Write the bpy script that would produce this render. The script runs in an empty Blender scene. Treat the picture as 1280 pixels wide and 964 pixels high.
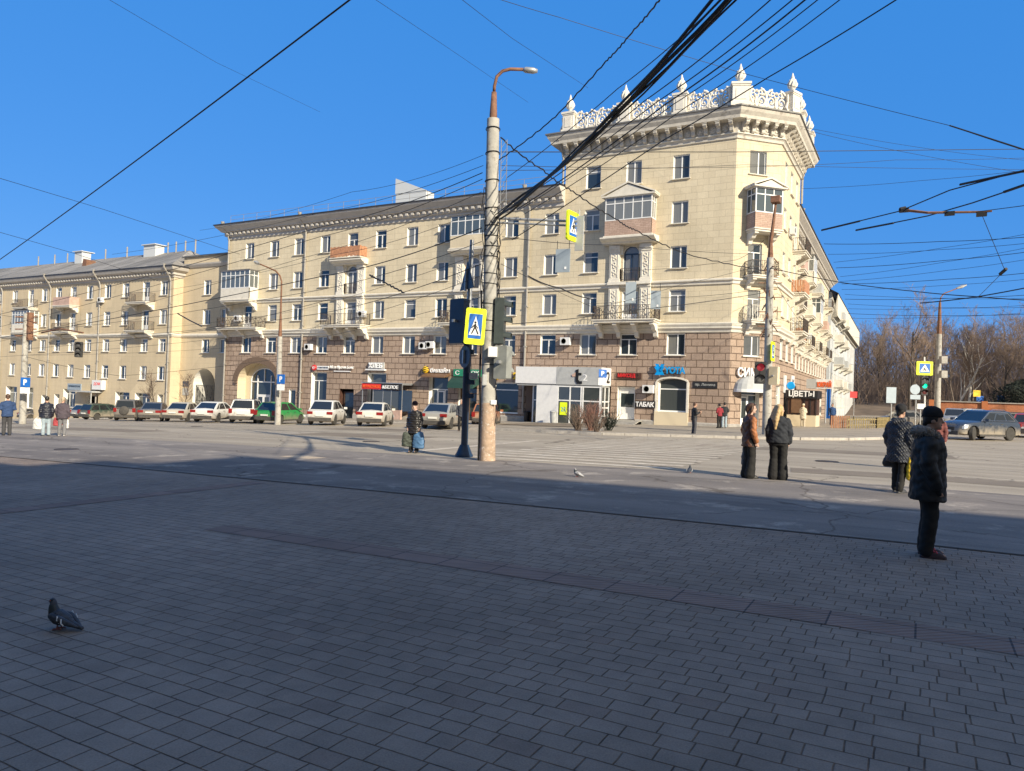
import bpy, bmesh, math, random
from mathutils import Vector, Matrix, noise
random.seed(7)
R_=math.radians
sc=bpy.context.scene
COL=sc.collection
PI=math.pi
# ---------------------------------------------------------------- camera model
FPX=920.0; CZ=1.73
ROLL=math.atan(.035); PITCH=math.atan(9/FPX); YAW=math.atan2(.487,.873)
fw=Vector((-math.sin(YAW)*math.cos(PITCH),math.cos(YAW)*math.cos(PITCH),math.sin(PITCH)))
r0=Vector((math.cos(YAW),math.sin(YAW),0)); u0=r0.cross(fw)
CR=math.cos(ROLL)*r0+math.sin(ROLL)*u0; CU=-math.sin(ROLL)*r0+math.cos(ROLL)*u0
EYE=Vector((0,0,CZ))
def ray(x,y): return CR*((x-640)/FPX)-CU*((y-482)/FPX)+fw
def D(x,y,d): return EYE+ray(x,y)*d
def PY(x,y,t):
    d=ray(x,y); return EYE+d*(t/d.y)
def PX(x,y,s):
    d=ray(x,y); return EYE+d*(s/d.x)
def gz(s):
    if s<0:
        a=min(-s,110.0); return -(.017*a+.00022*a*a)-.065*(-s-a)
    return .008*min(s,30)
def G(x,y):
    d=ray(x,y); k=10.0
    for _ in range(60): k=k*.5+.5*(CZ-gz(d.x*k))/max(1e-5,-d.z)
    return Vector((d.x*k,d.y*k,gz(d.x*k)))
# ---------------------------------------------------------------- objects
def tag(o,label=None,cat=None,group=None,kind=None):
    if label: o['label']=label
    if cat: o['category']=cat
    if group: o['group']=group
    if kind: o['kind']=kind
    return o
def thing(name,label,cat,loc=(0,0,0),rz=0,group=None):
    o=bpy.data.objects.new(name,None); COL.objects.link(o)
    o.location=loc; o.rotation_euler=(0,0,rz); o.empty_display_size=.3
    return tag(o,label,cat,group)
def link(name,me,parent=None,mats=None):
    o=bpy.data.objects.new(name,me); COL.objects.link(o)
    if parent: o.parent=parent
    if mats:
        me.materials.clear()
        for m in (mats if isinstance(mats,(list,tuple)) else [mats]): me.materials.append(m)
    return o
def copy_tree(o,parent=None):
    c=o.copy(); COL.objects.link(c)
    c.parent=parent
    for ch in list(o.children): copy_tree(ch,c)
    return c
class MB:
    def __init__(s): s.v=[];s.f=[];s.mi=[];s.uv=[]
    def face(s,pts,mi=0,uv=None):
        n=len(s.v); s.v+=[tuple(p) for p in pts]; s.f.append(tuple(range(n,n+len(pts)))); s.mi.append(mi); s.uv.append(uv)
    def faces(s,vs,fs,mi=0):
        n=len(s.v); s.v+=[tuple(p) for p in vs]
        for f in fs: s.f.append(tuple(i+n for i in f)); s.mi.append(mi); s.uv.append(None)
    def box(s,a,b,mi=0,fr=None,bev=0):
        x0,y0,z0=a;x1,y1,z1=b
        vs=[(x0,y0,z0),(x1,y0,z0),(x1,y1,z0),(x0,y1,z0),(x0,y0,z1),(x1,y0,z1),(x1,y1,z1),(x0,y1,z1)]
        if fr: vs=[fr(*p) for p in vs]
        s.faces(vs,[(0,3,2,1),(4,5,6,7),(0,1,5,4),(1,2,6,5),(2,3,7,6),(3,0,4,7)],mi)
    def obox(s,c,hx,hy,hz,M=None,mi=0):
        vs=[Vector((sx*hx,sy*hy,sz*hz)) for sz in(-1,1) for sx,sy in((-1,-1),(1,-1),(1,1),(-1,1))]
        vs=[(M@v if M else v)+Vector(c) for v in vs]
        s.faces(vs,[(0,3,2,1),(4,5,6,7),(0,1,5,4),(1,2,6,5),(2,3,7,6),(3,0,4,7)],mi)
    def tube(s,pts,r,n=6,mi=0,caps=True):
        pts=[Vector(p) for p in pts]; m=len(pts)
        rs=r if isinstance(r,(list,tuple)) else [r]*m
        base=len(s.v); up=None
        for i,p in enumerate(pts):
            d=(pts[min(i+1,m-1)]-pts[max(i-1,0)])
            if d.length<1e-9: d=Vector((0,0,1))
            d.normalize()
            if up is None: up=d.orthogonal().normalized()
            up=(up-d*up.dot(d))
            if up.length<1e-6: up=d.orthogonal()
            up.normalize(); w=d.cross(up)
            for k in range(n):
                a=2*PI*k/n; s.v.append(tuple(p+(up*math.cos(a)+w*math.sin(a))*rs[i]))
        for i in range(m-1):
            for k in range(n):
                a=base+i*n+k;b=base+i*n+(k+1)%n
                s.f.append((a,b,b+n,a+n)); s.mi.append(mi); s.uv.append(None)
        if caps:
            s.f.append(tuple(base+k for k in range(n))[::-1]); s.mi.append(mi); s.uv.append(None)
            s.f.append(tuple(base+(m-1)*n+k for k in range(n))); s.mi.append(mi); s.uv.append(None)
    def lathe(s,prof,c=(0,0,0),n=16,mi=0,axis='z',fr=None):
        base=len(s.v)
        for r,z in prof:
            for k in range(n):
                a=2*PI*k/n; x,y=r*math.cos(a),r*math.sin(a)
                p=(x,y,z) if axis=='z' else ((x,z,y) if axis=='y' else (z,x,y))
                p=Vector(p)+Vector(c)
                if fr: p=fr(*p)
                s.v.append(tuple(p))
        for i in range(len(prof)-1):
            for k in range(n):
                a=base+i*n+k;b=base+i*n+(k+1)%n
                s.f.append((a,b,b+n,a+n)); s.mi.append(mi); s.uv.append(None)
        for q in (0,len(prof)-1):
            if prof[q][0]>1e-4:
                s.f.append(tuple(base+q*n+k for k in range(n))); s.mi.append(mi); s.uv.append(None)
    def prism(s,poly,h0,h1,fr,mi=0):
        # poly: list of (a,b); fr(a,b,h)->point
        n=len(poly)
        s.face([fr(a,b,h0) for a,b in poly][::-1],mi); s.face([fr(a,b,h1) for a,b in poly],mi)
        for i in range(n):
            a=poly[i];b=poly[(i+1)%n]
            s.face([fr(*a,h0),fr(*b,h0),fr(*b,h1),fr(*a,h1)],mi)
    def mesh(s,name,mats,smooth=False,off=None,weld=False):
        me=bpy.data.meshes.new(name)
        vs=s.v if off is None else [(a-off[0],b-off[1],c-off[2]) for a,b,c in s.v]
        me.from_pydata(vs,[],s.f)
        for m in (mats if isinstance(mats,(list,tuple)) else [mats]): me.materials.append(m)
        me.polygons.foreach_set('material_index',s.mi)
        if any(u is not None for u in s.uv):
            uvl=me.uv_layers.new(name='UVMap').data; k=0
            for f,u in zip(s.f,s.uv):
                for j in range(len(f)):
                    uvl[k].uv=u[j] if u else (0,0); k+=1
        if weld:
            bm=bmesh.new(); bm.from_mesh(me); bmesh.ops.remove_doubles(bm,verts=bm.verts,dist=1e-4)
            bmesh.ops.recalc_face_normals(bm,faces=bm.faces); bm.to_mesh(me); bm.free()
        else:
            bm=bmesh.new(); bm.from_mesh(me); bmesh.ops.recalc_face_normals(bm,faces=bm.faces) if not s.uvany() else None; bm.to_mesh(me); bm.free()
        if smooth:
            me.shade_smooth()
            if smooth is not True: me.set_sharp_from_angle(angle=R_(smooth))
        return me
    def uvany(s): return any(u is not None for u in s.uv)
    def build(s,name,mats,parent=None,smooth=False,off=None,weld=False):
        return link(name,s.mesh(name,mats,smooth,off,weld),parent)
def evalmesh(o,name):
    # evaluate in a private scene so that the big scene is not updated every time
    global TSC
    extra=[m.object for m in o.modifiers if m.type=='BOOLEAN']
    if TSC is None: TSC=bpy.data.scenes.new('workbench')
    for q in [o]+extra:
        for c in list(q.users_collection): c.objects.unlink(q)
        TSC.collection.objects.link(q)
    par=o.parent; o.parent=None
    vl=TSC.view_layers[0]; vl.update()
    me=bpy.data.meshes.new_from_object(o.evaluated_get(vl.depsgraph),preserve_all_data_layers=True,depsgraph=vl.depsgraph); me.name=name
    for q in [o]+extra:
        TSC.collection.objects.unlink(q); COL.objects.link(q)
    o.parent=par
    return me
TSC=None
def textmesh(body,size,depth,name='lettering',shear=0,bold=0,space=1.0):
    c=bpy.data.curves.new('t','FONT'); c.body=body; c.size=size; c.extrude=depth/2; c.align_x='CENTER'; c.align_y='CENTER'
    c.shear=shear; c.offset=bold; c.space_character=space; c.resolution_u=3
    o=bpy.data.objects.new('t',c); COL.objects.link(o)
    me=evalmesh(o,name); bpy.data.objects.remove(o)
    return me
def basis(o,x,y,z,loc):
    M=Matrix((x,y,z)).transposed().to_4x4(); M.translation=loc; o.matrix_local=M
# ---------------------------------------------------------------- materials
def nodes(name):
    m=bpy.data.materials.new(name); m.use_nodes=True
    nt=m.node_tree; b=nt.nodes['Principled BSDF']
    return m,nt,b
def N(nt,t,**k):
    n=nt.nodes.new(t)
    for a,v in k.items():
        if a in n.inputs: n.inputs[a].default_value=v
        else: setattr(n,a,v)
    return n
def c4(c): return (c[0],c[1],c[2],1)
def mat(name,col,rough=.7,metal=0,var=.12,scale=4,bump=0,bscale=40,emit=0,spec=.5,coord='Object',rnd=0,stain=None):
    m,nt,b=nodes(name); L=nt.links
    b.inputs['Roughness'].default_value=rough; b.inputs['Metallic'].default_value=metal
    b.inputs['Specular IOR Level'].default_value=spec
    tc=N(nt,'ShaderNodeTexCoord')
    nz=N(nt,'ShaderNodeTexNoise',Scale=scale,Detail=6.0,Roughness=.6)
    L.new(tc.outputs[coord],nz.inputs['Vector'])
    mx=N(nt,'ShaderNodeMix',data_type='RGBA')
    mx.inputs[6].default_value=c4([x*(1-var) for x in col]); mx.inputs[7].default_value=c4([min(1,x*(1+var)) for x in col])
    rp=N(nt,'ShaderNodeMapRange'); rp.inputs[1].default_value=.3; rp.inputs[2].default_value=.7
    L.new(nz.outputs['Fac'],rp.inputs[0]); L.new(rp.outputs[0],mx.inputs[0])
    out=mx.outputs[2]
    if stain:  # (colour, scale, threshold)
        n2=N(nt,'ShaderNodeTexNoise',Scale=stain[1],Detail=8.0,Roughness=.65); L.new(tc.outputs[coord],n2.inputs['Vector'])
        r2=N(nt,'ShaderNodeMapRange'); r2.inputs[1].default_value=stain[2]; r2.inputs[2].default_value=stain[2]+.12
        L.new(n2.outputs['Fac'],r2.inputs[0])
        m2=N(nt,'ShaderNodeMix',data_type='RGBA'); m2.inputs[7].default_value=c4(stain[0])
        L.new(r2.outputs[0],m2.inputs[0]); L.new(out,m2.inputs[6]); out=m2.outputs[2]
    if rnd:
        oi=N(nt,'ShaderNodeObjectInfo'); hs=N(nt,'ShaderNodeHueSaturation')
        r3=N(nt,'ShaderNodeMapRange'); r3.inputs[3].default_value=1-rnd; r3.inputs[4].default_value=1+rnd
        L.new(oi.outputs['Random'],r3.inputs[0]); L.new(r3.outputs[0],hs.inputs['Value']); L.new(out,hs.inputs['Color']); out=hs.outputs['Color']
    L.new(out,b.inputs['Base Color'])
    if emit:
        b.inputs['Emission Color'].default_value=c4(col); b.inputs['Emission Strength'].default_value=emit
    if bump:
        n3=N(nt,'ShaderNodeTexNoise',Scale=bscale,Detail=5.0); L.new(tc.outputs[coord],n3.inputs['Vector'])
        bp=N(nt,'ShaderNodeBump',Strength=bump,Distance=.02); L.new(n3.outputs['Fac'],bp.inputs['Height']); L.new(bp.outputs['Normal'],b.inputs['Normal'])
    return m
def masonry(name,c1,c2,mortar,bw,rh,ms,bump=.6,dist=.03,rough=.85,nvar=.25,bias=0,streak=.25,grain=.3):
    m,nt,b=nodes(name); L=nt.links
    b.inputs['Roughness'].default_value=rough; b.inputs['Specular IOR Level'].default_value=.25
    uv=N(nt,'ShaderNodeTexCoord')
    br=N(nt,'ShaderNodeTexBrick',Scale=1.0); br.offset=.5
    br.inputs['Color1'].default_value=c4(c1); br.inputs['Color2'].default_value=c4(c2); br.inputs['Mortar'].default_value=c4(mortar)
    br.inputs['Mortar Size'].default_value=ms; br.inputs['Mortar Smooth'].default_value=.15; br.inputs['Bias'].default_value=bias
    br.inputs['Brick Width'].default_value=bw; br.inputs['Row Height'].default_value=rh
    nw=N(nt,'ShaderNodeTexNoise',Scale=1.3,Detail=2.0); L.new(uv.outputs['UV'],nw.inputs['Vector'])
    vm=N(nt,'ShaderNodeVectorMath',operation='SCALE'); vm.inputs[3].default_value=.03; L.new(nw.outputs['Color'],vm.inputs[0])
    va=N(nt,'ShaderNodeVectorMath',operation='ADD'); L.new(uv.outputs['UV'],va.inputs[0]); L.new(vm.outputs[0],va.inputs[1])
    L.new(va.outputs[0],br.inputs['Vector'])
    nz=N(nt,'ShaderNodeTexNoise',Scale=9.0,Detail=8.0,Roughness=.7); L.new(uv.outputs['UV'],nz.inputs['Vector'])
    n2=N(nt,'ShaderNodeTexNoise',Scale=1.0,Detail=6.0,Roughness=.6)
    mp=N(nt,'ShaderNodeMapping'); mp.inputs['Scale'].default_value=(.9,.12,1); L.new(uv.outputs['UV'],mp.inputs['Vector']); L.new(mp.outputs[0],n2.inputs['Vector'])
    def mul(inp,fac,lo,hi):
        r=N(nt,'ShaderNodeMapRange'); r.inputs[1].default_value=.3; r.inputs[2].default_value=.7; r.inputs[3].default_value=lo; r.inputs[4].default_value=hi
        L.new(fac,r.inputs[0])
        v=N(nt,'ShaderNodeVectorMath',operation='SCALE'); L.new(inp,v.inputs[0]); L.new(r.outputs[0],v.inputs[3]); return v.outputs[0]
    o=mul(br.outputs['Color'],nz.outputs['Fac'],1-nvar,1+nvar*.7); o=mul(o,n2.outputs['Fac'],1-streak,1+streak*.4)
    # rain streaks and repainted patches
    mp2=N(nt,'ShaderNodeMapping'); mp2.inputs['Scale'].default_value=(1.7,.07,1); L.new(uv.outputs['UV'],mp2.inputs['Vector'])
    n5=N(nt,'ShaderNodeTexNoise',Scale=1.0,Detail=7.0,Roughness=.7); L.new(mp2.outputs[0],n5.inputs['Vector'])
    r5=N(nt,'ShaderNodeMapRange'); r5.inputs[1].default_value=.56; r5.inputs[2].default_value=.74; r5.inputs[3].default_value=1; r5.inputs[4].default_value=1-streak*2.2; L.new(n5.outputs['Fac'],r5.inputs[0])
    v5=N(nt,'ShaderNodeVectorMath',operation='SCALE'); L.new(o,v5.inputs[0]); L.new(r5.outputs[0],v5.inputs[3])
    n6=N(nt,'ShaderNodeTexVoronoi',Scale=.33,Randomness=1.0); L.new(va.outputs[0],n6.inputs['Vector'])
    s6=N(nt,'ShaderNodeSeparateColor'); L.new(n6.outputs['Color'],s6.inputs[0])
    r6=N(nt,'ShaderNodeMapRange'); r6.inputs[3].default_value=1-streak*.7; r6.inputs[4].default_value=1+streak*.5; L.new(s6.outputs[0],r6.inputs[0])
    v6=N(nt,'ShaderNodeVectorMath',operation='SCALE'); L.new(v5.outputs[0],v6.inputs[0]); L.new(r6.outputs[0],v6.inputs[3])
    L.new(v6.outputs[0],b.inputs['Base Color'])
    mr=N(nt,'ShaderNodeMapRange'); mr.inputs[3].default_value=1; mr.inputs[4].default_value=0; L.new(br.outputs['Fac'],mr.inputs[0])
    ng=N(nt,'ShaderNodeTexNoise',Scale=14.0,Detail=4.0); L.new(uv.outputs['UV'],ng.inputs['Vector'])
    ad=N(nt,'ShaderNodeMath',operation='MULTIPLY_ADD'); ad.inputs[1].default_value=grain; L.new(ng.outputs['Fac'],ad.inputs[0]); L.new(mr.outputs[0],ad.inputs[2])
    bp=N(nt,'ShaderNodeBump',Strength=bump,Distance=dist); L.new(ad.outputs[0],bp.inputs['Height']); L.new(bp.outputs['Normal'],b.inputs['Normal'])
    return m
M={}
M['plaster']=masonry('yellow_block_plaster',(.66,.575,.42),(.62,.535,.385),(.46,.39,.28),.82,.47,.012,bump=.35,dist=.02,nvar=.10,streak=.10,grain=.15)
M['stone']=masonry('brown_rusticated_stone',(.43,.325,.255),(.37,.275,.215),(.17,.12,.09),.80,.50,.030,bump=1.0,dist=.07,nvar=.25,streak=.12,grain=.5)
M['stucco']=masonry('tan_stucco',(.60,.50,.345),(.58,.48,.335),(.48,.40,.27),3.1,.62,.008,bump=.3,dist=.015,nvar=.10,streak=.12,grain=.15)
M['beige']=masonry('pale_stucco',(.66,.57,.41),(.64,.55,.40),(.52,.44,.31),2.2,.55,.008,bump=.3,dist=.015,nvar=.10,streak=.12)
M['white_wall']=masonry('whitewashed_wall',(.58,.60,.61),(.56,.58,.59),(.47,.49,.50),2.0,.6,.008,bump=.25,dist=.01,nvar=.12,streak=.2)
M['redbrick']=masonry('red_brick',(.52,.19,.08),(.44,.15,.07),(.34,.24,.18),.26,.085,.010,bump=.5,dist=.01,nvar=.25,streak=.3)
M['parbrick']=masonry('thin_brick_cladding',(.52,.38,.31),(.44,.31,.25),(.34,.23,.18),.40,.13,.012,bump=.5,dist=.012,nvar=.25,streak=.1)
M['trim']=mat('offwhite_trim',(.66,.62,.54),.8,var=.10,scale=3,bump=.15,bscale=12,stain=((.42,.38,.31),2.3,.62))
M['trimc']=mat('cream_grey_cornice_plaster',(.56,.52,.45),.8,var=.14,scale=3,bump=.25,bscale=9,stain=((.36,.32,.27),2.2,.56))
M['trimw']=mat('white_ornament_plaster',(.70,.66,.58),.8,var=.10,scale=6,bump=.2,bscale=10,stain=((.50,.42,.32),3.0,.60))
M['reveal']=mat('white_reveal_plaster',(.76,.74,.68),.8,var=.05,scale=3)
M['cornice']=mat('grey_painted_cornice',(.50,.47,.43),.8,var=.10,scale=2,bump=.1,stain=((.40,.37,.33),1.7,.6))
M['roofm']=mat('grey_sheet_roof',(.17,.165,.16),.6,metal=.2,var=.2,scale=1.2)
M['slate']=masonry('corrugated_grey_roof',(.33,.31,.285),(.29,.275,.255),(.16,.15,.14),1.0,1.6,.03,bump=.8,dist=.05,nvar=.3,streak=.35)
M['gutter']=mat('dark_gutter',(.05,.05,.055),.5,metal=.3,var=.2)
M['pipe']=mat('grey_downpipe_metal',(.33,.31,.28),.55,metal=.2,var=.15,scale=2)
M['pvc']=mat('white_window_frame',(.78,.78,.77),.4,var=.03)
M['woodf']=mat('brown_window_frame',(.16,.09,.05),.5,var=.2)
M['rail']=mat('rusty_iron_rail',(.10,.085,.075),.6,metal=.4,var=.3,scale=6,stain=((.24,.11,.05),5,.55))
M['orange']=mat('orange_board_railing',(.45,.22,.12),.7,var=.3,scale=5)
M['pinkrail']=mat('faded_pink_panel',(.48,.33,.27),.75,var=.2,scale=3)
M['concrete']=mat('grey_concrete',(.36,.34,.31),.9,var=.2,scale=5,bump=.3,bscale=30)
M['kerb']=mat('pale_kerb_stone',(.42,.39,.35),.9,var=.2,scale=4,bump=.3,bscale=25)
M['whitep']=mat('white_sign_face',(.72,.72,.72),.45,var=.05)
M['greyp']=mat('grey_panel',(.42,.43,.43),.6,var=.08)
M['letterw']=mat('white_letters',(.85,.85,.85),.4,var=.02)
M['red']=mat('red_sign',(.62,.03,.03),.4,var=.08)
M['cyan']=mat('cyan_letters',(.0,.30,.72),.4,var=.05)
M['black']=mat('black_plastic',(.018,.018,.02),.5,var=.2)
M['brown']=mat('dark_brown_door',(.07,.035,.025),.5,var=.3)
M['green']=mat('green_sign',(.02,.22,.12),.5,var=.1)
M['yellow']=mat('yellow_sign',(.80,.52,.02),.5,var=.08)
M['orangel']=mat('orange_letters',(.80,.13,.02),.5,var=.05)
M['blues']=mat('blue_road_sign',(.015,.13,.48),.45,var=.05)
M['lime']=mat('fluorescent_lime_border',(.80,.95,.02),.5,var=.03)
M['blackp']=mat('black_pictogram',(.01,.01,.01),.5,var=.1)
M['signback']=mat('bare_sign_back',(.34,.40,.45),.55,metal=.2,var=.08)
M['steel']=mat('galvanised_steel',(.42,.43,.44),.45,metal=.6,var=.15,scale=8)
M['navy']=mat('dark_blue_paint',(.015,.035,.075),.4,var=.2)
M['wire']=mat('black_cable',(.012,.012,.014),.6,var=.2)
M['rustw']=mat('rusty_steel',(.20,.10,.06),.8,var=.35,scale=8)
M['soil']=mat('dry_soil',(.19,.15,.11),.95,var=.3,scale=3,bump=.6,bscale=12)
M['bark']=mat('brown_bark',(.10,.078,.062),.95,var=.3,scale=3,coord='Object',rnd=.35)
M['barkd']=mat('dark_bark',(.07,.058,.05),.95,var=.3,scale=3)
M['birch']=mat('white_birch_bark',(.60,.57,.52),.85,var=.1,scale=2,stain=((.05,.045,.04),3.5,.60))
M['sigdark']=mat('dark_green_grey_housing',(.05,.062,.06),.5,var=.2)
M['siggrey']=mat('grey_green_housing',(.26,.27,.25),.55,var=.15)
M['twig']=mat('brown_twigs',(.19,.138,.105),.95,var=.3,scale=.6,rnd=.3)
M['shrub']=mat('reddish_twigs',(.24,.13,.10),.95,var=.3,scale=5)
M['evergreen']=mat('dark_evergreen_needles',(.018,.025,.018),.9,var=.4,scale=5)
# window glass: opaque dark glossy pane with pale curtains behind in some windows
def glass(name,base,rough=.04,lo=0,hi=.32,curt=(.34,.33,.30),half=0.0):
    m,nt,b=nodes(name); L=nt.links
    oi=N(nt,'ShaderNodeObjectInfo'); r=N(nt,'ShaderNodeMapRange'); r.inputs[1].default_value=.45; r.inputs[2].default_value=1; r.inputs[3].default_value=lo; r.inputs[4].default_value=hi
    L.new(oi.outputs['Random'],r.inputs[0])
    tc=N(nt,'ShaderNodeTexCoord'); w=N(nt,'ShaderNodeTexWave',Scale=3.0,Distortion=1.5); L.new(tc.outputs['Object'],w.inputs['Vector'])
    cm=N(nt,'ShaderNodeMix',data_type='RGBA'); cm.inputs[6].default_value=c4([x*.75 for x in curt]); cm.inputs[7].default_value=c4(curt); L.new(w.outputs['Fac'],cm.inputs[0])
    sx=N(nt,'ShaderNodeSeparateXYZ'); L.new(tc.outputs['Object'],sx.inputs[0])
    wn=N(nt,'ShaderNodeTexWhiteNoise',noise_dimensions='1D'); L.new(oi.outputs['Random'],wn.inputs['W']); sw=N(nt,'ShaderNodeSeparateColor'); L.new(wn.outputs['Color'],sw.inputs[0])
    def mth(op,a,bv):
        q=N(nt,'ShaderNodeMath',operation=op)
        for k_,v_ in enumerate((a,bv)):
            if isinstance(v_,(int,float)): q.inputs[k_].default_value=v_
            else: L.new(v_,q.inputs[k_])
        return q.outputs[0]
    left=mth('MULTIPLY',mth('LESS_THAN',sx.outputs['X'],0.0),mth('MULTIPLY',mth('GREATER_THAN',sw.outputs[0],.42),half))
    top=mth('MULTIPLY',mth('GREATER_THAN',sx.outputs['Z'],mth('ADD',mth('MULTIPLY',sw.outputs[1],1.5),.35)),mth('MULTIPLY',mth('GREATER_THAN',sw.outputs[2],.55),half*1.1))
    fac=mth('MAXIMUM',mth('MAXIMUM',left,top),r.outputs[0])
    mx=N(nt,'ShaderNodeMix',data_type='RGBA'); mx.inputs[6].default_value=c4(base); L.new(fac,mx.inputs[0]); L.new(cm.outputs[2],mx.inputs[7])
    L.new(mx.outputs[2],b.inputs['Base Color']); b.inputs['Roughness'].default_value=rough; b.inputs['IOR'].default_value=1.75
    n=N(nt,'ShaderNodeTexNoise',Scale=1.2,Detail=1.0); L.new(tc.outputs['Object'],n.inputs['Vector'])
    bp=N(nt,'ShaderNodeBump',Strength=.06,Distance=.05); L.new(n.outputs['Fac'],bp.inputs['Height']); L.new(bp.outputs['Normal'],b.inputs['Normal'])
    return m
M['glass']=glass('dark_window_glass',(.020,.030,.040),hi=.6,half=.55)
M['shopglass']=glass('shop_window_glass',(.03,.04,.042),hi=.18)
M['bayglass']=glass('glazed_balcony_glass',(.08,.10,.11),hi=.5)
# ================================================================ SETTING
def sheet(name,poly_s,poly_t,dz,m,kind='structure',label=None,skew=None):
    # grid sheet following the sloping ground
    mb=MB()
    for i in range(len(poly_s)-1):
        for j in range(len(poly_t)-1):
            a,b=poly_s[i],poly_s[i+1]; c,d=poly_t[j],poly_t[j+1]
            P=[(a,c),(b,c),(b,d),(a,d)]
            if skew: P=[skew(*p) for p in P]
            mb.face([(x,y,gz(x)+dz) for x,y in P],0,[(x,y) for x,y in P])
    o=mb.build(name,m); tag(o,kind=kind); return o
def rng(a,b,st): 
    n=max(1,int(math.ceil((b-a)/st))); return [a+(b-a)*i/n for i in range(n+1)]
def groundmat(name,col,col2,scale,rough=.85,fine=60,bump=.4,patch=None,streak=None,crack=False):
    m,nt,b=nodes(name); L=nt.links
    b.inputs['Roughness'].default_value=rough; b.inputs['Specular IOR Level'].default_value=.3
    tc=N(nt,'ShaderNodeTexCoord')
    n1=N(nt,'ShaderNodeTexNoise',Scale=scale,Detail=8.0,Roughness=.6); L.new(tc.outputs['Object'],n1.inputs['Vector'])
    r=N(nt,'ShaderNodeMapRange'); r.inputs[1].default_value=.32; r.inputs[2].default_value=.68; L.new(n1.outputs['Fac'],r.inputs[0])
    mx=N(nt,'ShaderNodeMix',data_type='RGBA'); mx.inputs[6].default_value=c4(col); mx.inputs[7].default_value=c4(col2); L.new(r.outputs[0],mx.inputs[0]); o=mx.outputs[2]
    if streak:  # long wheel-worn streaks along x
        mp=N(nt,'ShaderNodeMapping'); mp.inputs['Scale'].default_value=(.035,.9,1); L.new(tc.outputs['Object'],mp.inputs['Vector'])
        n4=N(nt,'ShaderNodeTexNoise',Scale=1.0,Detail=5.0,Roughness=.65); L.new(mp.outputs[0],n4.inputs['Vector'])
        r4=N(nt,'ShaderNodeMapRange'); r4.inputs[1].default_value=.35; r4.inputs[2].default_value=.7; L.new(n4.outputs['Fac'],r4.inputs[0])
        m4=N(nt,'ShaderNodeMix',data_type='RGBA'); m4.inputs[7].default_value=c4(streak); L.new(r4.outputs[0],m4.inputs[0]); L.new(o,m4.inputs[6]); o=m4.outputs[2]
    if patch:
        n2=N(nt,'ShaderNodeTexNoise',Scale=patch[1],Detail=7.0,Roughness=.7); L.new(tc.outputs['Object'],n2.inputs['Vector'])
        r2=N(nt,'ShaderNodeMapRange'); r2.inputs[1].default_value=patch[2]; r2.inputs[2].default_value=patch[2]+.1; L.new(n2.outputs['Fac'],r2.inputs[0])
        m2=N(nt,'ShaderNodeMix',data_type='RGBA'); m2.inputs[7].default_value=c4(patch[0]); L.new(r2.outputs[0],m2.inputs[0]); L.new(o,m2.inputs[6]); o=m2.outputs[2]
    if crack:
        nq=N(nt,'ShaderNodeTexNoise',Scale=.8,Detail=5.0); L.new(tc.outputs['Object'],nq.inputs['Vector'])
        vq=N(nt,'ShaderNodeVectorMath',operation='MULTIPLY_ADD'); vq.inputs[1].default_value=(1.6,1.6,0); L.new(nq.outputs['Color'],vq.inputs[0]); L.new(tc.outputs['Object'],vq.inputs[2])
        vo=N(nt,'ShaderNodeTexVoronoi',feature='DISTANCE_TO_EDGE',Scale=.22); L.new(vq.outputs[0],vo.inputs['Vector'])
        rq=N(nt,'ShaderNodeMapRange'); rq.inputs[1].default_value=.002; rq.inputs[2].default_value=.007; rq.inputs[3].default_value=.62; rq.inputs[4].default_value=0; L.new(vo.outputs['Distance'],rq.inputs[0])
        mq=N(nt,'ShaderNodeMix',data_type='RGBA'); mq.inputs[7].default_value=(.07,.055,.042,1); L.new(rq.outputs[0],mq.inputs[0]); L.new(o,mq.inputs[6]); o=mq.outputs[2]
    nf=N(nt,'ShaderNodeTexNoise',Scale=fine,Detail=3.0); L.new(tc.outputs['Object'],nf.inputs['Vector'])
    v=N(nt,'ShaderNodeVectorMath',operation='SCALE'); rr=N(nt,'ShaderNodeMapRange'); rr.inputs[1].default_value=.3; rr.inputs[2].default_value=.7; rr.inputs[3].default_value=.8; rr.inputs[4].default_value=1.2
    L.new(nf.outputs['Fac'],rr.inputs[0]); L.new(o,v.inputs[0]); L.new(rr.outputs[0],v.inputs[3]); L.new(v.outputs[0],b.inputs['Base Color'])
    bp=N(nt,'ShaderNodeBump',Strength=bump,Distance=.01); L.new(nf.outputs['Fac'],bp.inputs['Height']); L.new(bp.outputs['Normal'],b.inputs['Normal'])
    return m
M['road']=groundmat('worn_dusty_asphalt',(.36,.31,.245),(.45,.39,.31),.25,streak=(.28,.24,.19),patch=((.49,.43,.345),.6,.66),crack=True)
M['walk']=groundmat('dark_patched_asphalt',(.115,.104,.098),(.205,.18,.165),.5,streak=(.27,.24,.215),patch=((.37,.325,.28),.9,.555),crack=True)
M['farwalk']=groundmat('dusty_pavement',(.29,.25,.20),(.37,.32,.26),.5,patch=((.16,.14,.12),.7,.60))
M['zebra']=groundmat('worn_white_road_paint',(.62,.56,.47),(.46,.39,.31),1.6,fine=30,patch=((.36,.30,.235),2.2,.56))
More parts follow.
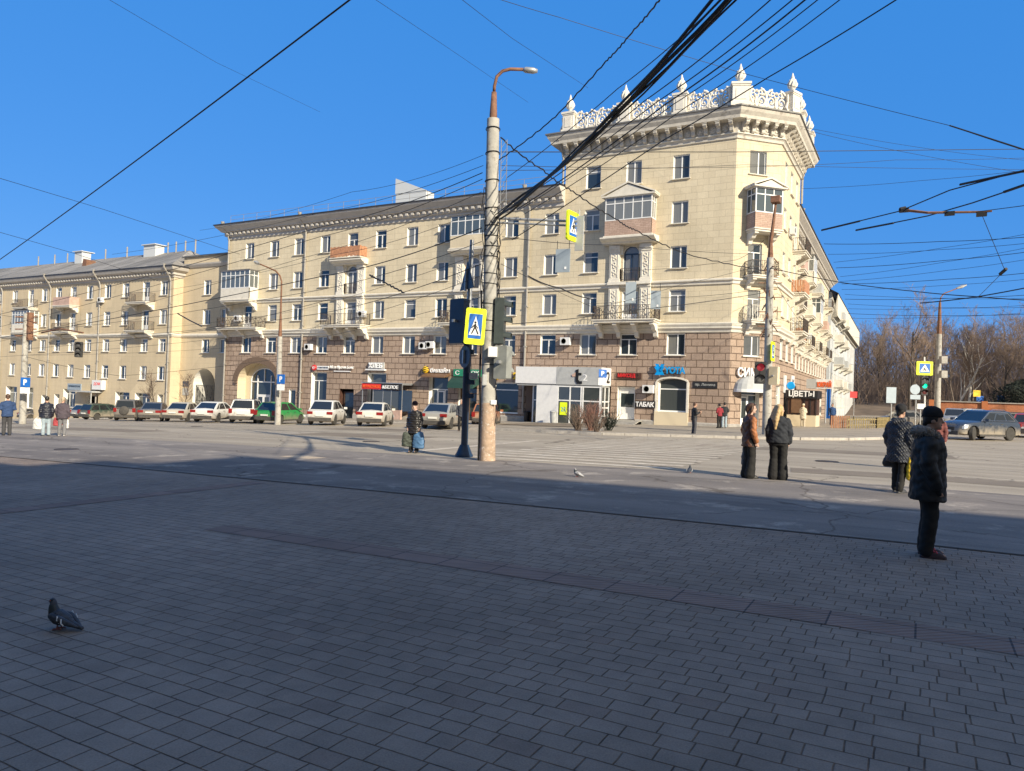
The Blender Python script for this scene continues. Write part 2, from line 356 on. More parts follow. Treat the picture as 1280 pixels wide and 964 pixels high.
def pavermat():
    m,nt,b=nodes('grey_concrete_pavers'); L=nt.links
    b.inputs['Roughness'].default_value=.75; b.inputs['Specular IOR Level'].default_value=.3
    tc=N(nt,'ShaderNodeTexCoord')
    def math_(op,a,bb=None,c=None):
        n=N(nt,'ShaderNodeMath',operation=op)
        for k,v in enumerate((a,bb,c)):
            if v is None: continue
            if isinstance(v,(int,float)): n.inputs[k].default_value=v
            else: L.new(v,n.inputs[k])
        return n.outputs[0]
    nw=N(nt,'ShaderNodeTexNoise',Scale=1.6,Detail=3.0); L.new(tc.outputs['UV'],nw.inputs['Vector'])
    vm=N(nt,'ShaderNodeVectorMath',operation='SCALE'); vm.inputs[3].default_value=.035; L.new(nw.outputs['Color'],vm.inputs[0])
    va=N(nt,'ShaderNodeVectorMath',operation='ADD'); L.new(tc.outputs['UV'],va.inputs[0]); L.new(vm.outputs[0],va.inputs[1])
    sp=N(nt,'ShaderNodeSeparateXYZ'); L.new(va.outputs[0],sp.inputs[0])
    v=math_('DIVIDE',sp.outputs['Y'],.145); row=math_('FLOOR',v); fr=math_('SUBTRACT',v,row)
    # rows of blocks of uneven length
    w=math_('ADD',math_('DIVIDE',sp.outputs['X'],.215),math_('MULTIPLY',row,37.37))
    ve=N(nt,'ShaderNodeTexVoronoi',voronoi_dimensions='1D',feature='DISTANCE_TO_EDGE',Scale=1.0,Randomness=.92); L.new(w,ve.inputs['W'])
    vc=N(nt,'ShaderNodeTexVoronoi',voronoi_dimensions='1D',Scale=1.0,Randomness=.92); L.new(w,vc.inputs['W'])
    dx=math_('MULTIPLY',ve.outputs['Distance'],.215); dy=math_('MULTIPLY',math_('MINIMUM',fr,math_('SUBTRACT',1.0,fr)),.145)
    dm=math_('MINIMUM',dx,dy)
    jn=N(nt,'ShaderNodeMapRange',interpolation_type='SMOOTHSTEP'); jn.inputs[1].default_value=.0008; jn.inputs[2].default_value=.0062; L.new(dm,jn.inputs[0])
    ss=N(nt,'ShaderNodeSeparateColor'); L.new(vc.outputs['Color'],ss.inputs[0])
    cm=N(nt,'ShaderNodeMix',data_type='RGBA'); cm.inputs[6].default_value=(.250,.197,.157,1); cm.inputs[7].default_value=(.283,.223,.179,1); L.new(ss.outputs[0],cm.inputs[0])
    # here and there a browner or paler block
    od=N(nt,'ShaderNodeMapRange'); od.inputs[1].default_value=.94; od.inputs[2].default_value=.96; L.new(ss.outputs[1],od.inputs[0])
    co=N(nt,'ShaderNodeMix',data_type='RGBA'); co.inputs[7].default_value=(.235,.178,.142,1); L.new(od.outputs[0],co.inputs[0]); L.new(cm.outputs[2],co.inputs[6])
    nz=N(nt,'ShaderNodeTexNoise',Scale=.30,Detail=7.0,Roughness=.62); L.new(tc.outputs['UV'],nz.inputs['Vector'])
    n3=N(nt,'ShaderNodeTexNoise',Scale=3.5,Detail=6.0,Roughness=.7); L.new(tc.outputs['UV'],n3.inputs['Vector'])
    nf=N(nt,'ShaderNodeTexNoise',Scale=90.0,Detail=4.0,Roughness=.75); L.new(tc.outputs['UV'],nf.inputs['Vector'])
    o=co.outputs[2]
    for fac,lo,hi in ((nz.outputs['Fac'],.72,1.25),(n3.outputs['Fac'],.85,1.15),(nf.outputs['Fac'],.78,1.22)):
        r=N(nt,'ShaderNodeMapRange'); r.inputs[1].default_value=.3; r.inputs[2].default_value=.7; r.inputs[3].default_value=lo; r.inputs[4].default_value=hi; L.new(fac,r.inputs[0])
        q=N(nt,'ShaderNodeVectorMath',operation='SCALE'); L.new(o,q.inputs[0]); L.new(r.outputs[0],q.inputs[3]); o=q.outputs[0]
    # sand swept into the joints
    js=N(nt,'ShaderNodeMix',data_type='RGBA'); js.inputs[6].default_value=(.07,.045,.028,1); js.inputs[7].default_value=(.22,.14,.09,1)
    rj=N(nt,'ShaderNodeMapRange'); rj.inputs[1].default_value=.42; rj.inputs[2].default_value=.62; L.new(n3.outputs['Fac'],rj.inputs[0]); L.new(rj.outputs[0],js.inputs[0])
    mj=N(nt,'ShaderNodeMix',data_type='RGBA'); L.new(jn.outputs[0],mj.inputs[0]); L.new(js.outputs[2],mj.inputs[6]); L.new(o,mj.inputs[7])
    # trodden gum spots
    vs=N(nt,'ShaderNodeTexVoronoi',Scale=1.15); L.new(tc.outputs['UV'],vs.inputs['Vector'])
    rs=N(nt,'ShaderNodeMapRange'); rs.inputs[1].default_value=.012; rs.inputs[2].default_value=.020; rs.inputs[3].default_value=.8; rs.inputs[4].default_value=0; L.new(vs.outputs['Distance'],rs.inputs[0])
    ms=N(nt,'ShaderNodeMix',data_type='RGBA'); ms.inputs[7].default_value=(.36,.32,.27,1); L.new(rs.outputs[0],ms.inputs[0]); L.new(mj.outputs[2],ms.inputs[6])
    L.new(ms.outputs[2],b.inputs['Base Color'])
    # block height: rounded edges, each block settled a little differently
    hgt=math_('ADD',math_('MULTIPLY',jn.outputs[0],1.0),math_('ADD',math_('MULTIPLY',ss.outputs[2],.35),math_('MULTIPLY',nf.outputs['Fac'],.22)))
    bp=N(nt,'ShaderNodeBump',Strength=.9,Distance=.010); L.new(hgt,bp.inputs['Height']); L.new(bp.outputs['Normal'],b.inputs['Normal'])
    return m
M['pavers']=pavermat()
def tactmat():
    m,nt,b=nodes('brown_grooved_tiles'); L=nt.links
    b.inputs['Roughness'].default_value=.8
    tc=N(nt,'ShaderNodeTexCoord')
    mp=N(nt,'ShaderNodeMapping'); mp.inputs['Rotation'].default_value=(0,0,R_(50)); L.new(tc.outputs['UV'],mp.inputs['Vector'])
    w=N(nt,'ShaderNodeTexWave',Scale=5.0,Distortion=.1); w.bands_direction='X'; L.new(mp.outputs[0],w.inputs['Vector'])
    br=N(nt,'ShaderNodeTexBrick',Scale=1.0); br.offset=0; br.inputs['Brick Width'].default_value=.62; br.inputs['Row Height'].default_value=.44
    br.inputs['Color1'].default_value=(.205,.140,.112,1); br.inputs['Color2'].default_value=(.25,.170,.138,1); br.inputs['Mortar'].default_value=(.05,.04,.04,1); br.inputs['Mortar Size'].default_value=.008
    L.new(tc.outputs['UV'],br.inputs['Vector'])
    nz=N(nt,'ShaderNodeTexNoise',Scale=3.0,Detail=8.0); L.new(tc.outputs['UV'],nz.inputs['Vector'])
    r=N(nt,'ShaderNodeMapRange'); r.inputs[3].default_value=.7; r.inputs[4].default_value=1.3; L.new(nz.outputs['Fac'],r.inputs[0])
    v=N(nt,'ShaderNodeVectorMath',operation='SCALE'); L.new(br.outputs['Color'],v.inputs[0]); L.new(r.outputs[0],v.inputs[3]); L.new(v.outputs[0],b.inputs['Base Color'])
    bp=N(nt,'ShaderNodeBump',Strength=.7,Distance=.012); L.new(w.outputs['Fac'],bp.inputs['Height']); L.new(bp.outputs['Normal'],b.inputs['Normal'])
    return m
M['tactile']=tactmat()
sheet('ground',[-900,-500,-300,-200,-150]+rng(-120,32,4)+[60,120,300,600,900],[-120,-40,0,20,40,60,80,100,140,200,300,600,1200],0,M['road'])
sheet('plaza_paving',rng(-70,30,2),[-4.2,-2,0,3,6.0,6.25,6.75,7,10.6],.008,M['pavers'])
sheet('tactile_strip',rng(-7.9,26,1.5),[6.28,6.72],.013,M['tactile'])
sheet('tactile_strip',[-11.6,-11.17],rng(3.0,10.3,1.5),.013,M['tactile'])
sheet('near_pavement',rng(-120,30,2),rng(10.6,18.1,1.0),.006,M['walk'],skew=lambda x,y:(x,y+(.12*math.sin(x*1.7)+.06*math.sin(x*5.1) if y>18 else 0)))
# far pavement: raised corner with kerb, flat parking further left
def strip(name,left,right,dz,m,n=1):
    mb=MB()
    for (a,b),(c,d) in zip(zip(left[:-1],left[1:]),zip(right[:-1],right[1:])):
        P=[a,c,d,b]; mb.face([(x,y,gz(x)+dz) for x,y in P],0,[tuple(p) for p in P])
    o=mb.build(name,m); tag(o,kind='structure'); return o
KERB=[(-27,36.6),(-22,36.3),(-17,35.7),(-14.4,35.6),(-11,36.3),(-8,37.2),(-5.2,38.4),(-3.2,40.2),(-1.9,42.6),(-1.5,46),(-1.5,60),(-1.6,80),(-1.8,100),(-2,140),(-2,200)]
WALLP=[(-27,52),(-22,52),(-17,52),(-14.4,52),(-11.5,52),(-10.5,53.2),(-9.8,54),(-9.4,54.6),(-9,55.5),(-9,56.5),(-9,60),(-9,80),(-9,100),(-9,140),(-9,200)]
strip('corner_pavement',KERB,WALLP,.12,M['farwalk'])
mk=MB()
for a,b in zip(KERB[:-1],KERB[1:]):
    L=math.dist(a,b); n=max(1,int(L/1.0)); dx,dy=(b[0]-a[0])/n,(b[1]-a[1])/n
    nx,ny=-dy/ math.hypot(dx,dy)*.15,dx/math.hypot(dx,dy)*.15
    for i in range(n):
        p=(a[0]+dx*(i+.01),a[1]+dy*(i+.01)); q=(a[0]+dx*(i+.99),a[1]+dy*(i+.99))
        vs=[]
        for z in (-.05,.135):
            for (x,y) in (p,q): vs.append((x-nx*.6,y-ny*.6,gz(x)+z))
            for (x,y) in (q,p): vs.append((x+nx*.4,y+ny*.4,gz(x)+z))
        mk.faces(vs,[(0,1,2,3),(4,5,6,7),(0,1,5,4),(1,2,6,5),(2,3,7,6),(3,0,4,7)])
tag(mk.build('pavement_kerb',M['kerb']),kind='structure')
sheet('facade_pavement',rng(-120,-27.2,2),[44.5,48,51.9],.10,M['farwalk'])
mk=MB()
for x in rng(-119,-27.4,1.0)[:-1]:
    mk.box((x+.01,44.3,gz(x)-.1),(x+.99,44.48,gz(x)+.115))
tag(mk.build('facade_kerb',M['kerb']),kind='structure')
# zebra crossing (stripes run along the road) and lane marks
mz=MB()
def mark(x0,x1,y0,y1,dz=.006):
    for a,b in zip(rng(x0,x1,1.5)[:-1],rng(x0,x1,1.5)[1:]):
        mz.face([(a,y0,gz(a)+dz),(b,y0,gz(b)+dz),(b,y1,gz(b)+dz),(a,y1,gz(a)+dz)])
y=18.6
while y<35.2:
    mark(-12.2,-5.6,y,y+.42); y+=.95
tag(mz.build('zebra_crossing',M['zebra']),kind='structure')
mz=MB()
for yy in (21.6,24.9,31.6,34.4):
    x=-110
    while x<-16: mark(x,x+3,yy,yy+.12); x+=7
for yy in (28.1,28.4): mark(-110,-15,yy,yy+.12)
mark(-14.6,-14.2,18.9,28.2); 
for yy in (21.6,24.9,31.6): mark(0,28,yy,yy+.12)
tag(mz.build('lane_marking',M['zebra']),kind='structure')
M['patch1']=groundmat('dark_repair_asphalt',(.20,.165,.13),(.25,.21,.165),.8); M['patch2']=groundmat('pale_concrete_patch',(.50,.40,.29),(.56,.45,.33),1.2); M['joint']=mat('dark_paving_edge',(.05,.038,.028),.9)
for a,b,c,d,m_ in ((-46,-33,21.9,24.2,'patch1'),(-26,-19,25.2,27.6,'patch1'),(-8,1,29,31,'patch1'),(-64,-52,26,28,'patch1'),(6,16,22.5,25,'patch1'),(-15.9,-14.6,15.1,15.7,'patch2'),(-30,-24,31,34,'patch1'),(-3,3.5,20,21.4,'patch1')):
    sheet('asphalt_patch',rng(a,b,2),[c,d],.0045 if c>18 else .0105,M[m_],skew=lambda x,y:(x+.12*math.sin(y*7),y+.10*math.sin(x*2.3)))
sheet('paving_edge',rng(-70,30,2),[10.55,10.63],.016,M['joint'])
M['iron']=mat('worn_cast_iron',(.075,.06,.05),.6,metal=.3,var=.4,scale=14,bump=.5,bscale=60)
for x,y in ((-19,22.8),(-38,29.5),(-2.5,24.5),(-23,13.2)):
    mb=MB(); z=gz(x)+(.006 if y>18 else .012); mb.lathe([(.0,.006),(.27,.006),(.28,.0),(.31,.0),(.31,.008),(.34,.008),(.35,-.01)],c=(x,y,z),n=24); o=mb.build('manhole_cover',M['iron']); tag(o,kind='structure')
# soil bed in front of the pavilion
strip('planting_bed',[(-24.8,42.5),(-21,41.6),(-17.8,41.9)],[(-24.6,47.4),(-21,48.0),(-17.6,46.6)],.15,M['soil'])
# ================================================================ BUILDING TOOLS
class Fac:
    def __init__(s,x,y,ang):
        s.x,s.y,s.a=x,y,R_(ang); s.c,s.s=math.cos(s.a),math.sin(s.a)
    def W(s,u,v,z): return (s.x+u*s.c-v*s.s, s.y+u*s.s+v*s.c, z)
def op(u0,u1,z0,z1,arch=0,depth=.24,win=None,rev=1,style=None): return dict(u0=u0,u1=u1,z0=z0,z1=z1,arch=arch,depth=depth,rev=rev,style=style)
def wallgrid(mb,F,u0,u1,z0,z1,ops,slot=0,uo=0,revslot=1):
    ops=[o for o in ops if o['u1']>u0 and o['u0']<u1 and o['z1']>z0 and o['z0']<z1]
    us=sorted({round(x,4) for x in [u0,u1]+[o[k] for o in ops for k in('u0','u1')] if u0<=x<=u1})
    zs=sorted({round(x,4) for x in [z0,z1]+[o[k] for o in ops for k in('z0','z1')] if z0<=x<=z1})
    for a,b in zip(us[:-1],us[1:]):
        run=None
        for c,d in zip(zs[:-1],zs[1:]):
            m,n=(a+b)/2,(c+d)/2
            if any(o['u0']<m<o['u1'] and o['z0']<n<o['z1'] for o in ops):
                run=None; continue
            mb.face([F.W(a,0,c),F.W(b,0,c),F.W(b,0,d),F.W(a,0,d)],slot,[(a+uo,c),(b+uo,c),(b+uo,d),(a+uo,d)])
    for o in ops:
        a,b,c,d,dp,rs=o['u0'],o['u1'],o['z0'],o['z1'],o['depth'],revslot if o['rev']==1 else o['rev']
        rise=o['arch']; sp=d-rise
        def q(p0,p1): mb.face([F.W(p0[0],0,p0[1]),F.W(p1[0],0,p1[1]),F.W(p1[0],dp,p1[1]),F.W(p0[0],dp,p0[1])],rs,[(0,p0[1]),(0,p1[1]),(dp,p1[1]),(dp,p0[1])])
        q((a,c),(a,sp)); q((b,sp),(b,c)); q((b,c),(a,c))
        if rise:
            uc,hw=(a+b)/2,(b-a)/2; n=16
            arc=[(uc+hw*math.cos(PI*i/n),sp+rise*math.sin(PI*i/n)) for i in range(n+1)]
            for p,r in zip(arc[:-1],arc[1:]): q(p,r)
            for half in (arc[:n//2+1],arc[n//2:]):
                cx=b if half[0][0]>uc+1e-6 else a
                pts=half+([(cx,d)] if True else [])
                for p,r in zip(half[:-1],half[1:]):
                    T=[(cx,d),p,r]; mb.face([F.W(t[0],0,t[1]) for t in T],slot,[(t[0]+uo,t[1]) for t in T])
        else: q((a,d),(b,d))
WCACHE={}
def winmesh(w,h,style,fr='pvc'):
    k=(round(w,2),round(h,2),style,fr)
    if k in WCACHE: return WCACHE[k]
    f=MB(); b=.07; hw=w/2
    f.box((-hw,0,0),(-hw+b,.07,h)); f.box((hw-b,0,0),(hw,.07,h)); f.box((-hw+b,0,0),(hw-b,.07,b)); f.box((-hw+b,0,h-b),(hw-b,.07,h))
    tz=h-b
    if 'T' in style:
        tz=h*.72; f.box((-hw+b,.004,tz),(hw-b,.066,tz+.06))
    if 'M' in style:
        m=(.08 if 'O' in style else 0)*w; f.box((m-.045,.004,b),(m+.045,.066,tz if 'T' in style else h-b))
    if '3' in style:
        for m in (-hw/3,hw/3): f.box((m-.04,.004,b),(m+.04,.066,tz))
    if 'D' in style: # glazed door with panel
        f.box((-hw+b,.01,b),(hw-b,.06,h*.30)); f.box((-.04,.004,h*.30),(.04,.066,tz))
    fm=f.mesh('window_frame',M[fr])
    p=MB(); p.box((-hw+b*.5,.035,b*.5),(hw-b*.5,.045,h-b*.5)); pm=p.mesh('window_pane',M['glass'])
    s=MB(); s.box((-hw-.12,-.14-.0,-.06),(hw+.12,.0,-.005)); s.box((-hw-.02,.0,-.004),(hw+.02,.22,.012))
    sm=s.mesh('window_sill',M['trim'])
    WCACHE[k]=(fm,pm,sm); return WCACHE[k]
def window(root,F,u0,u1,z0,z1,style='M',depth=.24,fr='pvc',sill=True,glassm=None,name='window',arch=0,pad=True):
    w,h=u1-u0-.01,z1-z0-.01
    fm,pm,sm=winmesh(w,h,style,fr)
    o=link(name,fm,root)
    P=F.W((u0+u1)/2,depth-.09,z0+.005); rl=root.location
    o.location=(P[0]-rl.x,P[1]-rl.y,P[2]-rl.z); o.rotation_euler=(0,0,F.a)
    if glassm:
        pm=pm.copy(); pm.materials.clear(); pm.materials.append(M[glassm])
    link('pane',pm,o)
    if sill:
        s=link('sill',sm,o); s.location=(0,-depth+.09,0)
    return o
def sweep(mb,path,prof,slot=0,closed=False,caps=True):
    pts=[Vector((p[0],p[1])) for p in path]; n=len(pts)
    def nrm(a,b):
        d=(b-a).normalized(); return Vector((d.y,-d.x))
    offs=[]
    for i in range(n):
        if i==0: offs.append(nrm(pts[0],pts[1]))
        elif i==n-1: offs.append(nrm(pts[-2],pts[-1]))
        else:
            a,b=nrm(pts[i-1],pts[i]),nrm(pts[i],pts[i+1]); m=(a+b); m/= (1+a.dot(b)); offs.append(m)
    rows=[[(pts[i].x+offs[i].x*d,pts[i].y+offs[i].y*d,z) for d,z in prof] for i in range(n)]
    for r,t in zip(rows[:-1],rows[1:]):
        for j in range(len(prof)-1): mb.face([r[j],t[j],t[j+1],r[j+1]],slot)
    if caps: mb.face(rows[0][::-1],slot); mb.face(rows[-1],slot)
def rail_mb(F,u0,u1,dep,z0,h,style='bars',step=.14):
    mb=MB(); path=[F.W(u0,-.02,0),F.W(u0,-dep,0),F.W(u1,-dep,0),F.W(u1,-.02,0)]
    for a,b in zip(path[:-1],path[1:]):
        a,b=Vector(a),Vector(b)
        for z in (z0+h,z0+.08)+((z0+h*.55,) if style=='x' else ()):
            mb.tube([(a.x,a.y,z),(b.x,b.y,z)],.022,4)
        L=(b-a).length
        n=max(2,int(L/step))
        for i in range(n+1):
            p=a.lerp(b,i/n); mb.tube([(p.x,p.y,z0),(p.x,p.y,z0+h)],.016 if i not in(0,n) else .028,4)
        if style in('scroll','x'):
            k=max(1,int(L/.5))
            for i in range(k):
                p,q=a.lerp(b,i/k),a.lerp(b,(i+1)/k)
                mb.tube([(p.x,p.y,z0+.1),(q.x,q.y,z0+h-.05)],.016,4); mb.tube([(q.x,q.y,z0+.1),(p.x,p.y,z0+h-.05)],.016,4)
    return mb
def panel_mb(F,u0,u1,dep,z0,h,t=.05,boards=False):
    mb=MB()
    if boards:
        for (a,b) in ((Vector(F.W(u0,0,0)),Vector(F.W(u0,-dep,0))),(Vector(F.W(u0,-dep,0)),Vector(F.W(u1,-dep,0))),(Vector(F.W(u1,-dep,0)),Vector(F.W(u1,0,0)))):
            L=(b-a).length; n=max(2,int(L/.16)); d=(b-a).normalized(); w=Vector((-d.y,d.x,0))
            for i in range(n):
                p=a.lerp(b,(i+.06)/n); q=a.lerp(b,(i+.88)/n)
                vs=[]
                for z in (z0+.04+.03*((i*7)%3),z0+h-.03*((i*5)%3)):
                    for s in ((p,-1),(q,-1),(q,1),(p,1)): vs.append((s[0].x+w.x*.015*s[1],s[0].y+w.y*.015*s[1],z))
                mb.faces(vs,[(0,1,2,3),(4,5,6,7),(0,1,5,4),(1,2,6,5),(2,3,7,6),(3,0,4,7)])
        return mb
    for c in ((u0,u0+t,-dep,0),(u1-t,u1,-dep,0),(u0+t,u1-t,-dep,-dep+t)):
        mb.box((c[0],c[2],z0),(c[1],c[3],z0+h),fr=F.W)
    return mb
def balcony(root,F,u0,u1,z,dep,rail='bars',rm='rail',cons=2,h=1.0,glaz=None,consize=.8,slabm='trim',off=None,slabh=.22,roof=False,parm=None,pediment=False):
    off=root.location
    s=MB(); s.box((u0,-dep,z-slabh),(u1,-.0,z),fr=F.W); s.box((u0-.08,-dep-.08,z-.08),(u1+.08,.0,z-.001),fr=F.W)
    b=s.build('balcony',M[slabm],root,off=off)
    if cons:
        n=cons
        for i in range(n):
            c=MB(); uc=u0+.22+(u1-u0-.44)*(i/(n-1) if n>1 else .5)
            prof=[(0,z-slabh),(-dep*.92,z-slabh),(-dep*.92,z-slabh-.16*consize),(-dep*.7,z-slabh-.24*consize),(-dep*.55,z-slabh-.5*consize),(-dep*.28,z-slabh-.62*consize),(-dep*.2,z-slabh-.95*consize),(0,z-slabh-1.05*consize)]
            c.prism(prof,uc-.15,uc+.15,lambda v,zz,uu:F.W(uu,v,zz))
            c.build('console',M['trimw'],b,off=off)
    if rail=='boards': panel_mb(F,u0,u1,dep,z,h,boards=True).build('railing',M[rm],b,off=off)
    elif rail=='panel': panel_mb(F,u0,u1,dep,z,h).build('railing',M[rm],b,off=off)
    elif rail in('bars','scroll','x'): rail_mb(F,u0,u1,dep,z,h,rail).build('railing',M[rm],b,off=off)
    if glaz:
        g0,g1=glaz  # z range of glazing
        pr=MB()
        if parm is not None:
            pp=MB()
            for c in ((u0,u0+.1,-dep,0),(u1-.1,u1,-dep,0),(u0,u1,-dep-.002,-dep+.1)):
                a,bb=F.W(c[0],c[2],0),F.W(c[1],c[3],0)
                # four vertical sides with uv
                P=[F.W(c[0],c[2],0),F.W(c[1],c[2],0),F.W(c[1],c[3],0),F.W(c[0],c[3],0)]
                for k in range(4):
                    p,q=P[k],P[(k+1)%4]; L=math.dist(p[:2],q[:2])
                    pp.face([(p[0],p[1],z),(q[0],q[1],z),(q[0],q[1],g0-.03),(p[0],p[1],g0-.03)],0,[(0,z),(L,z),(L,g0),(0,g0)])
            pp.build('parapet',M[parm],b,off=off)
        n=max(2,int((u1-u0)/.62)); fm=MB()
        for i in range(n+1):
            u=u0+.035+(u1-u0-.07)*i/n; fm.box((u-.035,-dep,g0),(u+.035,-dep+.07,g1),fr=F.W)
        for u in (u0,u1-.07):
            for k in range(1,3):
                v=-dep+dep*k/2.0-(.07 if k==2 else 0); fm.box((u,v,g0),(u+.07,v+.07,g1),fr=F.W)
        for zz in (g0-.02,g0+(g1-g0)*.70,g1-.06):
            fm.box((u0+.001,-dep-.004,zz),(u1-.001,-dep+.074,zz+.07),fr=F.W)
            fm.box((u0-.004,-dep+.08,zz),(u0+.074,0,zz+.07),fr=F.W); fm.box((u1-.074,-dep+.08,zz),(u1+.004,0,zz+.07),fr=F.W)
        gl=fm.build('glazing',M['pvc'],b,off=off)
        gg=MB(); gg.box((u0+.04,-dep+.02,g0),(u1-.04,-dep+.03,g1),fr=F.W); gg.box((u0+.02,-dep+.04,g0),(u0+.03,0,g1),fr=F.W); gg.box((u1-.03,-dep+.04,g0),(u1-.02,0,g1),fr=F.W)
        gg.build('balcony_glass',M['bayglass'],b,off=off)
        rf=MB()
        if pediment:
            um=(u0+u1)/2
            rf.prism([(u0-.2,g1),(u1+.2,g1),(um,g1+(u1-u0)*.24)],-dep-.14,-.0,lambda a,zz,v:F.W(a,v,zz+.01))
            rf.box((u0-.25,-dep-.2,g1+.0),(u1+.25,0,g1+.10),fr=F.W)
            # raised gable edge
            for sg in(0,1):
                e=u0-.28 if sg==0 else u1+.28
                A=[(e,g1+.08),(um,g1+(u1-u0)*.24+.06),(um,g1+(u1-u0)*.24+.18),(e,g1+.18)]
                rf.prism(A,-dep-.22,-.01,lambda a,zz,v:F.W(a,v,zz+.013))
        else: rf.box((u0-.12,-dep-.12,g1),(u1+.12,0,g1+.07),fr=F.W)
        rf.build('balcony_roof',M['trim' if pediment else 'roofm'],b,off=off)
    return b
def downpipe(root,F,u,z0,z1,eave=True):
    mb=MB(); pts=[F.W(u,-.16,z0),F.W(u,-.16,z1)]
    if eave: pts+=[F.W(u-.05,-.3,z1+.5),F.W(u-.1,-.95,z1+1.35)]
    mb.tube(pts,.085,8)
    if eave: mb.tube([F.W(u-.1,-.95,z1+1.30),F.W(u-.1,-.95,z1+1.75)],[.1,.2],8)
    z=z0+2
    while z<z1:
        mb.box((u-.12,-.26,z),(u+.12,-.0,z+.08),fr=F.W); z+=3.2
    return mb.build('downpipe',M['pipe'],root,off=root.location)
def acunit(root,F,u,z,w=.8,h=.58,d=.34):
    mb=MB(); mb.box((u-w/2,-.1-d,z),(u+w/2,-.1,z+h),fr=F.W); mb.box((u-w/2+.05,-.1,z+.05),(u-w/2+.1,0,z+.1),fr=F.W); mb.box((u+w/2-.1,-.1,z+.05),(u+w/2-.05,0,z+.1),fr=F.W)
    o=mb.build('air_conditioner',M['whitep'],root,off=root.location)
    f=MB(); uc=u-.1
    f.lathe([(.0,0),(.2,0),(.22,.015),(.24,0)],n=14,fr=lambda x,y,zz:F.W(uc+x,-.105-d-zz*0-.0+(-zz),z+h/2+y)); f.build('fan_grille',M['greyp'],o,off=root.location)
    return o
# ================================================================ CORNER BUILDING
X0,Y0=-11.7,51.8; XL=-62.95; LC=3.63; XT=-24.75
FA=Fac(0,Y0,0); FC=Fac(X0,Y0,45); FS=Fac(X0+LC*.7071,Y0+LC*.7071,90)
SX,SY=FS.x,FS.y; LS=49.4; LST=9.1
F2=Fac(SX-1.0,SY+LST,91.3); S2=F2.W(0,0,0)[:2]; E2=F2.W(LS-LST,0,0)[:2]
def FU(u): return (FS,u) if u<LST else (F2,u-LST)
A=thing('apartment_building','pale yellow five storey corner apartment building with brown stone base and ornate white corner tower','building',(-30,Y0,gz(-30)))
AO=A.location
rows={2:(4.83,6.40),3:(7.97,9.58),4:(11.10,12.72),5:(14.33,15.95),6:(17.55,19.30)}
cols=[-59.8,-56.3,-53.0,-49.6,-46.2,-42.9,-39.4,-36.1,-33.0,-29.4,-25.8,-22.4,-19.15,-15.57]
hw=.60
rnd=random.Random(3)
opsA=[];winA=[]
for i,c in enumerate(cols):
    for r in (2,3,4,5,6):
        if r==6 and i<11: continue
        a,b,z0,z1=c-hw,c+hw,*rows[r]; st=rnd.choice(['MO','MO','M','TM','MO','T']); arch=0
        if r==2: a,b=c-.66,c+.66; st=rnd.choice(['M','TM','MO'])
        if i in(4,8,12) and r in(3,4): z0={3:7.15,4:10.35}[r]; st='TMD'
        if i in(4,8,12) and r==4: arch=.55; z1=12.9
        if i==0 and r==3: z0=7.15; st='TD'
        if i==4 and r==5: z0=13.6; st='TD'
        if r==3 and i in(11,9): st='TM'
        o=op(a,b,z0,z1,arch); opsA.append(o); winA.append((o,st,arch))
# ground floor openings
GO={}
def gop(k,*a,**b): GO[k]=op(*a,**b); opsA.append(GO[k])
gop('arch',-60.87,-55.45,-1.6,3.78,arch=1.82,depth=1.15,rev=2)
gop('sm',-53.6,-52.75,-.75,1.30)
gop('shop1',-50.75,-48.8,-1.0,3.05,depth=.45)
gop('door',-47.15,-45.45,-1.75,1.55,depth=.5,rev=3)
gop('hleb',-43.85,-41.75,-1.05,3.08,depth=.45)
gop('bee',-37.05,-35.1,-.95,2.95,depth=.45)
gop('cafe',-34.0,-32.2,-.8,2.2,depth=.4)
gop('blue',-30.6,-28.3,.05,2.55,depth=.3)
gop('pav',-27.4,-20.4,-.4,3.3,depth=.3)
gop('door2',-19.86,-18.5,.02,2.48,depth=.4)
gop('yota',-16.75,-14.68,.75,3.12,arch=.28,depth=.35)
ZG=-3.2
stone=MB(); wallgrid(stone,FA,XL,X0,ZG,6.5,opsA,0)
plas=MB(); wallgrid(plas,FA,XL,XT,6.5,16.7,opsA,0); wallgrid(plas,FA,XT,X0,6.5,20.3,opsA,0)
# chamfer
opsC=[op(1.09,2.43,17.6,19.25),op(1.2,2.55,14.0,16.4),op(1.15,2.28,10.5,12.75),op(1.25,2.25,7.2,9.5),op(1.05,2.32,4.85,6.3),op(.98,2.42,-.05,2.6,arch=.3,depth=.4)]
stone2=MB(); wallgrid(stone,FC,0,LC,ZG,6.5,opsC,0,uo=.3); wallgrid(plas,FC,0,LC,6.5,20.3,opsC,0,uo=.3)
def plain(mb,p,q,z0,z1):
    L=math.dist(p,q); mb.face([(*p,z0),(*q,z0),(*q,z1),(*p,z1)],0,[(0,z0),(L,z0),(L,z1),(0,z1)])
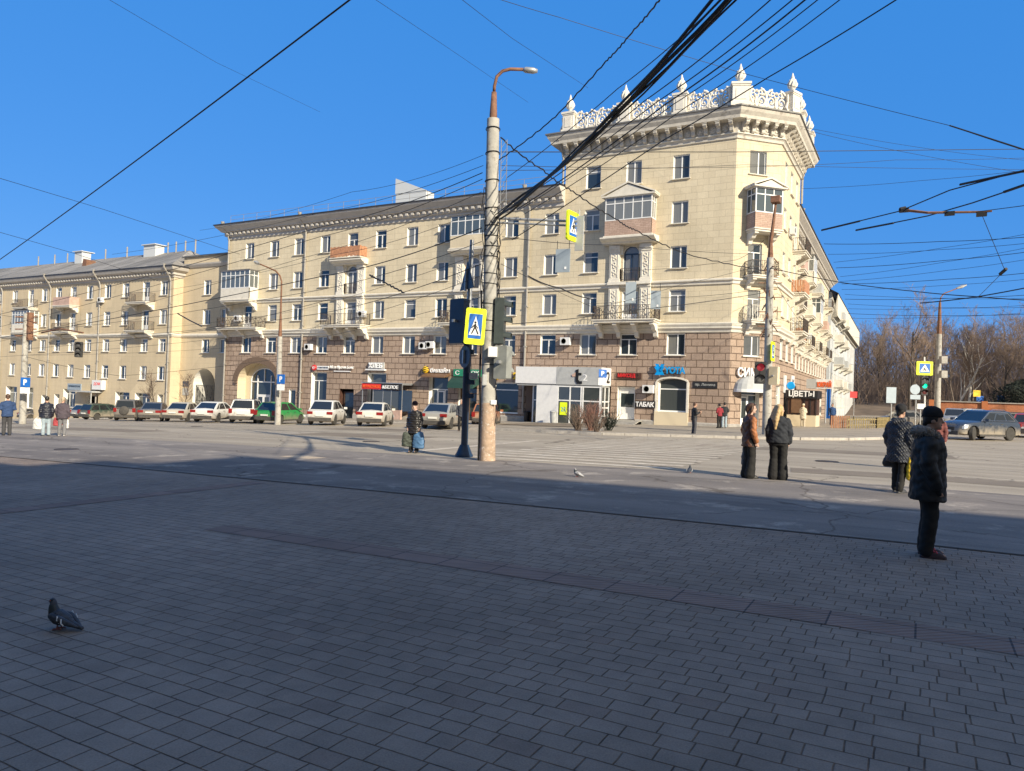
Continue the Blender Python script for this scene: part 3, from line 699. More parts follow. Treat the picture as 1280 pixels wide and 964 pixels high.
# side face
opsS=[];winS=[]
for k in range(18):
    c=2.3+2.62*k
    for r in (2,3,4,5,6):
        if r==6 and k>2: continue
        z0,z1=rows[r]
        bal=(k in(2,5,8,11,14,16) and r in(3,4,5))
        o=op(c-.58,c+.58,z0-(.75 if bal else 0),z1); opsS.append(o); winS.append((o,rnd.choice(['MO','M','TM']) if not bal else 'TMD'))
for u in (1.6,5.0,17.0,22.0,27,32,37,43): 
    o=op(u-.9,u+.9,.3,2.9,depth=.35); opsS.append(o); winS.append((o,'TM'))
ops1=[o for o in opsS if o['u1']<LST]; ops2=[dict(o,u0=o['u0']-LST,u1=o['u1']-LST) for o in opsS if o['u0']>LST]
wallgrid(stone,FS,0,LST,ZG,6.5,ops1,0,uo=.2); wallgrid(plas,FS,0,LST,6.5,20.3,ops1,0,uo=.2); wallgrid(stone,F2,0,LS-LST,ZG,6.5,ops2,0,uo=.2); wallgrid(plas,F2,0,LS-LST,6.5,16.7,ops2,0,uo=.2)
plain(stone,(SX,SY+LST),S2,ZG,6.5); plain(plas,(SX,SY+LST),S2,6.5,20.3)
# hidden rear and end walls
plain(plas,(XL,Y0),(XL,Y0+12.5),ZG,16.7); plain(plas,(XL,Y0+12.5),(-21.6,Y0+12.5),ZG,16.7); plain(plas,(-21.6,Y0+12.5),(-21.6,E2[1]),ZG,16.7); plain(plas,(-21.6,E2[1]),E2,ZG,16.7)
plain(plas,(XT,Y0),(XT,Y0+12.5),16.7,20.3); plain(plas,(XT,Y0+12.5),(SX,SY+LST),16.7,20.3)
plain(plas,(SX,SY+LST),(-21.6,SY+LST+.0),16.7,20.3)
stone.build('stone_base',[M['stone'],M['reveal'],M['beige'],M['brown']],A,off=AO)
plas.build('plaster_wall',[M['plaster'],M['reveal']],A,off=AO)
for o,st,arch in winA:
    if arch:  # arched balcony door: frame with arched head
        f=MB(); p=MB(); a,b,z0,z1=o['u0'],o['u1'],o['z0'],o['z1']; uc,hh=(a+b)/2,(b-a)/2-.005; sp=z1-arch
        arc=[(uc+hh*math.cos(PI*i/12),sp+(arch-.005)*math.sin(PI*i/12)) for i in range(13)]
        p.prism([(a+.01,z0+.01),(b-.01,z0+.01)]+arc,.19,.20,lambda u,z,v:FA.W(u,v,z))
        for (q,r) in zip(arc[:-1],arc[1:]): f.tube([FA.W(q[0],.17,q[1]),FA.W(r[0],.17,r[1])],.05,4)
        for u in (a+.05,b-.05,uc): f.box((u-.045,.14,z0),(u+.045,.185,sp+(0 if u!=uc else .02)),fr=FA.W)
        f.box((a+.1,.138,sp-.05),(b-.1,.187,sp+.04),fr=FA.W)
        w=f.build('window',M['navy' if o['u0']>-22 else 'pvc'],A,off=AO); p.build('pane',M['glass'],w,off=AO)
    else: window(A,FA,o['u0'],o['u1'],o['z0'],o['z1'],st,sill=('D' not in st))
for k,(o,st) in enumerate(zip(opsC[:5],('MO','TM','TM','TM','MO'))): window(A,FC,o['u0'],o['u1'],o['z0'],o['z1'],st,sill=k in(0,4))
for o,st in winS:
    f_,a_=FU(o['u0']); window(A,f_,a_,a_+o['u1']-o['u0'],o['z0'],o['z1'],st,sill='D' not in st)
# string courses, cornices
full=[(XL,Y0),(X0,Y0),(SX,SY),(SX,SY+LST),S2,E2]
mb=MB(); sweep(mb,full,[(0,6.42),(.10,6.46),(.14,6.62),(.28,6.74),(.28,6.84),(.36,6.98),(.36,7.06),(0,7.16)]); mb.build('string_course',M['trim'],A,off=AO)
mb=MB(); sweep(mb,full,[(0,9.80),(.10,9.84),(.12,10.0),(.24,10.08),(.24,10.18),(0,10.26)]); mb.build('string_course',M['trim'],A,off=AO)
wing=[(0,16.42),(.10,16.46),(.10,16.72),(.30,16.80),(.32,17.12),(.60,17.2),(.64,17.3),(1.02,17.66),(1.06,17.80),(0,17.92)]
mb=MB(); sweep(mb,[(XL,Y0+12.5),(XL,Y0),(XT-.0,Y0)],wing); sweep(mb,[S2,E2,(-21.6,E2[1])],wing)
u=XL+.1
while u<XT-.2: mb.box((u,-.50,16.88),(u+.26,-.31,17.10),fr=FA.W); u+=.62
u=.2
while u<LS-LST: mb.box((u,-.50,16.88),(u+.26,-.31,17.10),fr=F2.W); u+=.62
mb.build('cornice',M['cornice'],A,off=AO)
mb=MB(); gp=[(1.04,17.79),(1.14,17.81),(1.14,17.90),(1.0,17.95)]
sweep(mb,[(XL,Y0+12.5),(XL,Y0),(XT,Y0)],gp); mb.build('gutter',M['gutter'],A,off=AO); mb=MB(); sweep(mb,[S2,E2],gp); mb.build('gutter',M['gutter'],A,off=AO)
tpath=[(XT,SY+LST),(XT,Y0),(X0,Y0),(SX,SY),(SX,SY+LST),(XT+2,SY+LST)]
tower=[(0,19.92),(.10,19.95),(.12,20.12),(.20,20.22),(.20,21.02),(.92,21.06),(.95,21.26),(1.12,21.50),(1.20,21.72),(0,21.86)]
mb=MB(); sweep(mb,tpath,tower); mb.build('cornice',M['trimc'],A,off=AO)
mb=MB(); sweep(mb,tpath,[(1.16,21.70),(1.28,21.74),(1.28,21.84),(.9,21.90)]); mb.build('gutter',M['roofm'],A,off=AO)
mb=MB()
def bracket(F,u):
    mb=MB()
    prof=[(-.21,21.0),(-.86,21.0),(-.86,20.86),(-.74,20.74),(-.56,20.74),(-.46,20.62),(-.44,20.42),(-.36,20.34),(-.21,20.34)]
    mb.prism(prof,u-.13,u+.13,lambda v,z,uu:F.W(uu,v,z))
    mb.box((u-.17,-.90,20.985),(u+.17,-.215,21.035),fr=F.W)
    mb.build('cornice_bracket',M['trimc'],A,off=AO)
def rosette(F,u):
    mb=MB(); mb.lathe([(0,.10),(.10,.10),(.14,.05),(.2,.07),(.26,.05),(.28,0)],n=12,fr=lambda x,y,z:F.W(u+x,-.21-z,20.66+y)); mb.build('rosette',M['trimc'],A,off=AO)
for F,a,b,n in ((FA,XT+.25,X0-.30,14),(FC,.30,LC-.30,4),(FS,.3,LST-.3,10)):
    for i in range(n+1):
        u=a+(b-a)*i/n; bracket(F,u)
        if i<n: rosette(F,u+(b-a)/n/2)
mb=MB(); sweep(mb,tpath,[(.20,20.235),(.26,20.24),(.27,20.31),(.20,20.315)]); mb.build('string_course',M['trimw'],A,off=AO)
# roofs
mb=MB()
mb.face([(XL-1.0,Y0-1.0,17.9),(XT,Y0-1.0,17.9),(XT,Y0+6.2,19.7),(XL+5,Y0+6.2,19.7)]); mb.face([(XL-1,Y0+13.5,17.9),(XT,Y0+13.5,17.9),(XT,Y0+6.2,19.7),(XL+5,Y0+6.2,19.7)])
mb.face([(XL-1.0,Y0-1.0,17.9),(XL+5,Y0+6.2,19.7),(XL-1,Y0+13.5,17.9)])
a_,b_=F2.W(0,-1.0,17.9),F2.W(LS-LST+1,-1.0,17.9); c_,d_=F2.W(LS-LST-5,6.2,19.7),F2.W(0,6.2,19.7); e_,f_=(-22.6,E2[1]+1,17.9),(-22.6,SY+LST,17.9)
mb.face([a_,b_,c_,d_]); mb.face([f_,e_,c_,d_]); mb.face([b_,c_,e_])
mb.face([(XT-.6,Y0-1,21.85),(X0-.1,Y0-1,21.85),(SX+1,SY+.1,21.85),(SX+1,SY+LST,21.85),(XT-.6,SY+LST,21.85)])
mb.build('roof',M['roofm'],A,off=AO)
# parapet of pedestals, flame finials and scrollwork
ped=[(-24.25,51.15),(-19.75,51.15),(-15.55,51.15),(X0+.25,51.15),(SX+.62,SY-.27),(SX+.62,SY+3.7),(SX+.62,SY+8.4)]
fin=MB(); fin.lathe([(.0,0),(.22,0),(.20,.07),(.11,.16),(.13,.22),(.26,.42),(.29,.60),(.25,.82),(.16,1.0),(.11,1.06),(.13,1.12),(.09,1.2),(.03,1.42),(0,1.46)],n=10)
for k in range(8):  # leaf ribs
    a=2*PI*k/8; fin.tube([(.24*math.cos(a),.24*math.sin(a),.38),(.31*math.cos(a+.3),.31*math.sin(a+.3),.62),(.20*math.cos(a+.6),.20*math.sin(a+.6),.95)],[.05,.07,.03],5)
finme=fin.mesh('finial',M['trimw'],smooth=50)
root=None
for i,(x,y) in enumerate(ped):
    ang=R_(22.5) if i==3 else (R_(67.5) if i==4 else (0 if i<3 else R_(90)))
    w=.44 if i!=3 else .56
    mb=MB(); Mr=Matrix.Rotation(ang,3,'Z')
    for (z0,z1,a) in ((21.8,22.05,w+.10),(22.05,23.15,w),(23.15,23.25,w+.05),(23.25,23.40,w+.11)):
        mb.obox((x,y,(z0+z1)/2),a,a*.8,(z1-z0)/2,Mr)
    mb.obox((x,y,22.6),w*.62,w*.8+.03,.38,Mr)
    for s in (-1,1): mb.tube([Vector((x,y,0))+Mr@Vector((s*(w+.1),0,21.95)),Vector((x,y,0))+Mr@Vector((s*(w+.28),0,22.15)),Vector((x,y,0))+Mr@Vector((s*(w+.1),0,22.6)),Vector((x,y,0))+Mr@Vector((s*(w+.16),0,23.1))],[.14,.13,.08,.12],6)
    p=mb.build('parapet_pedestal',M['trimw'],A,off=AO)
    f=link('finial',finme,p); f.location=(x-AO.x,y-AO.y,23.38-AO.z)
def spiral(c,r0,r1,a0,a1,n=14): return [(c[0]+(r0+(r1-r0)*i/n)*math.cos(a0+(a1-a0)*i/n),c[1]+(r0+(r1-r0)*i/n)*math.sin(a0+(a1-a0)*i/n)) for i in range(n+1)]
for (a,b) in zip(ped[:-1],ped[1:]):
    a,b=Vector((*a,0)),Vector((*b,0)); d=(b-a).normalized(); o=Vector((-d.y,d.x,0)); L=(b-a).length-1.0; a=a+d*.5
    fr=lambda u,z,t=0:(a+d*u+o*t)+Vector((0,0,21.9+z))
    mb=MB()
    def tb(pts,r,n=6): mb.tube([fr(u,z,random.uniform(-.02,.02)) for u,z in pts],r,n)
    mb.tube([fr(0,.06),fr(L,.06)],.11,4)
    k=max(1,round(L/1.75)); W=L/k
    for q in range(k):
        for s in (-1,1):
            uc=(q+.5)*W
            m=lambda pts:[(uc+s*u*W/1.75,z) for u,z in pts]
            tb(m(spiral((.44,.62),.36,.12,R_(-100),R_(330))),[.10-.003*i for i in range(15)])
            tb(m(spiral((.30,1.16),.20,.08,R_(-60),R_(300))),[.085-.003*i for i in range(15)])
            tb(m([(.86,.1),(.80,.5),(.86,.9),(.74,1.25),(.55,1.42),(.36,1.40)]),[.10,.09,.08,.09,.10,.06])
            tb(m([(0,.1),(.10,.45),(.05,.8),(.16,1.05)]),[.13,.10,.09,.06])
            tb(m([(.16,.12),(.34,.2),(.62,.16),(.8,.3)]),[.08,.12,.10,.05])
            for (cu,cz,r) in ((.62,1.05,.11),(.12,.95,.12),(.7,.3,.12),(.44,.62,.10),(.28,.30,.12),(.82,1.22,.12),(.42,1.46,.10),(.02,1.25,.13),(.6,.78,.07)):
                p=m([(cu,cz)])[0]; mb.lathe([(0,-r),(r*.7,-r*.6),(r,0),(r*.7,r*.6),(0,r)],n=6,fr=lambda x,y,z:fr(p[0]+x,p[1]+z,y))
    mb.build('parapet_scrollwork',M['trimw'],A,off=AO,smooth=60)
# portals: pilasters two storeys tall with carved panels, entablature
def portal(F,uc,hw_,z0,z1):
    mb=MB()
    for s in (-1,1):
        c=uc+s*hw_
        for za,zb in ((z0,10.02),(10.26,z1-.35)):
            mb.box((c-.40,-.20,za),(c+.40,0,zb),fr=F.W)
            mb.box((c-.44,-.26,za),(c+.44,0.0,za+.22),fr=F.W); mb.box((c-.44,-.26,zb-.18),(c+.44,0,zb),fr=F.W)
            # carved panel
            for e in (-.27,.27): mb.box((c+e-.03,-.235,za+.35),(c+e+.03,-.19,zb-.3),fr=F.W)
            n=6; hgt=(zb-.35-za-.4)/n
            for i in range(n):
                zc=za+.42+hgt*(i+.5)
                pts=[F.W(c+p[0],-.22,zc+p[1]) for p in spiral((0.0,0),.16,.05,R_(90*(i%2)*2),R_(90*(i%2)*2+300),8)]
                mb.tube(pts,.035,4)
        mb.box((c-.42,-.34,z1-.36),(c+.42,0,z1-.03),fr=F.W)
    mb.box((uc-hw_+.4,-.10,z1-.75),(uc-.62,0,z1-.06),fr=F.W); mb.box((uc+.62,-.10,z1-.75),(uc+hw_-.4,0,z1-.06),fr=F.W)
    mb.box((uc-hw_-.45,-.42,10.03),(uc+hw_+.45,0,10.24),fr=F.W)
    return mb.build('portal',M['trimw'],A,off=AO)
for uc in (cols[4],cols[8],cols[12]): portal(FA,uc,1.22,7.17,13.05)
# ledge + balconies on the long front
def ledge(F,u0,u1,z,dep):
    mb=MB(); mb.prism([(0,z),(-dep*.55,z),(-dep*.62,z+.12),(-dep*.85,z+.2),(-dep,z+.32),(-dep,z+.42),(0,z+.5)],u0,u1,lambda v,zz,uu:F.W(uu,v,zz)); return mb.build('balcony_ledge',M['trim'],A,off=AO)
ledge(FA,-21.25,-17.05,13.05,1.15); balcony(A,FA,-20.95,-17.35,13.58,.95,rail=None,cons=0,glaz=(14.72,16.42),parm='parbrick',pediment=True,slabh=.05)
ledge(FA,-34.95,-31.05,13.05,1.05); balcony(A,FA,-34.75,-31.2,13.58,.95,rail=None,cons=0,glaz=(14.62,16.25),parm='beige',slabh=.05)
ledge(FA,-48.1,-44.3,12.95,1.0); balcony(A,FA,-48.05,-44.5,13.55,.95,rail='boards',rm='orange',cons=0,slabh=.1,h=1.0)
for uc,st in ((cols[4],'bars'),(cols[8],'x'),(cols[12],'scroll')):
    balcony(A,FA,uc-2.35,uc+2.35,7.36,1.35,rail=st,cons=4,consize=1.0,slabh=.24)
    rm=rail_mb(FA,uc-.75,uc+.75,.12,10.36,.9); rm.build('door_railing',M['rail'],A,off=AO)
balcony(A,FA,-62.5,-58.4,10.1,1.15,rail=None,cons=2,glaz=(11.25,13.0),parm='trim')
balcony(A,FA,-62.8,-57.2,7.30,1.2,rail='scroll',cons=3)
# chamfer balconies
balcony(A,FC,.95,3.1,13.62,1.05,rail=None,cons=2,glaz=(14.72,16.42),parm='parbrick',pediment=True,consize=.8)
balcony(A,FC,.95,2.95,10.42,1.0,rail='x',cons=2,consize=.7)
balcony(A,FC,.95,2.95,7.32,1.0,rail='scroll',rm='trim',cons=2,consize=.8)
# side balconies
sb=[(7.54,13.55,'bars','rail'),(7.54,10.3,'boards','orange'),(7.54,7.3,'x','rail'),(15.4,13.5,'panel','pinkrail'),(15.4,10.3,'bars','rail'),(15.4,7.3,'boards','orange'),(23.26,13.5,None,'g'),(23.26,10.3,'panel','trim'),(23.26,7.3,'bars','rail'),(31.1,13.5,'panel','greyp'),(31.1,10.3,None,'g'),(31.1,7.3,'bars','rail'),(38.9,10.3,'panel','pinkrail'),(38.9,7.3,'bars','rail'),(44.2,13.5,'bars','rail'),(44.2,10.3,'panel','trim'),(44.2,7.3,'bars','rail')]
for u,z,st,rm in sb:
    f_,u=FU(u)
    if st: balcony(A,f_,u-1.4,u+1.4,z,.95,rail=st,rm=rm,cons=2,consize=.9)
    else: balcony(A,f_,u-1.4,u+1.4,z,.95,rail=None,cons=2,glaz=(z+1.05,z+2.6),parm='trim',consize=.9)
mb=MB()
for k in range(18):   # hood moulds over the side windows
    f_,c=FU(2.3+2.62*k)
    mb.box((c-.8,-.16,6.32),(c+.8,0,6.42),fr=f_.W)
mb.build('window_hood',M['trim'],A,off=AO)
for u in (-52.0,-27.75): downpipe(A,FA,u,.2 if u>-40 else -1.0,16.4)
downpipe(A,FA,-62.75,-1.6,16.4); downpipe(A,F2,2.6,0,16.4); downpipe(A,FA,-24.9,17.9,20.0); downpipe(A,FS,9.0,17.9,20.0)
for u,z in ((-51.0,5.1),(-44.6,8.1),(-36.9,5.3),(-24.15,5.55),(-37.6,5.2),(-60.9,8.0),(-17.4,2.05)): acunit(A,FA,u,z)
for u,z in ((12.6,8.3),(20,11.2),(4.3,14.4),(26.3,8.3),(34,11.3)): acunit(A,*FU(u),z)
# plinth
for P,zt in (([(XL,Y0),(-60.95,Y0)],-.9),([(-55.4,Y0),(-47.2,Y0)],-1.1),([(-45.4,Y0),(-37.1,Y0)],-.75),([(-35.05,Y0),(-34.05,Y0)],-.45),([(-32.15,Y0),(-27.4,Y0)],-.2),([(-18.4,Y0),(X0,Y0),(X0+.66,Y0+.66)],.02)):
    mb=MB(); sweep(mb,P,[(0,-3),(.12,-3),(.12,zt),(0,zt+.08)]); mb.build('plinth',M['concrete'],A,off=AO)
mb=MB(); mb.box((-16.95,-.14,-.3),(-14.48,0,.74),fr=FA.W); mb.build('bay_apron',M['beige'],A,off=AO)
mb=MB(); a=[(-15.715+1.16*math.cos(PI*i/14),2.86+.36*math.sin(PI*i/14)) for i in range(15)]
for p,q in zip(a[:-1],a[1:]): mb.tube([FA.W(p[0],-.03,p[1]),FA.W(q[0],-.03,q[1])],.08,4)
for u in (-16.87,-14.56): mb.box((u-.08,-.08,.74),(u+.08,.02,2.86),fr=FA.W)
mb.build('bay_surround',M['trimw'],A,off=AO)
# stone arch ring of the main entrance with glazed lobby
mb=MB(); uc=-58.16
for i in range(24):
    a0,a1=PI*i/24,PI*(i+.94)/24
    P=[(uc+r*math.cos(t)*(2.71 if r==0 else 1),1.96+r*0) for r in (0,)for t in (a0,)]
    q=[(uc+2.72*math.cos(a0),1.96+1.83*math.sin(a0)),(uc+3.35*math.cos(a0),1.96+2.45*math.sin(a0)),(uc+3.35*math.cos(a1),1.96+2.45*math.sin(a1)),(uc+2.72*math.cos(a1),1.96+1.83*math.sin(a1))]
    mb.prism(q,-.07,.0,lambda u,z,v:FA.W(u,v,z))
for s in (-1,1): mb.box((uc+s*2.74-(.35 if s<0 else .0),-.16,1.70),(uc+s*2.74+(.0 if s<0 else .35),1.0,1.95),fr=FA.W)
mb.build('arch_surround',M['stone'],A,off=AO)
mb=MB(); p=MB(); v=1.05
arc=[(uc+1.9*math.cos(PI*i/16),1.95+1.35*math.sin(PI*i/16)) for i in range(17)]
wl=MB(); wl.prism([(uc-2.72,-1.6),(uc-1.9,-1.6),(uc-1.9,1.95)]+arc[::-1][1:]+[(uc+1.9,-1.6),(uc+2.72,-1.6),(uc+2.72,3.8),(uc-2.72,3.8)],1.04,1.14,lambda u,z,vv:FA.W(u,vv,z)); wl.build('entrance_wall',M['beige'],A,off=AO)
for q,r in zip(arc[:-1],arc[1:]): mb.tube([FA.W(q[0],v,q[1]),FA.W(r[0],v,r[1])],.06,4)
for u in (-1.87,-.95,0.95,1.87): mb.box((uc+u-.05,v-.04,-1.5),(uc+u+.05,v+.04,1.95 if abs(u)>1 else 2.6),fr=FA.W)
mb.box((uc-.05,v-.04,1.95),(uc+.05,v+.04,3.25),fr=FA.W); mb.box((uc-1.9,v-.05,1.88),(uc+1.9,v+.05,2.0),fr=FA.W); mb.box((uc-.95,v-.045,.55),(uc+.95,v+.045,.67),fr=FA.W)
e=mb.build('entrance_glazing',M['pvc'],A,off=AO); p.prism([(uc-1.9,-1.5),(uc+1.9,-1.5)]+arc,v+.045,v+.055,lambda u,z,vv:FA.W(u,vv,z)); p.build('pane',M['shopglass'],e,off=AO)
def leaf(u0,u1,z0,z1,v,m,F=FA,split=.45,glm='shopglass',name='door',par=A):
    d=MB(); d.box((u0,v,z0),(u0+.12,v+.06,z1),fr=F.W); d.box((u1-.12,v,z0),(u1,v+.06,z1),fr=F.W); d.box((u0+.12,v,z1-.12),(u1-.12,v+.06,z1),fr=F.W); zs=z0+(z1-z0)*split*.55
    d.box((u0+.12,v,z0),(u1-.12,v+.055,zs),fr=F.W); o=d.build(name,M[m],par,off=par.location if par is A else AO)
    g=MB(); g.box((u0+.1,v+.02,zs),(u1-.1,v+.03,z1-.1),fr=F.W); g.build('pane',M[glm],o,off=AO)
    h=MB(); h.tube([F.W(u1-.17,v-.05,z0+.85),F.W(u1-.17,v-.05,z0+1.25)],.02,5); h.build('handle',M['steel'],o,off=AO); return o
leaf(uc-.9,uc-.02,-1.5,.54,v-.07,'pvc'); leaf(uc+.02,uc+.9,-1.5,.54,v-.07,'pvc')
def shopwin(o,mul=(),tr=None,F=FA,fm='pvc',gm='shopglass',base=None,basem='cyan'):
    a,b,z0,z1,d=o['u0'],o['u1'],o['z0'],o['z1'],o['depth']; v=d-.1; f=MB(); rise=o['arch']
    f.box((a,v,z0),(a+.09,v+.08,z1-rise),fr=F.W); f.box((b-.09,v,z0),(b,v+.08,z1-rise),fr=F.W); f.box((a+.09,v,z0),(b-.09,v+.08,z0+.1),fr=F.W)
    if not rise: f.box((a+.09,v,z1-.1),(b-.09,v+.08,z1),fr=F.W)
    for u in mul: f.box((u-.04,v+.004,z0+.1),(u+.04,v+.076,tr if tr else z1-.1),fr=F.W)
    if tr: f.box((a+.09,v+.002,tr),(b-.09,v+.078,tr+.08),fr=F.W)
    w=f.build('shop_window',M[fm],A,off=AO); g=MB()
    if rise:
        ucc,hh=(a+b)/2,(b-a)/2; arc=[(ucc+hh*math.cos(PI*i/12),z1-rise+(rise-.004)*math.sin(PI*i/12)) for i in range(13)]
        g.prism([(a+.01,z0+.05),(b-.01,z0+.05)]+arc,v+.04,v+.05,lambda u,z,vv:F.W(u,vv,z))
    else: g.box((a+.05,v+.04,z0+.05),(b-.05,v+.05,z1-.05),fr=F.W)
    g.build('pane',M[gm],w,off=AO)
    if base:
        q=MB(); q.box((a+.09,v+.02,z0+.1),(b-.09,v+.032,base),fr=F.W); q.build('window_film',M[basem],w,off=AO)
    return w
M['teal']=mat('pale_teal_film',(.22,.42,.45),.4)
shopwin(GO['sm']); shopwin(GO['shop1'],(-50.1,),2.2,base=.0,basem='teal'); shopwin(GO['hleb'],(-42.8,),2.0); shopwin(GO['cafe'],(-33.1,),1.5,fm='woodf'); shopwin(GO['blue'],(),1.9); shopwin(GO['yota'],(),2.35)
shopwin(GO['bee'],(-36.4,-35.6),1.75); leaf(-36.36,-35.64,-.9,1.7,.32,'pvc')
leaf(-47.0,-45.6,-1.65,1.3,.40,'brown',split=.2); leaf(-19.82,-18.54,.06,2.1,.30,'pvc',split=.8)
o=GO['door2']; f=MB(); f.box((o['u0'],.29,2.1),(o['u1'],.36,2.46),fr=FA.W); f.build('transom',M['pvc'],A,off=AO)
o=opsC[5]; shopwin(o,(1.7,),2.1,F=FC); leaf(1.05,1.66,0,2.05,.24,'pvc',F=FC)
mb=MB()  # steps
for i in range(4): mb.box((-20.3+.0,-1.7+.32*i,-.35),(-17.9,-.03,-.2+.07*i),fr=FA.W)
mb.build('doorstep',M['concrete'],A,off=AO)
mb=MB(); mb.box((.6,-.9,-.3),(2.8,0,-.08),fr=FC.W); mb.build('doorstep',M['concrete'],A,off=AO)
# roof furniture
mb=MB(); mb.box((-45.1,4.6,18.6),(-41.5,5.9,20.6),fr=FA.W); mb.prism([(-45.15,20.6),(-41.45,20.6),(-45.15,22.1)],4.55,5.95,lambda u,z,v:FA.W(u,v,z)); mb.build('chimney',M['white_wall'],A,off=AO)
mb=MB()
for z in (18.45,18.85): mb.tube([FA.W(XL+.5,-.3,z),FA.W(XT-.6,-.3,z)],.018,4)
u=XL+.5
while u<XT-.6: mb.tube([FA.W(u,-.3,17.95),FA.W(u,-.3,18.85)],.018,4); u+=1.9
mb.build('roof_railing',M['pipe'],A,off=AO)
# ================================================================ LEFT BUILDING
B=thing('apartment_building','plain tan four storey apartment block on the left with grey sloping roof and tall archway','building',(-90,Y0,gz(-90)))
BO=B.location; XR=-71.5; XB=-140
bc=[-103.2,-99.5,-96.4,-93.3,-90.2,-86.8,-83.3,-79.9,-76.2,-73.1,-106.8,-110.3,-113.8,-117.3,-121,-124.5]
brow={1:(1.75,3.28),2:(4.87,6.32),3:(7.92,9.53),4:(11.12,12.72)}
ops=[];ws=[]
for i,c in enumerate(bc):
    for r in brow:
        z0,z1=brow[r]; st=rnd.choice(['M','MO','TM']); 
        if i in(1,4,8) and r in(3,4): z0-=.75; st='TD'
        o=op(c-.6,c+.6,z0,z1); ops.append(o); ws.append((o,st,FA))
FR=Fac(0,Y0+1.2,0)
opr=[]
for c in (-67.5,-64.75):
    for r in (2,3,4):
        o=op(c-.58,c+.58,brow[r][0],brow[r][1]); opr.append(o); ws.append((o,rnd.choice(['M','MO']),FR))
def big(a,b,z0,z1):
    o=op(a,b,z0,z1,depth=.55); ops.append(o); return o
bg=[big(-81.1,-78.5,-1.4,.25),big(-77.5,-74.8,-1.3,.25),big(-73.5,-72.6,-1.2,.2),big(-91.5,-89.0,-1.9,.3),big(-104.5,-101.9,-2.6,.28),big(-100,-98.1,-2.4,.28),big(-96.2,-95,-2.6,-.6),big(-93.4,-92.3,-2.4,-.4),big(-110,-107.6,-2.8,.2)]
ent=big(-86.6,-84.4,-3.0,-.4)
archo=op(-69.25,-65.75,-2.6,3.15,arch=1.75,depth=3.6,rev=1); opr.append(archo)
mb=MB(); wallgrid(mb,FA,XB,XR,-6,14.0,ops,0); wallgrid(mb,FR,XR-.0,XL,-6,15.4,opr,0)
P=[(XR,Y0),(XR,Y0+1.2)]; plain(mb,P[0],P[1],-6,14.0)
plain(mb,(XB,Y0),(XB,Y0+12),-8,14); plain(mb,(XB,Y0+12),(XL,Y0+12),-8,14)
mb.build('stucco_wall',[M['stucco'],M['reveal']],B,off=BO)
for o,st,F in ws: window(B,F,o['u0'],o['u1'],o['z0'],o['z1'],st,sill='D' not in st)
for o in bg: window(B,FA,o['u0'],o['u1'],o['z0'],o['z1'],'TM',depth=.55,glassm='shopglass')
AA,AOO=A,AO; A,AO=B,BO
leaf(-86.5,-85.5,-3.0,-.5,.4,'brown'); leaf(-85.5,-84.5,-3.0,-.5,.4,'brown')
A,AO=AA,AOO
mb=MB(); mb.box((-69.3,3.4,-2.6),(-65.7,3.6,3.2),fr=FR.W); mb.build('passage_gate',M['brown'],B,off=BO)
mb=MB()
for z in (1.35,-.3): mb.tube([FR.W(-69.2,.35,z),FR.W(-65.8,.35,z)],.03,4)
for i in range(24): mb.tube([FR.W(-69.2+3.4*i/23,.35,-2.5),FR.W(-69.2+3.4*i/23,.35,1.4)],.02,4)
for i in range(5): mb.tube([FR.W(-69.0+.7*i,.35,-.3),FR.W(-68.7+.7*i,.35,.5),FR.W(-68.9+.7*i,.35,1.3)],.025,4)
mb.build('iron_gate',M['wire'],B,off=BO)
ctr=[(0,13.0),(.10,13.05),(.10,13.2),(.30,13.3),(.32,13.55),(.75,13.75),(.9,14.0),(.9,14.12),(0,14.2)]
mb=MB(); sweep(mb,[(XB,Y0),(XR,Y0),(XR,Y0+1.2)],ctr); sweep(mb,[(XR,Y0+1.2),(XL,Y0+1.2)],[(0,14.1),(.12,14.15),(.30,14.4),(.34,14.55),(0,14.62)]); u=XB
while u<XR: mb.box((u,-.52,13.32),(u+.24,-.31,13.52),fr=FA.W); u+=.55
mb.build('cornice',M['cornice'],B,off=BO)
mb=MB(); sweep(mb,[(XB,Y0),(XR,Y0),(XR,Y0+1.2)],[(.88,14.08),(1.0,14.10),(1.0,14.22),(.8,14.26)]); mb.build('gutter',M['gutter'],B,off=BO)
mb=MB(); sweep(mb,[(XB,Y0),(XR,Y0),(XR,Y0+1.2),(XL,Y0+1.2)],[(0,6.50),(.10,6.54),(.22,6.72),(.22,6.86),(0,6.95)]); mb.build('string_course',M['trim'],B,off=BO)
mb=MB(); sweep(mb,[(XR-.2,Y0+1.2),(XL,Y0+1.2)],[(0,15.3),(.2,15.32),(.22,15.45),(-.5,15.55)]); mb.build('gutter',M['roofm'],B,off=BO)
mb=MB()
def rf(P): mb.face(P,0,[(p[0],math.hypot(p[1]-Y0,p[2]-14)) for p in P])
rf([(XB,Y0-.9,14.2),(XR+.6,Y0-.9,14.2),(XR-5.0,Y0+5.6,17.3),(XB,Y0+5.6,17.3)]); rf([(XB,Y0+12.5,14.2),(XR+.6,Y0+12.5,14.2),(XR-5.0,Y0+5.6,17.3),(XB,Y0+5.6,17.3)]); 
mb.face([(XR+.6,Y0-.9,14.2),(XR+.6,Y0+12.5,14.2),(XR-5,Y0+5.6,17.3)],0,[(0,0),(12,0),(6,6)])
mb.face([(XR,Y0+1.1,15.5),(XL,Y0+1.1,15.5),(XL,Y0+6,16.6),(XR-4,Y0+6,16.6)],0,[(0,0),(8,0),(8,5),(0,5)])
mb.build('roof',M['slate'],B,off=BO)
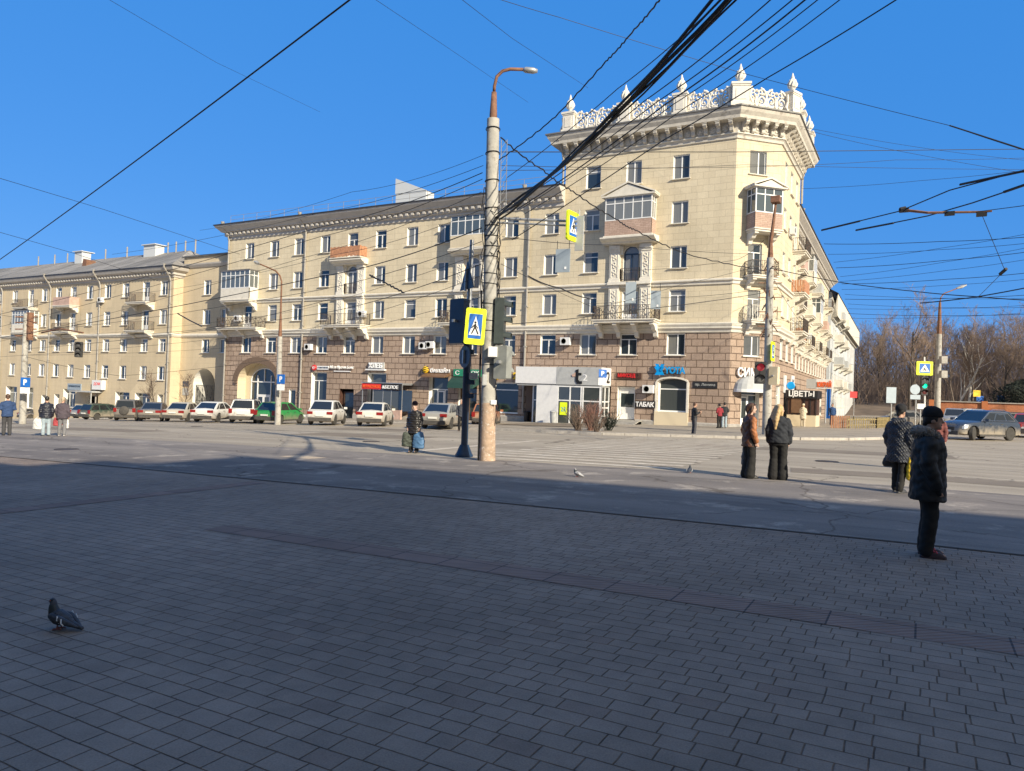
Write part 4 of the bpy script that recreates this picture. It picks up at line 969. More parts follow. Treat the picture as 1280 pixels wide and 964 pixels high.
for x,w,h in ((-97.6,1.6,.75),(-83.2,2.2,.65)):
    mb=MB(); mb.box((x,4.2,16),(x+w,5.4,17.4+h),fr=FA.W); mb.box((x-.2,4.0,17.4+h),(x+w+.2,5.8,17.5+h),fr=FA.W); mb.build('chimney',M['white_wall'],B,off=BO)
mb=MB(); mb.prism([(-93.0,14.9),(-91.9,14.9),(-91.9,16.5),(-92.6,16.7)],2.4,3.6,lambda u,z,v:FA.W(u,v,z)); mb.build('dormer',M['rustw'],B,off=BO)
for x in (-108,-104,-101,-92.5,-88,-80,-78.5,-76.8,-75):
    mb=MB(); mb.tube([FA.W(x,5.2,16.8),FA.W(x,5.2,18.4)],.09,6); mb.build('vent_pipe',M['pipe'],B,off=BO)
for u,z,st,rm in ((-99.5,10.35,'bars','rail'),(-90.6,10.35,'panel','pinkrail'),(-76.2,10.35,'bars','rail'),(-90.6,7.2,'bars','rail'),(-76.2,7.2,'bars','rail'),(-110.3,10.35,'panel','orange')):
    balcony(B,FA,u-1.9,u+1.6,z,1.15,rail=st,rm=rm,cons=2,consize=.6)
balcony(B,FA,-101.5,-97.5,7.2,1.15,rail=None,cons=2,glaz=(8.2,9.9),parm='trim',consize=.6)
for u in (-106,-94.8,-84.6,-71.8): downpipe(B,FA,u,-1.5,12.6)
acunit(B,FA,-84.2,10.6)
mb=MB(); mb.box((-88.2,-1.3,.05),(-83.6,0,.2),fr=FA.W); 
for u in (-88.0,-83.8): mb.tube([FA.W(u,-1.2,-3),FA.W(u,-1.2,.05)],.06,6)
mb.build('entrance_canopy',M['greyp'],B,off=BO)
# ================================================================ FAR WHITE BUILDING + BUILDING BEHIND THE CAMERA
Cb=thing('apartment_building','whitewashed gabled apartment block far down the side street beyond the yellow building','building',(-15,107,gz(-15)))
CO=Cb.location; FW1=Fac(-24.4,107,0); FW2=Fac(-11.0,107,91.3); ops=[];opf=[]
for k in range(16):
    for r in range(5): ops.append(op(1.6+3.4*k,2.9+3.4*k,1.2+3.2*r,2.8+3.2*r))
for k in range(4):
    for r in range(5): opf.append(op(1.2+3.2*k,2.4+3.2*k,1.2+3.2*r,2.8+3.2*r))
mb=MB(); wallgrid(mb,FW1,0,13.4,-1,16.7,opf); wallgrid(mb,FW2,0,58,-1,16.7,ops)
mb.face([FW1.W(0,0,16.7),FW1.W(13.4,0,16.7),FW1.W(6.7,0,20.6)],0,[(0,0),(13.4,0),(6.7,4)])
mb.build('whitewashed_wall',[M['white_wall'],M['reveal']],Cb,off=CO)
for o in ops[:45]: window(Cb,FW2,o['u0'],o['u1'],o['z0'],o['z1'],'TM')
for o in opf: window(Cb,FW1,o['u0'],o['u1'],o['z0'],o['z1'],'TM')
mb=MB(); p=[FW2.W(-.8,-.9,16.5),FW2.W(-.8,6.7,20.9),FW2.W(58,6.7,20.9),FW2.W(58,-.9,16.5),FW2.W(-.8,14.3,16.5),FW2.W(58,14.3,16.5)]
mb.face([p[4],p[1],p[2],p[5]]); mb.face(p[:4]); mb.build('roof',M['roofm'],Cb,off=CO)
mb=MB(); sweep(mb,[FW2.W(0,0,0)[:2],FW2.W(58,0,0)[:2]],[(0,13.1),(.3,13.2),(.8,16.5),(.8,13.55),(0,16.7)]); mb.build('cornice',M['trim'],Cb,off=CO)
for k,(u,z) in enumerate(((8.4,13.8),(18.6,13.8),(8.4,10.6),(8.4,7.4),(8.4,4.2),(18.6,10.6),(18.6,7.4),(18.6,4.2),(28.8,7.4),(28.8,4.2))):
    balcony(Cb,FW2,u-1.5,u+1.5,z,1.2,rail='panel',rm='trim' if k%3 else 'greyp',cons=2,consize=.6)
Db=thing('apartment_building','grey shade-casting building standing behind the viewer along the plaza, outside the photo','building',(10,-4.6,gz(10)))
DO=Db.location
mb=MB(); F=Fac(0,-4.6,180)
def blk(x0,x1,h):
    for p,q in (((x0,-4.6),(x1,-4.6)),((x1,-4.6),(x1,-18)),((x1,-18),(x0,-18)),((x0,-18),(x0,-4.6))): plain(mb,p,q,-4,h)
    mb.face([(x0,-4.6,h),(x1,-4.6,h),(x1,-18,h),(x0,-18,h)],0,[(0,0)]*4)
blk(-46,22.6,15.1); blk(22.6,78,20.9)
mb.build('stucco_wall',M['stucco'],Db,off=DO)
mb=MB(); sweep(mb,[(22.6,-4.6),(-46,-4.6)],[(0,14.5),(.5,14.9),(.5,15.15),(0,15.2)]); sweep(mb,[(78,-4.6),(22.6,-4.6)],[(0,20.3),(.5,20.7),(.5,20.95),(0,21)]); mb.build('cornice',M['trim'],Db,off=DO)
for x0_,x1_,h0_,h1_,y0_,y1_ in ((17.2,18.6,15,18.6,-7,-5.4),(12.5,13.6,15,17.9,-8,-6.5),(2,3.2,15,17.6,-8,-6.6),(30,31.6,20.8,22.6,-8,-6.4),(45,46.5,20.8,23,-9,-7)):  # unseen roof stacks, added to break up the foreground shadow edge
    mb=MB(); mb.box((x0_,y0_,h0_),(x1_,y1_,h1_)); mb.box((x0_-.15,y0_-.15,h1_),(x1_+.15,y1_+.15,h1_+.12)); mb.build('chimney',M['stucco'],Db,off=DO)
for x_,h0_,h1_ in ((20.3,15,20.2),(26.2,20.8,23.4),(9,15,18.4)):  # unseen masts, added to cast thin tips along that shadow edge
    mb=MB(); mb.tube([(x_,-6,h0_),(x_,-6,h1_)],.05,5)
    for k in range(5): mb.tube([(x_-.6+.05*k,-6.0,h1_-.15-.28*k),(x_+.6-.05*k,-5.8,h1_-.15-.28*k)],.025,4)
    mb.build('roof_shadow_mast',M['steel'],Db,off=DO)
for x in rng(-42,70,4.0):
    for z in (4,7.5,11): 
        o=window(Db,F,-x-.6,-x+.6,z,z+1.7,'M',depth=.02)
# ================================================================ SIGNS AND SHOPFRONTS
def textfit(body,w,h,depth,**k):
    me=textmesh(body,1.0,1.0,**k)
    xs=[v.co.x for v in me.vertices]; ys=[v.co.y for v in me.vertices]; zs=[v.co.z for v in me.vertices]
    cx,cy=(min(xs)+max(xs))/2,(min(ys)+max(ys))/2; sx=w/(max(xs)-min(xs)); sy=h/(max(ys)-min(ys)); dz=depth/max(1e-6,max(zs)-min(zs))
    for v in me.vertices: v.co=((v.co.x-cx)*sx,(v.co.y-cy)*sy,(v.co.z-min(zs))*dz)
    return me
def lettering(parent,body,w,h,F,u,z,v,m,depth=.06,name='lettering',**k):
    me=textfit(body,w,h,depth,**k); me.materials.append(M[m]); o=link(name,me,parent)
    p=Vector(F.W(u,v,z))-(parent.location if parent else Vector())
    basis(o,Vector((F.c,F.s,0)),Vector((0,0,1)),Vector((F.s,-F.c,0)),p); return o
def shopsign(label,F,u,z,v=-.02,**k):
    return thing('shop_sign',label,'shop sign',F.W(u,v,z),0,k.get('group'))
def board(t,F,u0,u1,z0,z1,v0,v1,m,name='backboard'):
    mb=MB(); mb.box((u0,v0,z0),(u1,v1,z1),fr=F.W); return mb.build(name,M[m],t,off=t.location)
t=shopsign('round red emblem with small white lettering over the first shop window beside the downpipe',FA,-49.6,3.5)
mb=MB(); mb.lathe([(0,.14),(.24,.14),(.27,.10),(.27,0)],n=18,fr=lambda x,y,z:FA.W(-50.35+x,-.05-z,3.45+y)); mb.build('emblem',M['red'],t,off=t.location)
lettering(t,'е',.26,.24,FA,-50.35,3.45,-.19,'letterw',.02)
board(t,FA,-50.0,-48.55,3.28,3.62,-.10,-.03,'letterw'); lettering(t,'СТОМАТОЛОГИЯ',1.3,.16,FA,-49.27,3.46,-.10,'navy',.02)
t=shopsign('white italic lettering sign above the dark brown entrance door',FA,-46.9,3.4)
lettering(t,'Айти Кухни Бокс',3.0,.36,FA,-46.9,3.5,-.12,'letterw',.08,shear=.25); board(t,FA,-47.9,-45.9,3.12,3.2,-.08,-.03,'letterw','underline')
t=shopsign('grey and white board reading ХЛЕБ above an arched shop window',FA,-42.8,3.7)
board(t,FA,-43.9,-41.75,3.30,3.42,-.35,-.02,'whitep'); board(t,FA,-43.75,-41.95,3.45,4.02,-.12,-.02,'greyp'); lettering(t,'ХЛЕБ',1.55,.46,FA,-42.85,3.74,-.20,'letterw',.08,bold=.03)
t=shopsign('long red and black sign reading КРАСНОЕ&БЕЛОЕ on the basement stair enclosure',FA,-41,1.6,-1.5)
F=FA
mb=MB()
for u in (-43.1,-41.9,-40.8,-39.9,-38.75): mb.box((u-.03,-1.55,-.9),(u+.03,-1.49,2.15),fr=F.W); mb.box((u-.03,-1.49,2.05),(u+.03,-.02,2.15),fr=F.W)
mb.box((-43.2,-1.62,2.15),(-38.7,-.0,2.22),fr=F.W); mb.build('frame',M['steel'],t,off=t.location)
board(t,F,-43.1,-40.95,1.62,2.08,-1.66,-1.56,'red'); board(t,F,-40.94,-38.8,1.62,2.08,-1.66,-1.56,'black')
lettering(t,'КРАСНОЕ',1.95,.26,F,-42.0,1.85,-1.66,'orangel',.03,bold=.02); lettering(t,'&БЕЛОЕ',1.75,.30,F,-39.95,1.85,-1.66,'letterw',.03,bold=.02)
board(t,F,-39.0,-38.75,-.2,1.6,-1.6,-.1,'navy','side_panel'); board(t,F,-41.8,-38.7,-1.0,-.1,-1.72,-1.5,'pinkrail','stair_wall'); board(t,F,-41.78,-39.02,-.08,1.55,-1.53,-1.52,'shopglass','pane')
t=shopsign('striped yellow ball sign with white lettering билайн over a glass shop door',FA,-36.2,3.5)
mb=MB(); bc_=(-37.35,-.2,3.45)
mb.lathe([(.31*math.sin(PI*i/8),-.31*math.cos(PI*i/8)*.6) for i in range(9)],n=18,fr=lambda x,y,z:FA.W(bc_[0]+x,bc_[1]+z,bc_[2]+y)); mb.build('emblem',M['yellow'],t,off=t.location)
mb=MB()
for dz in (-.17,.0,.17):
    mb.tube([FA.W(bc_[0]+.33*math.cos(a)*math.sqrt(max(0.05,1-(dz/.31)**2)),bc_[1]-.21*math.sin(a)*math.sqrt(max(0.05,1-(dz/.31)**2)),bc_[2]+dz+.10*math.cos(a)) for a in [PI*i/8 for i in range(9)]],.035,4)
mb.build('stripe',M['blackp'],t,off=t.location)
lettering(t,'билайн',2.0,.42,FA,-35.85,3.42,-.16,'letterw',.08,bold=.015)
t=thing('awning','brown domed awning over the glass shop door under the striped ball sign','awning',FA.W(-36.1,-.5,2.9))
mb=MB(); mb.prism([(0,3.2),(-.55,3.05),(-.95,2.85),(-.95,2.78),(0,2.95)],-37.3,-34.9,lambda v,z,u:FA.W(u,v,z)); mb.build('canopy',M['woodf'],t,off=t.location)
t=shopsign('green sign with white letters partly hidden behind the dark blue signal column',FA,-33.2,3.2)
board(t,FA,-34.5,-31.8,2.95,3.55,-.14,-.02,'green'); lettering(t,'С',.4,.36,FA,-34.1,3.25,-.14,'letterw',.03); lettering(t,'ОК',.75,.36,FA,-32.35,3.25,-.14,'letterw',.03)
M['dgreen']=mat('dark_green_fabric',(.012,.05,.04),.8)
t=thing('awning','dark green rounded fabric awning under the green shop sign','awning',FA.W(-33.2,-.5,2.3))
mb=MB(); mb.prism([(0,2.9),(-.5,2.75),(-.9,2.4),(-1.05,1.95),(-1.0,1.95),(0,2.3)],-34.5,-32.0,lambda v,z,u:FA.W(u,v,z)); mb.build('canopy',M['dgreen'],t,off=t.location)
for i,(u,tx) in enumerate(((-30.35,'7'),(-28.4,'24'))):
    t=shopsign(('yellow round sign on the stone wall just right of the big concrete pole','yellow letters on the stone wall above the grey shop window next to the pavilion')[i],FA,u,3.1)
    if i==0:
        mb=MB(); mb.lathe([(0,.1),(.36,.1),(.38,0)],n=16,fr=lambda x,y,z:FA.W(u+x,-.02-z,3.1+y)); mb.build('emblem',M['yellow'],t,off=t.location); lettering(t,tx,.2,.35,FA,u,3.1,-.12,'red',.02)
    else: lettering(t,tx,.75,.55,FA,u,3.1,-.03,'yellow',.08,bold=.04)
t=shopsign('bright blue YOTA letters with a blue figure logo above the arched bay window',FA,-15.8,3.8)
lettering(t,'YOTA',1.5,.5,FA,-15.5,3.74,-.16,'cyan',.10,bold=.03)
mb=MB()
for P in ([(-.33,.42),(-.1,.42),(.0,.16),(.12,.42),(.34,.42),(.12,.0),(-.1,.0)],[(-.12,-.02),(.14,-.02),(.36,-.42),(-.34,-.42)],[(-.36,.18),(-.24,.26),(-.06,-.06),(-.18,-.12)],[(.36,.18),(.24,.26),(.06,-.07),(.18,-.13)]):
    mb.prism(P,.0,.1,lambda a,b,h:FA.W(-16.62+a,-.14-h-.004*len(mb.f),3.78+b*.95))
mb.build('logo',M['cyan'],t,off=t.location)
for u in (-16.2,-15.6,-15.0): 
    pass
t=shopsign('short red lettered sign on dark board between the pavilion and the bay window',FA,-19,3.3)
board(t,FA,-19.95,-18.05,3.06,3.5,-.12,-.02,'brown'); lettering(t,'МИКСЕД',1.35,.34,FA,-19.15,3.28,-.12,'red',.05,bold=.03); lettering(t,'2',.25,.34,FA,-18.28,3.28,-.12,'brown',.05)
t=shopsign('white ТАБАК letters on a dark plate next to the white door',FA,-17.7,1.2)
board(t,FA,-18.45,-16.9,.96,1.46,-.10,-.02,'black'); lettering(t,'ТАБАК',1.4,.36,FA,-17.68,1.22,-.10,'letterw',.05,bold=.03)
t=thing('street_plate','dark street name plate with grey lettering on the brown stone right of the bay window','street plate',FA.W(-13.35,-.02,2.75))
board(t,FA,-14.2,-12.5,2.52,2.98,-.06,-.01,'black'); lettering(t,'пр. Ленина',1.4,.24,FA,-13.35,2.75,-.06,'greyp',.02)
t=shopsign('white letters СИМ on the narrow angled corner wall above the domed awning',FC,1.3,3.8)
lettering(t,'СИМ',1.55,.66,FC,1.3,3.72,-.12,'letterw',.1,bold=.02)
t=thing('awning','grey quarter dome awning over the corner door','awning',FC.W(1.75,-.5,2.9))
mb=MB(); n=10
rows_=[[FC.W(1.7+1.35*math.cos(PI*i/n)*k,-.95*math.sin(PI*i/n)*k-.01,2.55+.95*math.sqrt(max(0,1-k*k))) for i in range(n+1)] for k in (1,.92,.75,.5,.25,.02)]
for a,b in zip(rows_[:-1],rows_[1:]):
    for i in range(n): mb.face([a[i],a[i+1],b[i+1],b[i]])
mb.build('canopy',M['greyp'],t,off=t.location,smooth=True)
mb=MB(); 
for i in range(n): mb.face([rows_[0][i],rows_[0][i+1],Vector(rows_[0][i+1])+Vector((0,0,-.22)),Vector(rows_[0][i])+Vector((0,0,-.22))])
mb.build('valance',M['whitep'],t,off=t.location)
# small signs on the side street wall
for u,z,w,h,m,tx,lb in ((5.2,3.0,1.1,1.1,'cyan','',' round bright blue sign projecting from the side street wall'),(4.0,3.1,.9,1.3,'whitep','','white upright sign on the side street wall nearest the corner'),(7.7,3.2,1.4,1.3,'whitep','%','white square sign with a purple mark on the side street wall')):
    t=shopsign(lb.strip(),FS,u,z)
    if m=='cyan':
        mb=MB(); mb.lathe([(0,.9),(.26,.9),(.30,.87),(.30,.8),(0,.8)],n=18,fr=lambda x,y,zz:(SX+.15+.30+x,SY+u-zz,z+y)); mb.build('disc',M['cyan'],t,off=t.location)
        mb=MB(); mb.box((SX,SY+u-.82,z-.03),(SX+.3,SY+u-.78,z+.03)); mb.build('bracket',M['steel'],t,off=t.location)
    else:
        board(t,FS,u-w/2,u+w/2,z-h/2,z+h/2,-.12,-.02,m)
        if tx: lettering(t,tx,w*.7,h*.25 if len(tx)>1 else h*.6,FS,u,z,-.12,'navy',.02)
# ---------------- pavilion with t2 signs
PV=thing('shop_pavilion','white shopfront pavilion with t2 signs built against the brown stone wall','shop pavilion',FA.W(-23.9,-1.0,gz(-23.9)))
po=PV.location; v0=-1.75
def pb(a,b,m,name): 
    mb=MB(); mb.box(a,b,fr=FA.W); return mb.build(name,M[m],PV,off=po)
pb((-27.6,v0-.04,2.5),(-24.1,-.01,3.78),'whitep','sign_band'); pb((-24.09,v0-.05,2.48),(-20.5,-.01,3.8),'greyp','sign_band')
pb((-20.5,v0-.03,2.48),(-20.42,-.01,3.8),'whitep','side_sign')
pb((-27.5,v0+.05,2.35),(-20.5,-.0,2.48),'greyp','roof')
pb((-25.75,v0,-.75),(-24.0,v0+.12,2.4),'whitep','wall_panel'); pb((-27.45,-.25,-.75),(-26.35,-.12,2.4),'stone','wall_panel')
mb=MB()
for u in (-26.3,-25.8): mb.box((u-.05,v0+.5,-.7),(u+.05,v0+.6,2.35),fr=FA.W)
mb.box((-26.25,v0+.51,1.2),(-25.85,v0+.59,1.28),fr=FA.W)
for u in (-23.95,-22.95,-22.05,-21.9,-20.55): mb.box((u-.05,v0,-.6),(u+.05,v0+.1,2.38),fr=FA.W)
for z in (-.62,1.25,2.3): mb.box((-23.9,v0+.004,z),(-20.6,v0+.096,z+.09),fr=FA.W)
for v in (v0+.1,v0+.85,-.1): mb.box((-20.6,v,-.6),(-20.5,v+.1,2.38),fr=FA.W)
for z in (.2,.8,1.25): mb.box((-20.596,v0+.2,z),(-20.504,-.1,z+.08),fr=FA.W)
mb.build('glazing_frame',M['pvc'],PV,off=po)
pb((-23.9,v0+.04,-.55),(-20.6,v0+.05,2.3),'shopglass','pane'); pb((-26.25,v0+.54,-.7),(-25.85,v0+.55,2.3),'shopglass','pane'); pb((-20.56,v0+.1,-.55),(-20.55,-.1,2.3),'shopglass','pane'); pb((-21.85,v0+.055,.5),(-20.65,v0+.06,2.25),'greyp','roller_blind')
leaf(-22.9,-22.1,-.6,1.2,v0-.03,'pvc',par=PV) if False else None
d=pb((-23.75,v0-.005,.2),(-23.15,v0+.005,1.15),'lime','poster'); lettering(d,'25',.4,.3,FA,-23.45,.62,v0-.008,'cyan',.006)
d.location=(0,0,0)
for ch in d.children: ch.location=Vector(FA.W(-23.45,v0-.008,.62))-po
def t2(F,u,z,v,s):
    mb=MB()
    mb.prism([(-.12*s,.55*s),(.14*s,.62*s),(.14*s,.3*s),(.42*s,.3*s),(.42*s,.1*s),(.14*s,.1*s),(.14*s,-.3*s),(.24*s,-.42*s),(.5*s,-.42*s),(.5*s,-.65*s),(.05*s,-.65*s),(-.12*s,-.45*s),(-.12*s,.1*s)],0,.05,lambda a,b,h:F.W(u+a,v-h,z+b)); mb.build('logo',M['blackp'],PV,off=po)
    mb=MB(); mb.prism([(-.5*s,.1*s),(-.14*s,.34*s),(-.14*s,-.02*s),(-.42*s,-.05*s)],0,.052,lambda a,b,h:F.W(u+a,v-h,z+b)); mb.build('logo_accent',M['pinkrail'],PV,off=po)
    lettering(PV,'2',.45*s,.55*s,F,u+.75*s,z-.1*s,v,'letterw',.02)
t2(FA,-22.4,3.12,v0-.05,.85)
FP=Fac(-20.42,Y0+v0,90)
me=textfit('t2',1.1,.85,.02,bold=.02); me.materials.append(M['blackp']); o=link('lettering',me,PV); basis(o,Vector((0,1,0)),Vector((0,0,1)),Vector((1,0,0)),Vector((-20.41,Y0-.85,3.1))-po)
mb=MB(); mb.box((-27.7,v0-.5,-.75),(-20.2,-.0,-.62),fr=FA.W); mb.build('plinth',M['concrete'],PV,off=po)
# entrance canopy sign on the left block
t=shopsign('small lilac sign over the dark double door of the tan block',FA,-87.2,.7)
board(t,FA,-88.3,-85.6,.25,1.0,-1.36,-1.28,'signback'); lettering(t,'ПАРИКМАХЕРСКАЯ',2.3,.22,FA,-86.95,.7,-1.36,'navy',.02)
t=shopsign('small white box sign right of the lilac sign on the tan block',FA,-83.9,.9)
board(t,FA,-84.9,-83.0,.4,1.5,-.5,-.02,'whitep'); lettering(t,'ДОМ',1.2,.4,FA,-83.95,1.05,-.5,'red',.02)
for z0,z1,m,lb in ((1.15,1.75,'navy','dark house number plate on the recessed wall left of the tall archway'),(.2,1.0,'greyp','grey notice plate under the house number plate beside the tall archway')):
    t=thing('wall_plate',lb,'wall plate',FR.W(-70.4,-.02,z0)); board(t,FR,-70.9,-69.9,z0,z1,-.05,-.005,m,'plate')
# flower kiosk
kx0,kx1=PY(984,500,58.5).x,PY(1023,500,58.5).x; KF=Fac(0,58.5,0); kz=gz(-8)+.12
K=thing('flower_kiosk','dark flower kiosk with black ЦВЕТЫ sign on the side street pavement','kiosk',(kx0+1.3,59.5,kz)); ko=K.location
def kb(a,b,m,name):
    mb=MB(); mb.box(a,b,fr=KF.W); return mb.build(name,M[m],K,off=ko)
kx1=kx1-.15
kb((kx0,0,kz),(kx1,2.4,kz+.85),'beige','base_panel'); kb((kx0+.05,.05,kz+.85),(kx1-.05,2.35,kz+2.1),'brown','glazing'); kb((kx0-.1,-.12,kz+2.1),(kx1+.1,2.5,kz+2.7),'black','sign_band')
lettering(K,'ЦВЕТЫ',(kx1-kx0)*.88,.52,KF,(kx0+kx1)/2,kz+2.4,-.12,'letterw',.05,bold=.03)
for i in range(6):
    u=kx0+(kx1-kx0)*i/5; kb((u-.03,-.01,kz+.85),(u+.03,.05,kz+2.1),'black','post')
kb((kx0+.3,-.03,kz+1.0),(kx0+1.0,.04,kz+2.2),'woodf','flower_display')
# orange lettered sign box on a mast with side stairs
OS=PY(1031,524,71); t=thing('sign_box','sign box with orange letters on white raised on a steel mast behind the flower kiosk','sign',(OS.x,OS.y,gz(OS.x))); F=Fac(0,71,0); a=PY(1008,481,71); b=PY(1041,481,71); m_=PY(1020,481,71); zt=PY(1030,474,71).z; zb=PY(1030,486,71).z
mb=MB(); mb.tube([(OS.x,71.3,gz(OS.x)),(OS.x,71.3,zt)],.07,6); mb.build('mast',M['steel'],t,off=t.location)
mb=MB(); mb.box((a.x,0,zb),(m_.x,1.6,zt),fr=F.W); mb.build('side_box',M['greyp'],t,off=t.location); mb=MB(); mb.box((m_.x+.01,0,zb),(b.x,.5,zt),fr=F.W); mb.build('sign_face',M['whitep'],t,off=t.location)
lettering(t,'ЮКРАЙ',(b.x-m_.x)*.85,(zt-zb)*.7,F,(m_.x+b.x)/2,(zt+zb)/2,0,'orangel',.05,bold=.04)
# ribbed blue panel filling the gap beyond the yellow building
t=thing('blue_panel','tall ribbed blue panel in the gap beyond the yellow building','blue_panel',(-12,105.5,gz(-12)))
mb=MB(); mb.box((-21,105.4,-.4),(-10.6,105.6,4.4)); mb.build('sheet_panel',M['blues'],t,off=t.location)
mb=MB()
for x in rng(-20.9,-10.7,.6): mb.box((x-.04,105.33,-.4),(x+.04,105.4,4.4))
mb.build('ribs',M['blues'],t,off=t.location)
# ================================================================ POLES AND SIGNALS
def rod(name,label,cat,pts,r,m,n=10,group=None,base=None):
    t=thing(name,label,cat,base if base else pts[0],0,group)
    return t
def child(t,mb,name,m,smooth=False): return mb.build(name,M[m] if isinstance(m,str) else m,t,off=t.location,smooth=smooth)
mp_=[mat('weathered_concrete_pole',(.40,.385,.35),.9,var=.25,scale=2.2,bump=.35,bscale=18,stain=((.22,.19,.16),4.5,.54)),mat('pole_base_paper_and_rust',(.40,.29,.21),.9,var=.3,scale=6,bump=.4,bscale=20,stain=((.66,.60,.54),11,.56))]
P1b=G(609,576); P1t=D(616.5,149,20.55)
t=thing('utility_pole','tall thick concrete pole with peeling rusty base and curved lamp at the kerb','utility pole',P1b)
ax=P1t-P1b
mb=MB(); mb.tube([P1b+ax*k for k in (.17,.4,.7,1)],[.205,.195,.185,.172],20); child(t,mb,'shaft',mp_[0],40)
mb=MB(); mb.tube([P1b+ax*k for k in (-.01,.06,.171)],[.235,.222,.208],20); child(t,mb,'painted_base',mp_[1],40)
mb=MB(); mb.tube([P1t-ax*.02,P1t+Vector((0,0,.1)),P1t+Vector((0,0,.75))],[.10,.11,.075],8); top=P1t+Vector((0,0,.75))
pts=[top,D(618,108,20.5),D(621,96,20.5),D(628,89,20.5),D(638,86.5,20.5),D(656,87,20.5)]; mb.tube(pts,.045,8); child(t,mb,'lamp_bracket','rustw',True)
mb=MB(); h0,h1=D(654,87.2,20.5),D(672,89,20.5); d=(h1-h0); mb.tube([h0,h0+d*.15,h0+d*.7,h1],[.05,.085,.09,.05],8); child(t,mb,'lamp_head','steel',True)
mb=MB()
for k in (.28,.38,.41,.46,.52,.55,.60,.63,.66,.69,.74,.82,.90,.97):
    c=P1b+ax*k; r=.198; mb.tube([c+Vector((r*math.cos(a),r*math.sin(a),.02*math.sin(a+k*9))) for a in [2*PI*i/14 for i in range(15)]],.014,4)
child(t,mb,'cable_strap','wire')
mb=MB(); rr=random.Random(5)
side=CR.copy()
for i in range(7):
    o=side*(.2+.03*rr.random())*(1 if i%3 else -1); z0=rr.uniform(.1,.5); z1=rr.uniform(.6,.85)
    mb.tube([P1b+ax*(z0+(z1-z0)*k/9)+o+side*rr.uniform(-.05,.07)-fw*.1 for k in range(10)],.011,4)
for i in range(5):
    c=P1b+ax*(.62+.03*i)+side*.1; mb.tube([c-side*.28-fw*.1,c-fw*.23+Vector((0,0,-.18)),c+side*.15-fw*.12+Vector((0,0,.1))],.014,4)
mb.tube([P1b-side*.25-fw*.02+ax*k/12+side*.012*((k*7)%3) for k in range(0,7)],.03,5)
child(t,mb,'loose_cable','wire')
mb=MB()  # cable bracket lattice
a=P1b+ax*.66+side*.24; 
for s in (0,.16): mb.tube([a+side*s,a+side*s+ax*.28],.012,4)
for i in range(12): mb.tube([a+ax*.28*i/12,a+side*.16+ax*.28*(i+1)/12],.008,3)
child(t,mb,'cable_lattice','steel')
def boxat(px,py,w,h,dp,d,m,t,name,yaw=0):
    c=D(px,py,d); Mr=Matrix.Rotation(YAW+R_(yaw),3,'Z'); mb=MB(); mb.obox(c,w/2,dp/2,h/2,Mr); mb.obox(c+Mr@Vector((0,-dp/2,0)),w/2-.02,.008,h/2-.02,Mr); return child(t,mb,name,m)
boxat(616,440,.25,.28,.2,20.3,'whitep',t,'junction_box'); boxat(606,475,.12,.30,.14,20.4,'greyp',t,'meter_box'); boxat(617,503,.16,.12,.02,20.45,'letterw',t,'paper_notice')
mb=MB(); a,b=D(620,273,20.6),D(722,277,20.0); mb.tube([a,b],.035,8); mb.tube([a+Vector((0,0,-.12)),b+Vector((0,0,-.12))],.03,8); child(t,mb,'sign_arm','steel')
# crossing sign builder: face plane with local axes
def crossing_sign(label,c,yaw,w,h,thick=.05,child_sign=False,back=True,tilt=0):
    t=thing('crossing_sign',label,'road sign',c)
    Mr=Matrix.Rotation(yaw,3,'Z')@Matrix.Rotation(R_(tilt),3,'Y')
    fr=lambda x,y,z:c+Mr@Vector((x,y,z))
    def rr(w,h,r,n=4):
        P=[]
        for cx_,cy_,a0 in ((w/2-r,h/2-r,0),(-w/2+r,h/2-r,90),(-w/2+r,-h/2+r,180),(w/2-r,-h/2+r,270)):
            for i in range(n+1): a=R_(a0+90*i/n); P.append((cx_+r*math.cos(a),cy_+r*math.sin(a)))
        return P
    mb=MB(); mb.prism(rr(w,h,.06),0,thick,lambda a,b,q:fr(a,q,b)); child(t,mb,'border',  'lime')
    w2,h2=w*.66,h*.68
    mb=MB(); mb.prism(rr(w2,h2,.02),-.006,0.001,lambda a,b,q:fr(a,q,b)); child(t,mb,'blue_field','blues')
    mb=MB(); mb.prism([(-w2*.44,-h2*.36),(w2*.44,-h2*.36),(0,h2*.42)],-.011,-.0055,lambda a,b,q:fr(a,q,b)); child(t,mb,'white_triangle','letterw')
    mb=MB(); k=h2
    if child_sign:
        for P in ([(-.16,-.30),(-.10,-.30),(-.02,-.08),(-.05,.08),(-.13,.0)],[(.02,-.3),(.08,-.3),(.08,-.06),(.0,.04),(-.03,-.06)],[(.12,-.30),(.18,-.30),(.17,-.12),(.12,-.12)]):
            mb.prism([(a*k,b*k) for a,b in P],-.016,-.0105,lambda a,b,q:fr(a,q,b))
    else:
        for P in ([(-.03,.10),(.04,.10),(.05,-.06),(.0,-.10),(-.05,-.06)],[(-.05,-.05),(.0,-.10),(-.10,-.32),(-.15,-.31)],[(.0,-.08),(.05,-.06),(.16,-.29),(.11,-.32)],[(-.03,.08),(-.01,.02),(-.14,-.10),(-.15,-.05)],[(.03,.09),(.05,.02),(.13,-.06),(.11,-.10),(.04,.0)]):
            mb.prism([(a*k,b*k) for a,b in P],-.016,-.0105,lambda a,b,q:fr(a,q,b))
    mb.lathe([(0,0),(.045*k,0),(.045*k,.005),(0,.005)],n=10,fr=lambda x,y,z:fr(x,-.016+z,.155*k+y)); child(t,mb,'pictogram','blackp')
    if back:
        mb=MB(); mb.obox(fr(0,thick+.02,h*.2),.03,.03,.03,Mr); mb.obox(fr(0,thick+.02,-h*.2),.03,.03,.03,Mr); child(t,mb,'clamp','steel')
    return t
